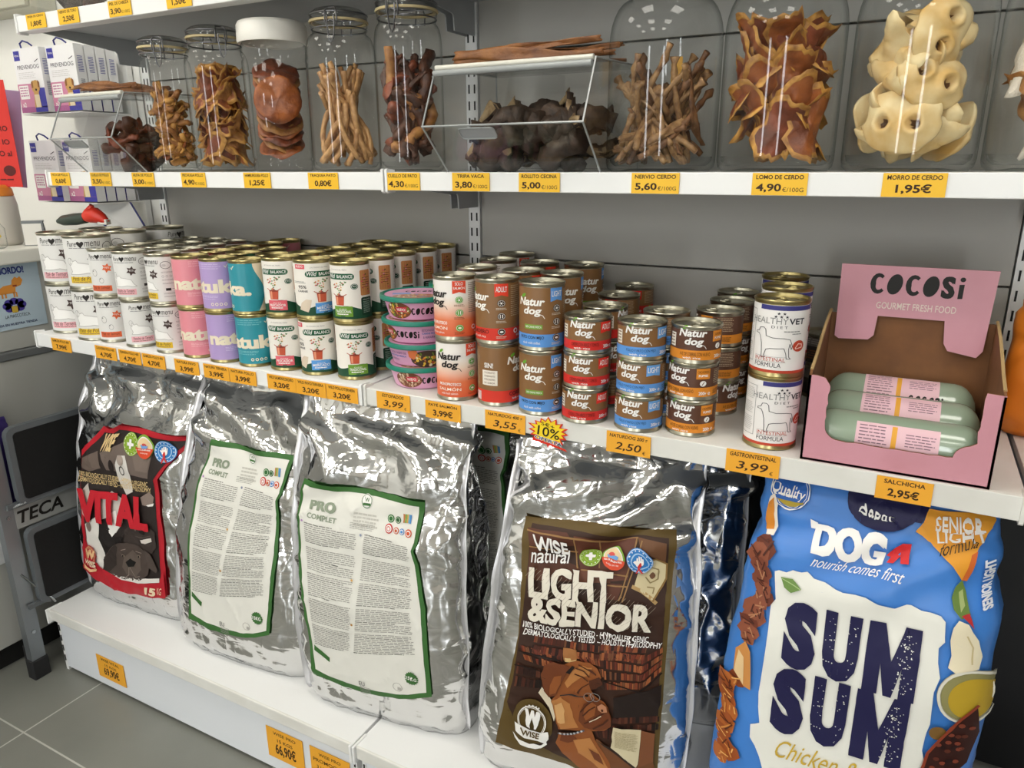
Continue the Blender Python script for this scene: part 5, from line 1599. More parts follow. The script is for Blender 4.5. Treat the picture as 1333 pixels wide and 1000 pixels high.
a.poly([(-0.0368,0.2087),(-0.0231,0.2194),(-0.0068,0.2091),(-0.0017,0.1832),(0.0080,0.1635),(-0.0220,0.1546),(-0.0293,0.1723)], T2, 10); a.poly([(-0.0321,0.2042),(-0.0230,0.2114),(-0.0157,0.1939),(-0.0176,0.1692),(-0.0257,0.1676)], T4, 11)
a.poly([(-0.0038,0.2755),(0.0138,0.2882),(0.0273,0.2856),(0.0255,0.2731),(0.0101,0.2654),(-0.0032,0.2525),(-0.0120,0.2402),(-0.0168,0.2499)], T2, 10)
for p in ([(0.0028,0.2816),(0.0164,0.2790),(0.0256,0.2707)], [(0.0070,0.2883),(0.0251,0.2829),(0.0344,0.2747)], [(0.0009,0.2714),(0.0145,0.2687),(0.0236,0.2627)], [(0.0260,0.2579),(0.0150,0.2479),(0.0063,0.2356)]): a.stroke(p, .0022, T5, 12)
a.poly([(0.0258,0.2644),(0.0411,0.2721),(0.0460,0.2616),(0.0373,0.2521),(0.0285,0.2478)], T5, 12)
a.poly([(-0.0528,0.2772),(-0.0358,0.2849),(-0.0177,0.2855),(-0.0074,0.2823),(-0.0159,0.2646),(-0.0246,0.2418),(-0.0319,0.2230),(-0.0416,0.2172),(-0.0510,0.2275),(-0.0559,0.2574)], T3, 12)
a.poly([(-0.0352,0.2598),(-0.0216,0.2649),(-0.0236,0.2487),(-0.0325,0.2283),(-0.0393,0.2243),(-0.0419,0.2426)], T1, 13); a.poly([(-0.0149,0.2711),(-0.0041,0.2853),(0.0005,0.2836),(-0.0081,0.2698)], pc('1c1210', .3), 13)
a.poly([(0.0158,0.2162),(0.0323,0.2326),(0.0414,0.2278),(0.0586,0.2165),(0.0656,0.1940),(0.0627,0.1774),(0.0445,0.1661),(0.0194,0.1658),(0.0081,0.1784),(0.0099,0.1963)], T3, 11)
a.poly([(0.0182,0.2113),(0.0292,0.2241),(0.0384,0.2179),(0.0368,0.1963),(0.0212,0.1824),(0.0164,0.1922)], T1, 12)
for p in ([(0.0191,0.1766),(0.0303,0.1843),(0.0435,0.1976),(0.0523,0.2047)], [(0.0117,0.1993),(0.0204,0.2144),(0.0313,0.2272)], [(0.0164,0.1922),(0.0252,0.2047),(0.0362,0.2148)], [(0.0353,0.1691),(0.0507,0.1830),(0.0593,0.1954)]): a.stroke(p, .0026, T5, 13)
a.stroke([(0.0281,0.1825),(0.0392,0.1901),(0.0480,0.1985)], .0016, pc('d8c8b0', .3), 14)
a.poly([(0.0402,0.2169),(0.0482,0.2246),(0.0573,0.2203),(0.0593,0.2100),(0.0500,0.2058),(0.0424,0.2102)], pc('b9805e', .3), 14); a.ell(*[(0.0498,0.2116)][0], .0025, .003, T5, 15, 8)
a.ell(*[(0.0226,0.2348)][0], .0035, .0028, pc('1a100c', .3), 14, 10)
a.stroke([(-0.0232,0.2260),(-0.0027,0.2313),(0.0177,0.2325)], .0022, pc('2a2a2e', .3), 15)
for c in ([(0.0255,0.2340)], [(0.0367,0.2361)]): a.ell(*c[0], .0085, .0085, pc('8d8a88', .3), 15, 16, ring=.12)
for k in range(15):
    c = mid([(-0.0254,0.1490)][0], [(0.0172,0.1621)][0], k / 14); a.ell(c[0], c[1] - .004 * sin(pi * k / 14), .0021, .0021, pc('b8b8bc' if k % 2 else '55555a', .3), 15, 8)
# round emblem
a.ell(*[(-0.0726,0.1581)][0], .036, .046, OLV, 9, 30)
cx, cy = [(-0.0722,0.1623)][0]
a.ell(cx, cy, .0255, .0325, WH, 16, 34, ring=.08); a.ell(cx, cy, .0225, .0285, WH, 16, 34, ring=.035)
a.ell(cx, cy, .0242, .0308, pc('b6ac95', .3), 16, 34, ring=.05)
a.textq('W', [(-0.0846,0.1872),(-0.0563,0.1832),(-0.0857,0.1540)], WH, 17, bold=.07)
a.poly([(-0.1029,0.1561),(-0.0952,0.1507),(-0.0737,0.1468),(-0.0547,0.1451),(-0.0418,0.1464),(-0.0428,0.1365),(-0.0498,0.1238),(-0.0616,0.1241),(-0.0856,0.1247),(-0.1000,0.1358)], WH, 17)
a.textq('WISE', [(-0.0909,0.1460),(-0.0571,0.1432),(-0.0923,0.1317)], OLV, 18, bold=.03)
a.poly([(-0.1068,0.1344),(-0.0952,0.1198),(-0.0759,0.1140),(-0.0568,0.1181),(-0.0474,0.1285),(-0.0455,0.1214),(-0.0568,0.1104),(-0.0759,0.1054),(-0.0928,0.1089),(-0.1036,0.1237)], WH, 17)
for k, p in enumerate([(-0.0825,0.1923),(-0.0769,0.1955),(-0.0701,0.1958),(-0.0639,0.1948),(-0.0583,0.1926)]): a.star(*p, .0028 if k == 2 else .0022, .001, 5, WH, 17)
# words
a.textq('WISE', [(-0.0774,0.4960),(-0.0225,0.4960),(-0.0747,0.4729)], WH, 12, bold=.03); a.textq('natural', [(-0.0792,0.4772),(-0.0174,0.4833),(-0.0809,0.4489)], WH, 13, bold=.012)
for q, k in (([(-0.0029,0.4712),(0.0347,0.4744),(0.0167,0.4525)], 'cross'), ([(0.0355,0.4723),(0.0730,0.4745),(0.0553,0.4527)], 'bowl'), ([(0.0758,0.4726),(0.1142,0.4749),(0.0961,0.4543)], 'hand')): badge(a, q, k, 12)
CHK = pc('e2dccd', .3); CH2 = pc('a89a88', .3)
a.textq('LIGHT', [(-0.0834,0.4409),(0.0561,0.4513),(-0.0811,0.3944)], CHK, 14, bold=.05)
a.textq('&SENIOR', [(-0.0807,0.3969),(0.1207,0.4079),(-0.0827,0.3505)], CHK, 14, bold=.045)
for k in range(30):
    p = mid([(-0.0813,0.4379)][0], [(0.1179,0.4007)][0], k / 29); a.stroke([(p[0] - .006, p[1] - .010), (p[0] + .006, p[1] + .004)], .0004, CH2, 15)
    p = mid([(-0.0771,0.4116)][0], [(0.1128,0.3701)][0], k / 29); a.stroke([(p[0] - .006, p[1] - .010), (p[0] + .006, p[1] + .004)], .0004, CH2, 15)
a.textq('100% BIOLOGICALLY STUDIED - HYPOALLERGENIC', [(-0.0911,0.3481),(0.1164,0.3530),(-0.0914,0.3373)], WH, 14, bold=.012)
a.textq('DERMATOLOGICALLY TESTED – HOLISTIC PHILOSOPHY', [(-0.0875,0.3355),(0.1360,0.3440),(-0.0886,0.3250)], WH, 14, bold=.012)
sk.print('printed_label', a)

# ------------------------------------------------------------------ white label sacks
def care_label(sk, wide=1., du=0., dz=0., sh=0.):
    """white small-print label with a green frame"""
    a = Art(su=.0075, sv=.0075)
    GRN = pc('3c6b34', .3); PAP = pc('e2e1da', .3); GT = pc('8f9a86', .3); TXG = pc('93918b', .3)
    q = lambda pts: [(u * wide + du + sh * (z - .30), z + dz) for u, z in pts]
    a.poly(q([(-0.1454,0.5091),(-0.0728,0.5070),(-0.0041,0.5054),(0.1104,0.5034),(0.1071,0.4583),(0.1023,0.4235),(0.0958,0.4121),(0.1052,0.3863),(0.1130,0.3339)] + [(0.1200,0.3021),(0.1247,0.1986),(0.1270,0.1145),(0.0847,0.0984),(0.0370,0.0881),(-0.0197,0.0814),(-0.0761,0.0841),(-0.1164,0.0902),(-0.1461,0.0890),(-0.1479,0.1959),(-0.1603,0.3035),(-0.1642,0.3679),(-0.1610,0.4401)]), GRN, 1)
    a.poly(q([(-0.1415,0.4980),(-0.0729,0.4962),(-0.0040,0.4956),(0.0996,0.4928),(0.0988,0.4571),(0.0963,0.4275),(0.0908,0.4112),(0.0981,0.3850),(0.1051,0.3324)] + [(0.1106,0.3001),(0.1158,0.1964),(0.1177,0.1232),(0.0776,0.1073),(0.0386,0.1005),(-0.0173,0.0956),(-0.0735,0.0991),(-0.1143,0.1036),(-0.1349,0.1067),(-0.1394,0.1979),(-0.1520,0.3051),(-0.1560,0.3694),(-0.1538,0.4412)]), PAP, 2)
    a.textq('PRO', q([(-0.1282,0.4715),(-0.0710,0.4714),(-0.1300,0.4534)]), GT, 3, bold=.06)
    a.textq('COMPLET', q([(-0.1346,0.4471),(-0.0692,0.4457),(-0.1356,0.4367)]), GT, 3, bold=.03)
    u, v = q([(-0.0078,0.4847)])[0]
    a.ell(u, v, .0115, .0125, WH, 3, 26); a.ell(u, v, .0105, .0115, GRN, 4, 26, ring=.1); a.text('W', u, v - .001, GRN, 4, h=.007); a.rect(u - .008, v - .007, u + .008, v - .003, GRN, 4)
    u0, v0 = q([(-0.0339,0.4633)])[0]; u1, v1 = q([(0.0197,0.4600)])[0]
    a.micro(u0, u1, v0, v0 - .028, 4, pc('c4c2ba', .3), 3, .5)
    a.micro(q([(-0.0402,0.4412)])[0][0], q([(0.0151,0.4495)])[0][0], q([(-0.0166,0.4435)])[0][1], q([(-0.0153,0.4312)])[0][1], 4, TXG, 3, .3, words=9)
    for k, (p, c) in enumerate(zip(q([(0.0455,0.4625),(0.0608,0.4623),(0.0437,0.4439),(0.0588,0.4426),(0.0708,0.4424),(0.0840,0.4415)]), ('2f6a34', '2f5a34', 'c23a34', 'c8603a', '4a86c4', 'd0552e'))):
        r = (.0075, .006, .0078, .0055, .0052, .0066)[k]
        a.ell(p[0], p[1], r, r * 1.1, pc(c, .3), 3, 20); a.ell(p[0], p[1], r * .72, r * .8, WH if k > 1 else pc('cfe0c4', .3), 4, 16, ring=.22 if k < 2 else 0)
        if k > 1: a.ell(p[0], p[1], r * .5, r * .5, pc(c, .3), 5, 12, ring=.3 if k == 2 else 0)
    for k, p in enumerate(q([(0.0731,0.4666),(0.0765,0.4668),(0.0799,0.4669),(0.0827,0.4668),(0.0856,0.4662)])): a.rect(p[0] - .0018, p[1] - .008, p[0] + .0014, p[1] + .009, pc(('b9774a', '7aa04a', 'c9a25a', '6aa0b4', '4a86c4')[k], .3), 4)
    # two columns of small print
    P0 = q([(-0.1420,0.4271),(-0.0209,0.4265),(-0.0061,0.4267),(0.0869,0.4209)])
    bl = q([(-0.1295,0.1678),(-0.0436,0.1725),(-0.0355,0.1745),(0.1003,0.2002)])
    blocks = ((0, .16, 9), (.18, .36, 11), (.40, .58, 11), (.60, .80, 12), (.83, .98, 8))
    for c0, c1, tl, tr, B0, B1, ofs in ((0, 1, P0[0], P0[1], bl[0], bl[1], 0), (0, 1, P0[2], P0[3], bl[2], bl[3], .02)):
        for k in range(64):
            t = (k + .5) / 64
            if any(abs(t - x) < .010 for x in (.17, .38, .59, .81)): continue
            L = mid(tl, B0, t); Rr = mid(tr, B1, t); e = 1 - a.rnd.random() * (.06 if k % 9 else .5)
            x = 0.; h = .0014
            while x < e:
                w = a.rnd.uniform(.05, .13); y = min(e, x + w)
                p, r2_ = mid(L, Rr, x), mid(L, Rr, y)
                a.tri([(p, r2_, (r2_[0], r2_[1] + h)), (p, (r2_[0], r2_[1] + h), (p[0], p[1] + h))], TXG if k % 9 else pc('5d5b56', .3), 3)
                x = y + .016
    for p, c in zip(q([(-0.1475,0.4289),(-0.0147,0.4236),(-0.0334,0.3307)] + [(-0.0352,0.2395)]), ('b48ac0', '8a93a8', 'd6a860', 'b8884a')): a.ell(p[0], p[1], .0026, .0026, pc(c, .3), 4, 10)
    a.poly(q([(-0.1314,0.1657),(-0.0940,0.1479),(-0.0948,0.1370),(-0.1324,0.1531)]), GRN, 3)
    p = q([(0.0886,0.1488)])[0]; a.star(p[0], p[1], .0150, .0128, 16, GRN, 4); a.text('15KG', p[0], p[1] - .004, WH, 5, h=.008, w=.022, bold=.02)
    p = q([(-0.0228,0.1029)])[0]; a.text('EU', p[0], p[1], DGREY, 4, h=.010, w=.013)
    a.micro(p[0] - .006, p[0] + .020, p[1] - .003, p[1] - .018, 5, TXG, 3, .4)
    p = q([(0.0569,0.1211)])[0]; a.ell(p[0], p[1], .010, .009, TXG, 3, 20, ring=.08); a.rect(p[0] + .001, p[1] - .006, p[0] + .008, p[1] + .001, pc('b0aea8', .3), 4)
    sk.print('printed_label', a)

sk = Sack((.000, -.345), 8, .375, .20, .660, 0, 0, 5, label=(-.15, .15, .04, .52))
sk.build('foil_sack', 'silver foil sack with a white green-framed label, fully visible in the middle', FOIL, 'silver foil sacks')
care_label(sk)
sk = Sack((-.399, -.352), 4.4, .372, .20, .655, .070, .085, 8, label=(-.15, .15, .04, .54))
sk.build('foil_sack', 'silver foil sack with a white green-framed label leaning beside the red-framed sack', FOIL, 'silver foil sacks')
care_label(sk, .86, .040, .008, .15)
sk = Sack((.085, -.103), 4, .350, .16, .655, 0, 0, 9, label=(-.15, .15, .04, .58))
sk.build('foil_sack', 'silver foil sack with a white label standing in the gap behind the brown-label sack', FOIL, 'silver foil sacks')
care_label(sk, .92, -.03, .055)
sk = Sack((-.700, -.085), -3, .37, .13, .664, 0, 0, 12)
sk.build('foil_sack', 'plain silver foil sack standing behind the red-framed sack', FOIL, 'silver foil sacks')
sk = Sack((.462, -.085), 3, .35, .15, .655, 0, 0, 14)
sk.build('foil_sack', 'plain silver foil sack in shade behind the brown-label sack', FOIL, 'silver foil sacks')

# ------------------------------------------------------------------ sack with the red framed dog picture
sk = Sack((-.796, -.325), 4, .374, .19, .655, .10, .01, 17, label=(-.15, .15, .08, .52))
sk.build('foil_sack', 'silver foil sack with a red-framed black and white dog picture nearest the ladder', FOIL, 'silver foil sacks')
a = Art(su=.0075, sv=.0075)
RF = pc('b51f2c', .3); PB = pc('2e2624', .3)
a.poly([(-0.1010,0.4221),(-0.0557,0.4600),(-0.0157,0.4925),(0.0040,0.4883),(0.0373,0.5054),(0.2451,0.4994),(0.2060,0.4469),(0.1635,0.3963),(0.1627,0.3333),(0.1647,0.2730),(0.1599,0.1768),(0.1530,0.0948),(0.0821,0.0778),(-0.0019,0.0690),(-0.0788,0.0818),(-0.1380,0.1021),(-0.1243,0.2130),(-0.1123,0.3179)], RF, 1)
a.poly([(-0.1002,0.4072),(-0.0533,0.4461),(-0.0131,0.4792),(0.0111,0.4789),(0.0319,0.4921),(0.2274,0.4881),(0.1921,0.4406),(0.1525,0.3930),(0.1516,0.3313),(0.1519,0.2704),(0.1460,0.1838),(0.1424,0.1317),(0.0663,0.1105),(0.0056,0.1064),(-0.0532,0.1194),(-0.0916,0.1347),(-0.1118,0.1891),(-0.1082,0.2688),(-0.1085,0.3428)], PB, 2)
g = lambda h: pc(h, .3)
a.poly([(-0.0306,0.4278),(0.0790,0.4739),(0.1551,0.4629),(0.1354,0.3938),(0.0535,0.3943),(-0.0130,0.3880)], g('6e615a'), 3); a.poly([(0.0823,0.4526),(0.1505,0.4537),(0.1368,0.4081),(0.0994,0.4066)], g('7a6c64'), 4)
a.poly([(-0.0978,0.4037),(-0.0377,0.4312),(-0.0326,0.3896),(-0.0758,0.3725),(-0.1025,0.3780)], g('6d5f57'), 3)
a.poly([(0.0260,0.4088),(0.0378,0.4310),(0.0629,0.4346),(0.0790,0.3938),(0.0805,0.3512),(0.0544,0.3372),(0.0277,0.3753)], g('d8d4ce'), 4); a.ell(*[(0.0470,0.4221)][0], .012, .011, g('a89a90'), 5, 16); a.ell(*[(0.0092,0.4014)][0], .010, .016, g('2a2220'), 5, 14)
a.ell(*[(0.0497,0.3985)][0], .009, .012, g('3a3230'), 5, 14, ring=.25)
a.poly([(0.1056,0.3415),(0.1377,0.3611),(0.1495,0.3493),(0.1428,0.3251),(0.1115,0.3241)], g('8a7a72'), 4); a.poly([(0.1241,0.3263),(0.1492,0.3354),(0.1459,0.3280),(0.1303,0.3238)], g('e8e4e0'), 5)
a.poly([(-0.0457,0.3053),(0.0022,0.3376),(0.0379,0.3249),(0.0366,0.2668),(0.0025,0.2290),(-0.0315,0.2271),(-0.0446,0.2607)], g('c8c2bc'), 4); a.poly([(-0.0113,0.2774),(0.0135,0.2919),(0.0196,0.2480),(-0.0136,0.2153),(-0.0304,0.2325)], g('f0eeea'), 5)
a.poly([(-0.0685,0.2455),(-0.0235,0.2649),(-0.0136,0.2153),(0.0281,0.2241),(0.0081,0.1888),(-0.0435,0.1669)], g('1f1a19'), 5)
a.poly([(-0.1023,0.2334),(-0.0577,0.2632),(-0.0506,0.2491),(-0.0576,0.2059),(-0.0435,0.1669),(-0.0381,0.1256),(-0.0745,0.1171),(-0.1042,0.1748)], g('dcd8d2'), 6); a.ell(*[(-0.0884,0.2299)][0], .009, .014, g('7a6a62'), 7, 14); a.poly([(-0.0595,0.2551),(-0.0470,0.2654),(-0.0522,0.2384)], g('b4aaa2'), 7)
a.poly([(-0.1032,0.3194),(-0.0782,0.3430),(-0.0671,0.2917),(-0.0901,0.2411),(-0.1106,0.2579)], g('c2bab2'), 4)
a.poly([(0.0391,0.2469),(0.0830,0.2736),(0.1215,0.2764),(0.1447,0.2639),(0.1438,0.2237),(0.1280,0.2050),(0.0641,0.2062),(0.0295,0.2141)], g('3a312e'), 6)
for p in ([(0.0797,0.2554)], [(0.1204,0.2613)]): a.ell(*p[0], .0035, .0025, g('6a605a'), 7, 10)
a.ell(*[(0.1020,0.2550)][0], .010, .006, g('14100f'), 7, 14); a.poly([(0.0948,0.2332),(0.1320,0.2462),(0.1335,0.2365),(0.1093,0.2252),(0.0967,0.2260)], g('d6cfc8'), 7); a.stroke([(0.0767,0.2395),(0.0958,0.2385),(0.1297,0.2508)], .002, g('5a504a'), 7)
# labrador resting its head
a.poly([(-0.0457,0.1558),(-0.0108,0.1951),(0.0079,0.2054),(0.0424,0.2128),(0.0886,0.2167),(0.1115,0.2014),(0.1174,0.1721),(0.1082,0.1442),(0.0747,0.1205),(0.0330,0.1093),(-0.0105,0.1106),(-0.0471,0.1154)], g('4a3f3a'), 8)
a.poly([(-0.0468,0.1503),(-0.0028,0.2020),(0.0056,0.1935),(-0.0037,0.1442),(-0.0327,0.1188),(-0.0526,0.1222)], g('332a27'), 9); a.poly([(0.1067,0.2105),(0.1248,0.2043),(0.1408,0.1673),(0.1362,0.1585),(0.1119,0.1657),(0.1093,0.1881)], g('4e433e'), 9)
a.poly([(0.0284,0.1725),(0.0631,0.2009),(0.0863,0.1855),(0.0875,0.1549),(0.0631,0.1282),(0.0295,0.1255),(0.0163,0.1436)], g('5e524b'), 9); a.poly([(0.0328,0.1605),(0.0520,0.1752),(0.0705,0.1691),(0.0631,0.1570),(0.0408,0.1503)], g('0f0c0b'), 10)
for p in ([(0.0259,0.1771)], [(0.0835,0.1874)]): a.ell(*p[0], .0055, .0042, g('8a7a6e'), 10, 12); a.ell(*p[0], .0032, .0036, g('0f0c0b'), 11, 10)
for p in ([(0.0441,0.1500),(0.0386,0.1277),(0.0208,0.1155)], [(0.0475,0.1508),(0.0631,0.1282),(0.0807,0.1351)], [(0.0215,0.1891),(0.0392,0.1956)], [(0.0762,0.2012),(0.0954,0.2003)]): a.stroke(p, .0018, g('8d7f77'), 11)
a.poly([(-0.0435,0.1162),(0.0073,0.1149),(0.0689,0.1244),(0.1434,0.1448),(0.1413,0.1325),(0.0663,0.1105),(-0.0016,0.1047)], g('e2ded8'), 8)
a.poly([(-0.1380,0.1021),(-0.1288,0.1587),(-0.1143,0.1939),(-0.1019,0.1859),(-0.0892,0.1460),(-0.0526,0.1222),(0.0054,0.1059),(0.0662,0.1100),(0.1411,0.1314),(0.1571,0.1711),(0.1530,0.0948),(0.0821,0.0778),(-0.0019,0.0690),(-0.0788,0.0818)], RF, 9)
cx, cy = [(-0.0908,0.1521)][0]
a.ell(cx, cy, .0195, .0275, RF, 12, 28); a.ell(cx, cy, .0175, .025, g('e6b98a'), 13, 28, ring=.07); a.ell(cx, cy, .0145, .021, g('e6b98a'), 13, 28, ring=.06)
a.textq('W', [(-0.1054,0.1692),(-0.0692,0.1692),(-0.1093,0.1442)], g('e6b98a'), 14, bold=.07); a.textq('WISE', [(-0.1135,0.1379),(-0.0702,0.1369),(-0.1184,0.1221)], g('f0dcc0'), 14, bold=.03)
a.poly([(-0.1233,0.1193),(-0.0966,0.1119),(-0.0724,0.1203),(-0.0755,0.1125),(-0.1001,0.1028),(-0.1240,0.1098)], g('e6b98a'), 13)
GO = g('dcc08a')
a.textq('WISE', [(-0.0051,0.4780),(0.0368,0.4814),(-0.0311,0.4322)], GO, 6, bold=.05)
a.textq('100% BIOLOGICALLY STUDIED - HYPOALLERGENIC', [(-0.1076,0.3712),(0.1392,0.3873),(-0.1089,0.3583)], GO, 8, bold=.012); a.textq('DERMATOLOGICALLY TESTED – HOLISTIC PHILOSOPHY', [(-0.1091,0.3563),(0.1461,0.3743),(-0.1099,0.3435)], GO, 8, bold=.012)
for q, k in (([(0.0591,0.4581),(0.1097,0.4694),(0.0874,0.4447)], 'cross'), ([(0.1031,0.4599),(0.1566,0.4695),(0.1335,0.4448)], 'bowl'), ([(0.1585,0.4570),(0.2102,0.4656),(0.1875,0.4429)], 'hand')): badge(a, q, k, 6)
a.textq('VITAL', [(-0.1120,0.3252),(0.1370,0.3471),(-0.1175,0.2434)], pc('c2202e', .3), 12, bold=.06)
a.textq('15', [(0.0935,0.1093),(0.1305,0.1142),(0.0863,0.0880)], g('ecd9b8'), 11, bold=.06); a.textq('KG', [(0.1350,0.1185),(0.1466,0.1192),(0.1314,0.0996)], g('ecd9b8'), 11)
sk.print('printed_label', a)

# ------------------------------------------------------------------ blue sack
DB = [(0, .80), (.06, .95), (.16, 1.0), (.4, 1.0), (.6, .92), (.78, .76), (.9, .58), (.96, .48), (1, .36)]
WB = [(0, 1.0), (.06, 1.06), (.25, 1.10), (.5, 1.05), (.75, .98), (.9, .92), (1, .90)]
sk = Sack((.838, -.335), 0, .322, .20, .664, 0, 0, 21, crinkle=.45, label=(-.16, .16, .0, .60), width=WB, depth=DB)
sk.build('blue_sack', 'glossy blue sack with a torn white panel and large navy lettering', BLUEP, None, seal=False)
a = Art(su=.0075, sv=.0075)
h = lambda c: pc(c, .34)
NAVY = h('1d1b46'); CARD = h('e6e6df')
a.poly([(-0.1118,0.5352),(-0.1062,0.5386),(-0.0962,0.5382),(-0.0882,0.5436),(-0.0772,0.5435),(-0.0698,0.5463),(-0.0601,0.5388),(-0.0453,0.5372),(-0.0315,0.5325),(-0.0219,0.5309),(-0.0072,0.5327),(0.0056,0.5328),(0.0207,0.5278),(0.0405,0.5266),(0.0534,0.5346),(0.0586,0.5349),(0.0713,0.5303),(0.0822,0.5306),(0.0935,0.5290),(0.0994,0.5232),(0.1005,0.5105),(0.1018,0.4960),(0.0961,0.4859),(0.0978,0.4661),(0.1024,0.4474),(0.0983,0.4274),(0.0989,0.4081),(0.1006,0.3808),(0.0977,0.3613),(0.0973,0.3383),(0.1042,0.3137),(0.1057,0.2764),(0.0907,0.2541),(-0.0876,0.1792),(-0.0935,0.2211),(-0.1020,0.2447),(-0.1099,0.2604),(-0.1173,0.2708),(-0.1184,0.2924),(-0.1071,0.2998),(-0.1113,0.3242),(-0.1130,0.3482),(-0.1114,0.3834),(-0.1092,0.4414),(-0.1105,0.4853),(-0.1052,0.4958)], CARD, 1)
# large stamped letters with worn specks
for q in ([(-0.0903,0.5037),(0.0764,0.5051),(-0.0887,0.4054)], [(-0.0944,0.4044),(0.0757,0.4076),(-0.0941,0.2968)]):
    (tlx, tly), (trx, try_), (blx, bly) = q
    for i, ch in enumerate('SUM'):
        s0, s1 = ((0, .26), (.31, .58), (.63, 1.0))[i]
        p0 = (tlx + (trx - tlx) * s0, tly + (try_ - tly) * s0); p1 = (tlx + (trx - tlx) * s1, tly + (try_ - tly) * s1)
        dx_, dy_ = blx - tlx, bly - tly
        if ch == 'M':
            for pl in ([(0, 0), (.30, 0), (.30, 1), (0, 1)], [(.70, 0), (1, 0), (1, 1), (.70, 1)], [(.14, 0), (.30, 0), (.58, .72), (.58, 1), (.42, 1)], [(.86, 0), (.70, 0), (.42, .72), (.42, 1), (.58, 1)]):
                a.poly([(p0[0] + (p1[0] - p0[0]) * x_ + dx_ * y_, p0[1] + (p1[1] - p0[1]) * x_ + dy_ * y_) for x_, y_ in pl], NAVY, 4)
        else:
            a.textq(ch, [p0, p1, (p0[0] + dx_, p0[1] + dy_)], NAVY, 4, bold=.072, raw=True)
    r = random.Random(9)
    for k in range(110):
        s0 = r.choice((.36, .52, .92, .94, .9, .88)) + r.uniform(-.035, .035); t0 = r.uniform(.1, .9)
        a.ell(tlx + (trx - tlx) * s0 + (blx - tlx) * t0, tly + (try_ - tly) * s0 + (bly - tly) * t0, r.uniform(.0004, .0012), r.uniform(.0004, .0012), CARD, 5, 6)
a.textq('DOG', [(-0.0677,0.6090),(0.0211,0.6093),(-0.0689,0.5698)], WH, 3, bold=.07)
a.poly([(-0.0769,0.6128),(-0.0660,0.6104),(-0.0673,0.6014),(-0.0737,0.6021)], WH, 3)
a.poly([(0.0303,0.6002),(0.0383,0.6063),(0.0486,0.6077),(0.0508,0.5791),(0.0412,0.5777),(0.0398,0.5876),(0.0328,0.5766),(0.0247,0.5762),(0.0281,0.5850),(0.0220,0.5874),(0.0243,0.5918)], h('cf2a2c'), 3); a.poly([(0.0359,0.5898),(0.0381,0.5949),(0.0389,0.5889)], h('3f7fd0'), 4)
a.textq('nourish comes first', [(-0.0637,0.5690),(0.0485,0.5707),(-0.0680,0.5551)], WH, 3, shear=.35)
a.ell(*[(0.0105,0.6507)][0], .0445, .0385, NAVY, 2, 32); a.poly([(-0.0264,0.6624),(0.0691,0.6619),(0.0631,0.6471),(0.0576,0.6313),(0.0401,0.6315)], NAVY, 2)
a.textq('dapac', [(-0.0168,0.6440),(0.0262,0.6396),(-0.0165,0.6263)], WH, 6, bold=.004)
a.poly([(0.0642,0.6499),(0.1354,0.6533),(0.1377,0.6458),(0.1287,0.6279),(0.1205,0.6087),(0.1170,0.5905),(0.1139,0.5763),(0.1084,0.5757),(0.0973,0.5896),(0.0859,0.5990),(0.0705,0.6128),(0.0520,0.6216),(0.0593,0.6316)], h('e09a30'), 3)
a.poly([(0.1151,0.6048),(0.1212,0.6089),(0.1173,0.5887),(0.1140,0.5756),(0.1084,0.5757)], h('c8642a'), 4)
a.textq('SENIOR', [(0.0715,0.6436),(0.1237,0.6465),(0.0738,0.6266)], h('e6e2dc'), 6, bold=.015); a.textq('LIGHT', [(0.0749,0.6261),(0.1274,0.6330),(0.0781,0.6116)], h('e6e2dc'), 6, bold=.015)
a.textq('formula', [(0.0829,0.6092),(0.1200,0.6244),(0.0835,0.5969)], BLK, 8, shear=.4)
cx, cy = [(-0.1065,0.6414)][0]
a.ell(cx, cy, .0255, .0255, h('2b62b4'), 2, 30); a.ell(cx, cy, .0255, .0255, WH, 3, 30, ring=.05); a.ell(cx, cy, .0225, .0225, WH, 3, 30, ring=.03)
a.textq('Quality', [(-0.1305,0.6499),(-0.0861,0.6457),(-0.1293,0.6328)], WH, 4, shear=.3, bold=.01); a.micro(cx - .014, cx + .012, cy - .004, cy - .007, 1, WH, 4); a.poly([(-0.1221,0.6289),(-0.1061,0.6252),(-0.0870,0.6304),(-0.0877,0.6248),(-0.1052,0.6201),(-0.1205,0.6241)], h('b9a23c'), 4)
# food pictures down the left edge
a.poly([(-0.1309,0.6273),(-0.1255,0.6323),(-0.1190,0.6199),(-0.1170,0.5928),(-0.1201,0.5763),(-0.1305,0.5749),(-0.1327,0.5937)], h('ece2d4'), 3); a.poly([(-0.1308,0.6177),(-0.1258,0.6262),(-0.1216,0.6119),(-0.1217,0.5858),(-0.1325,0.5816),(-0.1332,0.5978)], h('d98a32'), 4)
r = random.Random(12)
def blob(q, col, hi, n, l):
    (x0, y0), (x1, y1) = q
    for k in range(n):
        t = (k + .5) / n
        u = x0 + (x1 - x0) * t + r.uniform(-.008, .008); v = y0 + (y1 - y0) * t
        rr = r.uniform(.010, .017)
        P = [(u + rr * (1 + r.uniform(-.25, .25)) * cos(w) * .95, v + rr * (1 + r.uniform(-.25, .25)) * sin(w)) for w in [6.283 * i / 9 for i in range(9)]]
        a.poly(P, h(r.choice(col)), l + k % 3)
        for j in range(3): a.stroke([(u + r.uniform(-rr, rr) * .7, v + r.uniform(-rr, rr) * .7), (u + r.uniform(-rr, rr) * .7, v + r.uniform(-rr, rr) * .7)], .0018, h(r.choice(hi)), l + 3)
blob([(-0.1256,0.5655),(-0.1318,0.4209)], ('7a4230', '8a4e38', '6a3626', '93573e'), ('4a241a', 'b07a58', '5a2c1e'), 13, 3)
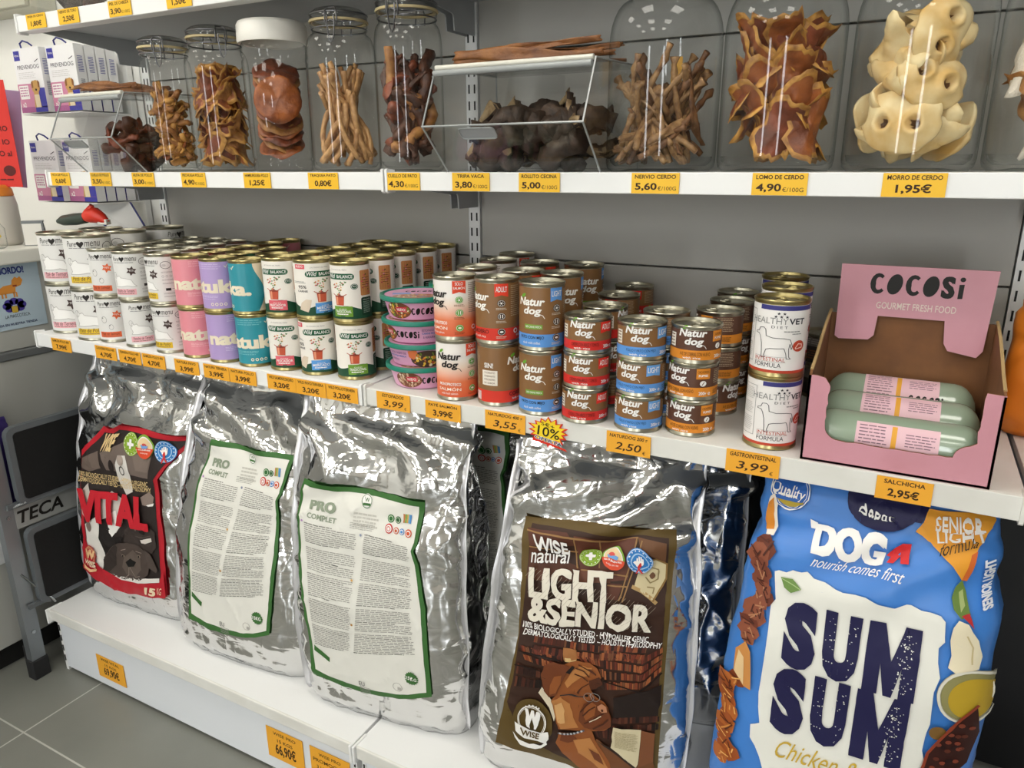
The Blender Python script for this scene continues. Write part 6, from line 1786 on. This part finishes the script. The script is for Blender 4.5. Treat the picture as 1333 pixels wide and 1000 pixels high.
a.poly([(-0.1359,0.4196),(-0.1283,0.4076),(-0.1238,0.3468),(-0.1334,0.3483),(-0.1472,0.3658),(-0.1469,0.4014)], h('c98a4a'), 4); a.poly([(-0.1427,0.4028),(-0.1357,0.3951),(-0.1337,0.3507),(-0.1464,0.3661)], h('e0c090'), 5)
blob([(-0.1467,0.3610),(-0.1529,0.2083)], ('9a4e22', 'b0622c', '7c3a1a'), ('d08a44', '5a2812', 'e0a860'), 11, 3)
a.poly([(-0.1016,0.5309),(-0.0866,0.5322),(-0.0736,0.5216),(-0.0861,0.5132),(-0.0954,0.5181)], h('6f8f4a'), 5); a.stroke([(-0.0999,0.5296),(-0.0743,0.5213)], .0012, h('a8bf84'), 6)
# vegetables and a dish down the right edge
a.poly([(0.1036,0.5664),(0.1090,0.5762),(0.1160,0.5624),(0.1233,0.5361),(0.1150,0.5299),(0.1059,0.5389),(0.1021,0.5523)], h('5f7a34'), 3); a.poly([(0.1083,0.5607),(0.1118,0.5649),(0.1169,0.5454),(0.1134,0.5372)], h('9aa86a'), 4)
a.poly([(0.1145,0.5337),(0.1221,0.5377),(0.1280,0.5215),(0.1218,0.5279)], h('b02a2a'), 4)
a.poly([(0.1126,0.5284),(0.1221,0.5259),(0.1341,0.5062),(0.1400,0.4834),(0.1393,0.4652),(0.1187,0.4566),(0.1084,0.4634),(0.1104,0.4802),(0.1064,0.5017),(0.1082,0.5196)], h('e6dcc0'), 4); a.stroke([(0.1226,0.5111),(0.1297,0.4964),(0.1314,0.4726)], .0016, h('c9b98c'), 5)
cx, cy = [(0.1353,0.4277)][0]
a.ell(cx, cy, .034, .036, h('b9b49a'), 3, 30); a.ell(cx, cy, .030, .032, h('8f8a5a'), 4, 30); a.ell(cx + .003, cy - .002, .025, .027, h('b89a2c'), 5, 28); a.ell(cx, cy, .034, .036, h('d8d6c8'), 6, 30, ring=.09)
a.ell(*[(0.1103,0.3709)][0], .010, .010, h('7a5a2c'), 4, 16)
a.poly([(0.1433,0.4179),(0.1515,0.3783),(0.1465,0.3314),(0.1064,0.2717),(0.0981,0.3065),(0.1023,0.3404),(0.1168,0.3735),(0.1300,0.3996)], h('33140f'), 7); a.stroke([(0.1433,0.4179),(0.1300,0.3996),(0.1168,0.3735),(0.1023,0.3404),(0.0992,0.3116)], .0035, h('8a3a22'), 8)
for k in range(26):
    t = r.random(); p = mid([(0.1379,0.3911)][0], [(0.1164,0.3142)][0], t); a.ell(p[0] + r.uniform(-.014, .014), p[1] + r.uniform(-.012, .012), .0035, .003, h(r.choice(('5a2a1c', '7c3a28', '241010'))), 8, 8)
a.textq('Chicken & Pork', [(-0.0796,0.2863),(0.0858,0.2917),(-0.0818,0.2563)], h('c9a83c'), 4, shear=.4)
a.textq('SENIOR LIGHT', [(0.1344,0.5409),(0.1280,0.6013),(0.1434,0.5450)], h('dfe3ea'), 3, bold=.05)
sk.print('printed_front', a)

# ================================================================== PINK COUNTER BOX WITH SAUSAGES
PINKB = mat('pink_card', 'd095a4', .45, vary=(8, 'c68995', .4)); KRAFT = mat('brown_card', '80542f', .7, vary=(30, '724a2b', .4)); TORN = mat('torn_card_edge', 'b79a6a', .8)
CB = (.7405, .9585, -.3955, -.185)
t = thing('counter_box', 'pink cardboard display box with printed header holding grey-green sausages', 'display box', (.8495, -.29, SHZ))
hx, fy, ry = .109, -.1055, .105
def card(name, pts, th, fn, m_out, m_in, parent):
    """one sheet: outer face and inner face in two colours"""
    m = MB(); n = len(pts)
    tri = tessellate_polygon([[Vector((a_, b_, 0)) for a_, b_ in pts]])
    m.add([fn(a_, b_, 0) for a_, b_ in pts], [tuple(x) for x in tri], m_out)
    m.add([fn(a_, b_, th) for a_, b_ in pts], [tuple(reversed(x)) for x in tri], m_in)
    m.add([fn(a_, b_, 0) for a_, b_ in pts] + [fn(a_, b_, th) for a_, b_ in pts], [(i, (i + 1) % n, n + (i + 1) % n, n + i) for i in range(n)], KRAFT)
    return m.build(name, parent)
cut = [(-hx, 0), (hx, 0), (hx, .119), (hx - .020, .120)]
r = random.Random(5)
for k in range(9): cut.append((hx - .0215 + r.uniform(-.001, .001), .112 - .007 * k))
for k in range(1, 7): cut.append((hx - .0215 - .022 * sin(k * pi / 12), .052 - .018 * (1 - cos(k * pi / 12)) ))
for k in range(14): cut.append((hx - .050 - .0095 * k, .033 + r.uniform(-.0008, .0008)))
for k in range(1, 7): cut.append((-hx + .046 - .020 * sin(k * pi / 12), .033 + .018 * (1 - cos(k * pi / 12))))
for k in range(9): cut.append((-hx + .026 + r.uniform(-.001, .001), .058 + .006 * k))
cut += [(-hx + .020, .116), (-hx + .010, .118), (-hx, .118)]
card('front_panel', cut, .003, lambda u, v, c: (u, fy + c, v), PINKB, KRAFT, t)
side = [(fy, 0), (ry, 0), (ry, .168), (.085, .166), (.04, .158), (-.01, .145), (-.05, .132), (fy + .012, .122), (fy, .118)]
for s in (-1, 1):
    card('side_panel', side, .003, lambda u, v, c, s=s: (s * (hx - c), u, v), PINKB, KRAFT, t)
    e = MB(); e.tube([(s * (hx - .0015), a_, b_ + .0005) for a_, b_ in side[2:-1]], .0022, TORN, 6); e.build('torn_edge', t)
card('back_panel', [(-hx, 0), (hx, 0), (hx, .165), (-hx, .165)], .003, lambda u, v, c: (u, ry - c, v), KRAFT, KRAFT, t)
card('bottom_panel', [(-hx, fy), (hx, fy), (hx, ry), (-hx, ry)], .003, lambda u, v, c: (u, v, .0002 + c), KRAFT, KRAFT, t)
hy, hz = .088, .104      # header card leaning on the rear panel
HD = [(-.098, .028), (-.092, .024), (-.052, .026), (-.045, .033), (-.043, .062), (.043, .062), (.046, .030), (.052, .020), (.088, .014), (.095, .024), (.100, .135), (-.100, .135)]
HF = lambda u, v, c: (u, hy + .10 * v + c, hz + v)
hd = card('header_card', HD, .003, HF, PINKB, KRAFT, t)
a = Art(su=1)
a.cocosi(.002, .094, .126, .030, BLK, 2); a.text('GOURMET FRESH FOOD', .004, .073, pc('e6d6ce'), 2, h=.0098, w=.102, bold=.01)
link('header_print', a.mesh('header_print', flat_fn((0, hy - .0004, hz), (1, 0, 0), (0, .10, 1), (0, -1, .1)), .0002), hd)
a = Art(su=1)
a.stroke([(-.01, .012), (-.005, .024), (.0, .014), (.004, .026), (.010, .012)], .0006, pc('c98f9c'), 1); a.stroke([(.0, .008), (.014, .022), (.018, .012)], .0006, pc('c98f9c'), 1)
link('front_print', a.mesh('front_print', flat_fn((0, fy - .0004, 0), (1, 0, 0), (0, 0, 1), (0, -1, 0)), .0002), t)
CAS = mat('sausage_casing', '8fa08c', .22, coat=.5); LABP = pc('e3bcc6', .3)
def sausage(x, y, z, R, L, label, turn):
    o = thing('sausage_roll', label, 'sausage', (x, y, z), (0, 0, 0), 'sausages in the pink box')
    P = [(0, 0)] + [(R * sin(k * pi / 12), R * .8 * (1 - cos(k * pi / 12))) for k in range(1, 7)]
    P += [(R, L - R * .8)] + [(R * sin(k * pi / 12), L - R * .8 * (1 - cos(k * pi / 12))) for k in range(5, 0, -1)] + [(0, L)]
    m = MB().lathe(P, CAS, 32); m.v = [(z_ - L / 2, x_, y_) for x_, y_, z_ in m.v]
    m.build('casing', o, 180)
    a = Art(su=1, sv=.006)
    a.rect(-.046, -.030, .050, .030, LABP, 1)
    a.cocosi(.034, -.022, .046, .016, BLK, 2); a.rect(-.004, -.028, .002, .028, pc('e0a23a'), 2)
    a.micro(-.042, -.008, .026, -.026, 12, pc('8a6a78'), 2, .35, words=4); a.micro(.012, .046, .020, .002, 5, pc('8a6a78'), 2, .35, words=4)
    fn = lambda u, v: (Vector((u, -(R + .0003) * sin(v / R + turn), (R + .0003) * cos(v / R + turn))), Vector((0, -sin(v / R + turn), cos(v / R + turn))))
    fn2 = lambda u, v: fn(u, -v)
    link('paper_label', a.mesh('paper_label', fn2), o)
sausage(.8495, -.357, SHZ + .0340, .0305, .200, 'grey-green sausage roll nearest the front of the pink box', 1.65)
sausage(.8495, -.291, SHZ + .0385, .0350, .200, 'grey-green sausage roll in the middle of the pink box', .95)
sausage(.8485, -.217, SHZ + .0422, .0385, .198, 'grey-green sausage roll at the rear of the pink box', .75)
# orange bag at the right end
OB = Sack((1.068, -.14), -12, .16, .10, .19, 0, 0, 31, crinkle=.5)
OB.build('orange_bag', 'orange snack bag at the right end of the can shelf', mat('orange_film', 'e07f22', .38, bump=(25, .2, 3)), None, na=64, nz=40, seal=False)
OB.t.location.z = SHZ + .0005; OB.t['category'] = 'snack bag'
# dark red pack at the bottom right
RB_ = Sack((1.13, -.30), 0, .16, .10, .20, 0, 0, 33, crinkle=.5)
RB_.build('red_pack', 'dark red pack on the base deck right of the blue sack', mat('red_film', '6e1f22', .4), None, na=64, nz=40, seal=False)
RB_.t['category'] = 'pet food pack'

# ================================================================== COUNTER AND WALL AT THE LEFT
CX = -1.115
GREYP = mat('counter_grey', 'b4b5b0', .5); CW = mat('counter_white', 'dcdcd4', .45); CD = mat('counter_dark', '6a6d6e', .5)
t = thing('counter', 'pale grey shop counter with a white top at the left of the shelving', 'counter', (CX, -.6, 0))
MB().box(-.50, 0, -.75, .59, .07, .812, GREYP, .002).build('lower_panel', t)
MB().box(-.50, .004, -.752, .592, .813, .832, CD, .002).build('dark_band', t)
MB().box(-.50, -.012, -.75, .59, .833, 1.046, GREYP, .002).build('upper_panel', t)
MB().box(-.52, .016, -.76, .60, 1.047, 1.082, CW, .004).build('worktop', t)
MB().box(-.48, -.03, -.73, .60, .0, .069, mat('kick_black', '1a1a1a', .6)).build('kick_plate', t)
# poster
t = thing('pet_poster', 'pale blue poster with an orange cat fixed to the counter front', 'poster', (CX - .011, -.42, .97))
MB().box(0, .0012, -.16, .125, -.085, .085, pc('b8cbd8')).build('sheet', t)
a = Art(su=1)
a.text('MASCOTAS', -.045, .052, pc('1d1d28'), 2, h=.017, w=.080, bold=.045); a.text('A BORDO!', .050, .052, pc('2f3f86'), 2, h=.017, w=.078, bold=.045)
CAT = pc('d98f3c'); PU = pc('4a3f9a')
a.poly([(.022, .004), (.060, .004), (.062, .018), (.076, .022), (.082, .034), (.076, .044), (.070, .040), (.064, .044), (.056, .036), (.054, .026), (.034, .024), (.024, .018)], CAT, 2)
for x in (.026, .034, .054, .060): a.rect(x, -.006, x + .004, .006, CAT, 2)
a.stroke([(.024, .016), (.014, .022), (.012, .034), (.020, .042)], .006, CAT, 2); a.rect(.056, .020, .066, .024, pc('8a3a2a'), 3)
for k in range(8): a.ell(.052 + .018 * cos(k * .785), -.026 + .010 * sin(k * .785), .011, .009, PU, 2, 12)
a.rect(.044, -.044, .058, -.028, pc('c9a83c'), 3); a.text('LA MASCOTECA', .055, -.056, pc('1d1d28'), 2, h=.008, w=.060)
a.poly([(-.080, .030), (-.040, .034), (-.010, .016), (.004, -.020), (-.004, -.026), (-.018, -.010), (-.022, -.040), (-.070, -.050), (-.095, -.010)], pc('2c2422'), 2)
a.ell(-.050, -.014, .022, .026, pc('e3c79a'), 3, 18); a.ell(-.042, -.006, .0035, .005, BLK, 4, 10); a.ell(-.050, -.020, .006, .004, BLK, 4, 10); a.ell(-.050, -.034, .006, .006, pc('c8322c'), 4, 10)
a.text('SI TIENES UN ACCIDENTE, AVISA EN NUESTRA TIENDA', .0, -.076, pc('23305e'), 2, h=.007, w=.20, bold=.02)
link('poster_print', a.mesh('poster_print', flat_fn((.0014, 0, 0), (0, 1, 0), (0, 0, 1), (1, 0, 0)), .0002), t)
# paper on the counter front, low down
t = thing('notice_sheet', 'white notice sheet with black lettering beside the step ladder', 'notice', (CX + .001, -.56, .50))
MB().box(0, .001, -.10, .075, -.20, .13, pc('dfe2e4')).build('sheet', t)
a = Art(su=1)
a.text('MASCO', .030, -.052, BLK, 2, h=.034, w=.13, bold=.02, shear=.2, align='r'); a.stroke([(.03, .035), (.045, .025), (.062, .03)], .006, pc('b59a3c'), 2)
link('notice_print', a.mesh('notice_print', flat_fn((.0012, 0, 0), (0, 1, 0), (0, 0, 1), (1, 0, 0)), .0002), t)
# things standing on the counter
WT = 1.0825
t = thing('red_poster', 'red card poster with dark lettering hanging above the counter', 'poster', (-1.225, -.285, 1.352), (0, 0, radians(38)))
MB().box(-.16, .045, 0, .002, -.125, .13, pc('d8342b')).build('card', t)
a = Art(su=1)
for k, (tx, v) in enumerate((('CACHORRO', .010), ('Y GATO IO', -.022), ('ADULTO al', -.050))): a.text(tx, .034, v, pc('5a1512'), 1, h=.013, w=.085, align='r', bold=.02)
a.ell(.022, -.085, .014, .013, pc('5a1512'), 1, 16); a.micro(-.05, .036, -.105, -.112, 1, pc('5a1512'), 1)
link('poster_print', a.mesh('poster_print', flat_fn((0, -.0006, 0), (1, 0, 0), (0, 0, 1), (0, -1, 0)), .0002), t)
t = thing('purple_card', 'lilac card hanging just behind the red poster', 'poster', (-1.255, -.225, 1.345), (0, .10, radians(38)))
MB().box(-.15, .026, 0, .002, -.12, .12, pc('b79cc6')).build('card', t)
t = thing('treat_bag', 'clear treat bag with an orange top standing on the counter', 'treat bag', (-1.245, -.300, WT))
m = MB(); V = []
fl = mat('cloudy_film', 'd2cdc4', .3, coat=.4)
m.lathe([(0, .0005), (.040, .0), (.047, .01), (.046, .10), (.042, .122)], fl, 28); m.build('film_body', t, 60)
MB().lathe([(.0422, .123), (.040, .140), (.030, .150), (0, .151)], mat('orange_cap', 'd9822f', .35), 28).build('orange_top', t, 60)
t = thing('candy_jar', 'small clear jar of coloured candies at the counter edge', 'jar', (-1.165, -.372, WT))
MB().lathe([(0, .002), (.028, .0005), (.034, .006), (.034, .048), (.026, .060), (.026, .064)], GLASS, 32).build('glass_body', t, 180)
r = random.Random(2)
for k in range(26):
    c = r.choice(('d8c24a', 'c04a9a', '8a4ac0', 'e07a5a', '6ab04a', 'e0a0c0'))
    q = r.uniform(0, .025); w = r.random() * 6.28
    o = MB().lathe([(0, -.005), (.004, -.003), (.0055, 0), (.004, .003), (0, .005)], pc(c), 10).build('candy', None, 180, (-1.165 + q * cos(w), -.372 + q * sin(w), WT + .009 + .0011 * k), (r.random(), r.random(), 0))
    tag(o, 'coloured candy in the small clear jar on the counter', 'candy', 'candies in the jar')
t = thing('card_holder', 'grey metal stand holding small printed cards on the counter', 'card holder', (-1.145, -.262, WT), (0, 0, radians(50)))
MB().box(-.035, .012, -.012, -.010, 0, .062, mat('stand_steel', '7d8080', .35, .8)).box(-.035, .012, -.013, .012, .058, .062, mat('stand_steel', '7d8080', .35, .8)).build('stand', t)
MB().prism([(-.010, 0), (.030, 0), (-.010, .060)], .0015, mat('stand_steel_dark', '55585a', .4, .7), lambda u, v, c: (.012 + c, u, v)).build('side_fin', t)
MB().box(-.034, .008, -.0135, -.0122, .002, .055, pc('e6e4de')).build('cards', t)

# ------------------------------------------------------------------ boxes hanging on the wall behind
LOOP = []
def packet():
    o = thing('medicine_box', None, 'packaged box')
    w, h_, d = .118, .160, .026
    MB().box(-w / 2, w / 2, 0, d, -h_, 0, mat('packet_card', 'e9e9ea', .45), .0008).build('carton', o)
    a = Art(su=1)
    BL = pc('3b3a9a'); MG = pc('cc86a4')
    a.rect(-.054, -.030, -.028, -.006, BL, 1); a.text('Vetnova', -.041, -.020, WH, 2, h=.006, w=.02)
    a.text('PREVENDOG', .002, -.052, pc('3a3a4a'), 1, h=.010, w=.096); a.stroke([(.034, -.036), (.050, -.030)], .002, pc('3a3a4a'), 1)
    a.micro(-.046, .03, -.060, -.078, 4, LGREY, 1, .3)
    a.poly([(-.059, -.160), (.020, -.160), (.005, -.088), (-.059, -.088)], MG, 1); a.rect(-.059, -.160, .059, -.146, pc('a8608f'), 2); a.rect(.006, -.160, .059, -.148, BL, 3)
    a.rect(.030, -.148, .059, -.100, BL, 2)
    a.rect(-.053, -.126, -.012, -.092, WH, 3, r=.002); a.micro(-.050, -.015, -.096, -.122, 4, pc('c08aa8'), 4, .5, words=3)
    a.text('x2', -.042, -.146, WH, 3, h=.012, bold=.02)
    BW = pc('8a5a30')
    a.poly([(.002, -.090), (.012, -.082), (.026, -.080), (.040, -.088), (.038, -.104), (.030, -.112), (.034, -.148), (.004, -.148), (.010, -.112), (.004, -.104)], pc('c49a5a'), 4)
    a.poly([(.004, -.086), (.012, -.080), (.012, -.098), (.005, -.100)], BW, 5); a.poly([(.040, -.086), (.032, -.080), (.032, -.098), (.039, -.100)], BW, 5); a.ell(.022, -.104, .004, .003, BLK, 5, 8)
    a.poly([(.010, -.116), (.032, -.116), (.032, -.148), (.012, -.148)], pc('e0d2b0'), 5)
    link('front_print', a.mesh('front_print', flat_fn((0, -.0002, 0), (1, 0, 0), (0, 0, 1), (0, -1, 0)), .0002), o)
    a = Art(su=1)
    for k in range(10): a.rect(.006, -.030 - .004 * k, .020, -.0285 - .004 * k, BL, 1)
    for k in range(12): a.rect(.008, -.085 - .003 * k, .019, -.0838 - .003 * k, pc('4a4a6a'), 1)
    link('side_print', a.mesh('side_print', flat_fn((w / 2 + .0002, 0, 0), (0, 1, 0), (0, 0, 1), (1, 0, 0)), .0002), o)
    b = MB(); q = [(-.022, .006, -.004), (-.024, .004, .012), (-.010, .004, .018), (.012, .004, .012), (.024, .006, .004)]
    b.tube(q, .0022, mat('blue_cord', '2a2f7a', .5), 6); LOOP.append(b.mesh('hang_loop', 60))
    return o
p0 = None; names = ('front', 'second', 'third', 'rearmost')
for row, (zt, xo) in enumerate(((1.577, 0), (1.345, .0))):
    for col in (0, 1):
        for k in range(4 if col else 3):
            x = -1.292 + .128 * col + xo; y = -.130 + .0295 * k + .012 * col
            o = packet() if p0 is None else copy_tree(p0)
            p0 = p0 or o
            for ch in [c_ for c_ in o.children if c_.name.startswith('hang_loop')]: bpy.data.objects.remove(ch)
            o.location = (x, y, zt)
            if k == 0: link('hang_loop', LOOP[0], o)
            tag(o, '%s white and pink medicine box, %s column of the %s row on the wall' % (names[k], ('outer', 'inner')[col], ('upper', 'lower')[row]), 'packaged box', 'hanging medicine boxes')
# cardboard rack the boxes hang in
t = thing('display_rack', 'white cardboard rack with dark blue edges holding the medicine boxes', 'display rack', (-1.23, .0, 1.0))
wh = mat('rack_card', 'e6e6e4', .6); be = mat('rack_blue_edge', '24296e', .5)
MB().box(-.14, .125, .024, .040, -.10, .62, wh).build('back_sheet', t)
m = MB()
for zt in (.182,): m.box(-.14, .125, -.12, .022, zt - .0018, zt, wh)
for zt in (.414,): m.box(-.14, .125, -.12, .022, zt - .0018, zt, wh)
m.build('shelf_sheet', t)
e = MB(); e.tube([(.120, -.02, .180), (.205, -.02, .065)], .003, be, 6); e.tube([(.062, -.10, .178), (.150, -.10, .080)], .003, be, 6)
e.build('blue_edge', t)
MB().add([(.064, -.098, .176), (.150, -.098, .082), (.205, -.022, .065), (.122, -.022, .178)], [(0, 1, 2, 3)], wh).build('strut_sheet', t)

# can opener lying on the large white cans
t = thing('can_opener', 'can opener with a dark green handle and red grip on the white cans', 'can opener', (-.935, -.262, SHZ + .2366 + .012), (0, 0, radians(12)))
t.scale = (1.25, 1.25, 1.25)
GRH = mat('dark_green_plastic', '2c3b34', .35); RDH = mat('red_plastic', 'd8321f', .35)
MB().tube([(-.075, .0, .004), (-.06, 0, .006), (-.03, 0, .009), (-.004, 0, .012)], .010, GRH, 14, False, [.004, .010, .0115, .010]).build('handle', t, 60)
MB().tube([(-.006, 0, .013), (.006, 0, .017), (.020, 0, .017), (.034, 0, .012), (.046, 0, .003)], .012, RDH, 14, False, [.009, .0145, .015, .010, .005]).build('red_grip', t, 60)
MB().tube([(.010, 0, .027), (.014, .0, .036)], .006, RDH, 10, False, [.009, .004]).build('thumb_stop', t, 60)
MB().box(.026, .048, -.006, .006, .0, .010, mat('white_cutter', 'e4e2dc', .4), .001).build('cutter', t)

# ------------------------------------------------------------------ step ladder
AL = mat('brushed_aluminium', '8d9296', .38, .75); RIM = mat('tread_rim', '5f6468', .45); MATB = mat('tread_rubber', '0d0d0e', .9, bump=(120, .4)); RUB = mat('rubber_foot', '1c1c1e', .7)
LX = -1.034
t = thing('step_ladder', 'folded aluminium step ladder with black treads leaning at the shelf end', 'step ladder', (LX, -.33, 0))
for yy in (-.205, .205):
    MB().prism([(-.012, -.017), (.012, -.017), (.012, .017), (-.012, .017)], .86, AL, lambda a_, b_, c: (a_ - .0 + .004, yy + b_, .03 + c)).build('front_stile', t)
    MB().box(-.012, .020, yy - .021, yy + .021, .0, .055, RUB, .003).build('rubber_foot', t)
    MB().prism([(-.010, -.012), (.010, -.012), (.010, .012), (-.010, .012)], .70, AL, lambda a_, b_, c: (a_ - .034, yy * .80 - .03 + b_, .05 + c)).build('rear_stile', t)
    MB().box(-.048, -.020, yy * .80 - .045, yy * .80 - .015, .0, .075, RUB, .002).build('rubber_foot', t)
def tread(z0, z1):
    hw, zc, hh = .182, (z0 + z1) / 2, (z1 - z0) / 2
    def rr(w, h_, r_):
        p = []
        for cx_, cy_, a0 in ((w - r_, h_ - r_, 0), (-w + r_, h_ - r_, 90), (-w + r_, -h_ + r_, 180), (w - r_, -h_ + r_, 270)):
            p += [(cx_ + r_ * cos(radians(a0 + d)), cy_ + r_ * sin(radians(a0 + d))) for d in (0, 30, 60, 90)]
        return p
    tr = MB().prism(rr(hw, hh, .020), .018, RIM, lambda u, v, c: (.018 + c, u, zc + v)).build('tread', t)
    MB().prism(rr(hw - .014, hh - .014, .010), .003, MATB, lambda u, v, c: (.0355 + c, u, zc + v)).build('rubber_mat', tr)
    MB().box(.012, .024, -.205, .205, z0 - .004, z0 + .008, RIM).build('tread_bar', tr)
tread(.480, .680); tread(.205, .415)
b = MB().box(.010, .017, -.19, .19, .418, .478, mat('ladder_bar', '9a9c9a', .5)); bo = b.build('name_bar', t)
a = Art(su=1); a.text('TECA', -.185, .430, BLK, 1, h=.034, w=.112, bold=.025, shear=.2, align='l')
link('bar_lettering', a.mesh('bar_lettering', flat_fn((.0174, 0, 0), (0, 1, 0), (0, 0, 1), (1, 0, 0)), .0002), bo)
ROD = mat('steel_rod', 'b4b8ba', .25, 1.)
MB().tube([(.014, -.205, .30), (.040, -.15, .20)], .003, ROD, 8).build('hinge_rod', t); MB().tube([(.014, -.205, .475), (.036, -.168, .488)], .003, ROD, 8).build('hinge_rod', t)
for z in (.455, .135): MB().tube([(.010, -.205, z), (.019, -.205, z)], .005, ROD, 10).build('rivet', t)
# purple bag squeezed behind the ladder
pb = Sack((-1.084, -.500), 90, .085, .028, .25, 0, 0, 41, crinkle=.6)
pb.build('purple_bag', 'purple fabric bag hanging behind the step ladder', mat('purple_cloth', '3c2a7a', .6), None, na=60, nz=50, seal=False)
pb.t.location.z = .43; pb.t['category'] = 'bag'
# cupboard high on the wall at the top left
t = thing('wall_cupboard', 'shallow beige cupboard on the wall at the top left corner', 'cupboard', (-1.50, 0, 1.70))
MB().box(-.25, .105, -.030, .044, 0, .5, mat('beige_laminate', 'b7b5a4', .5), .003).build('body', t)
MB().box(-.246, .101, -.044, -.031, .004, .496, mat('beige_laminate', 'b7b5a4', .5), .002).build('door', t)
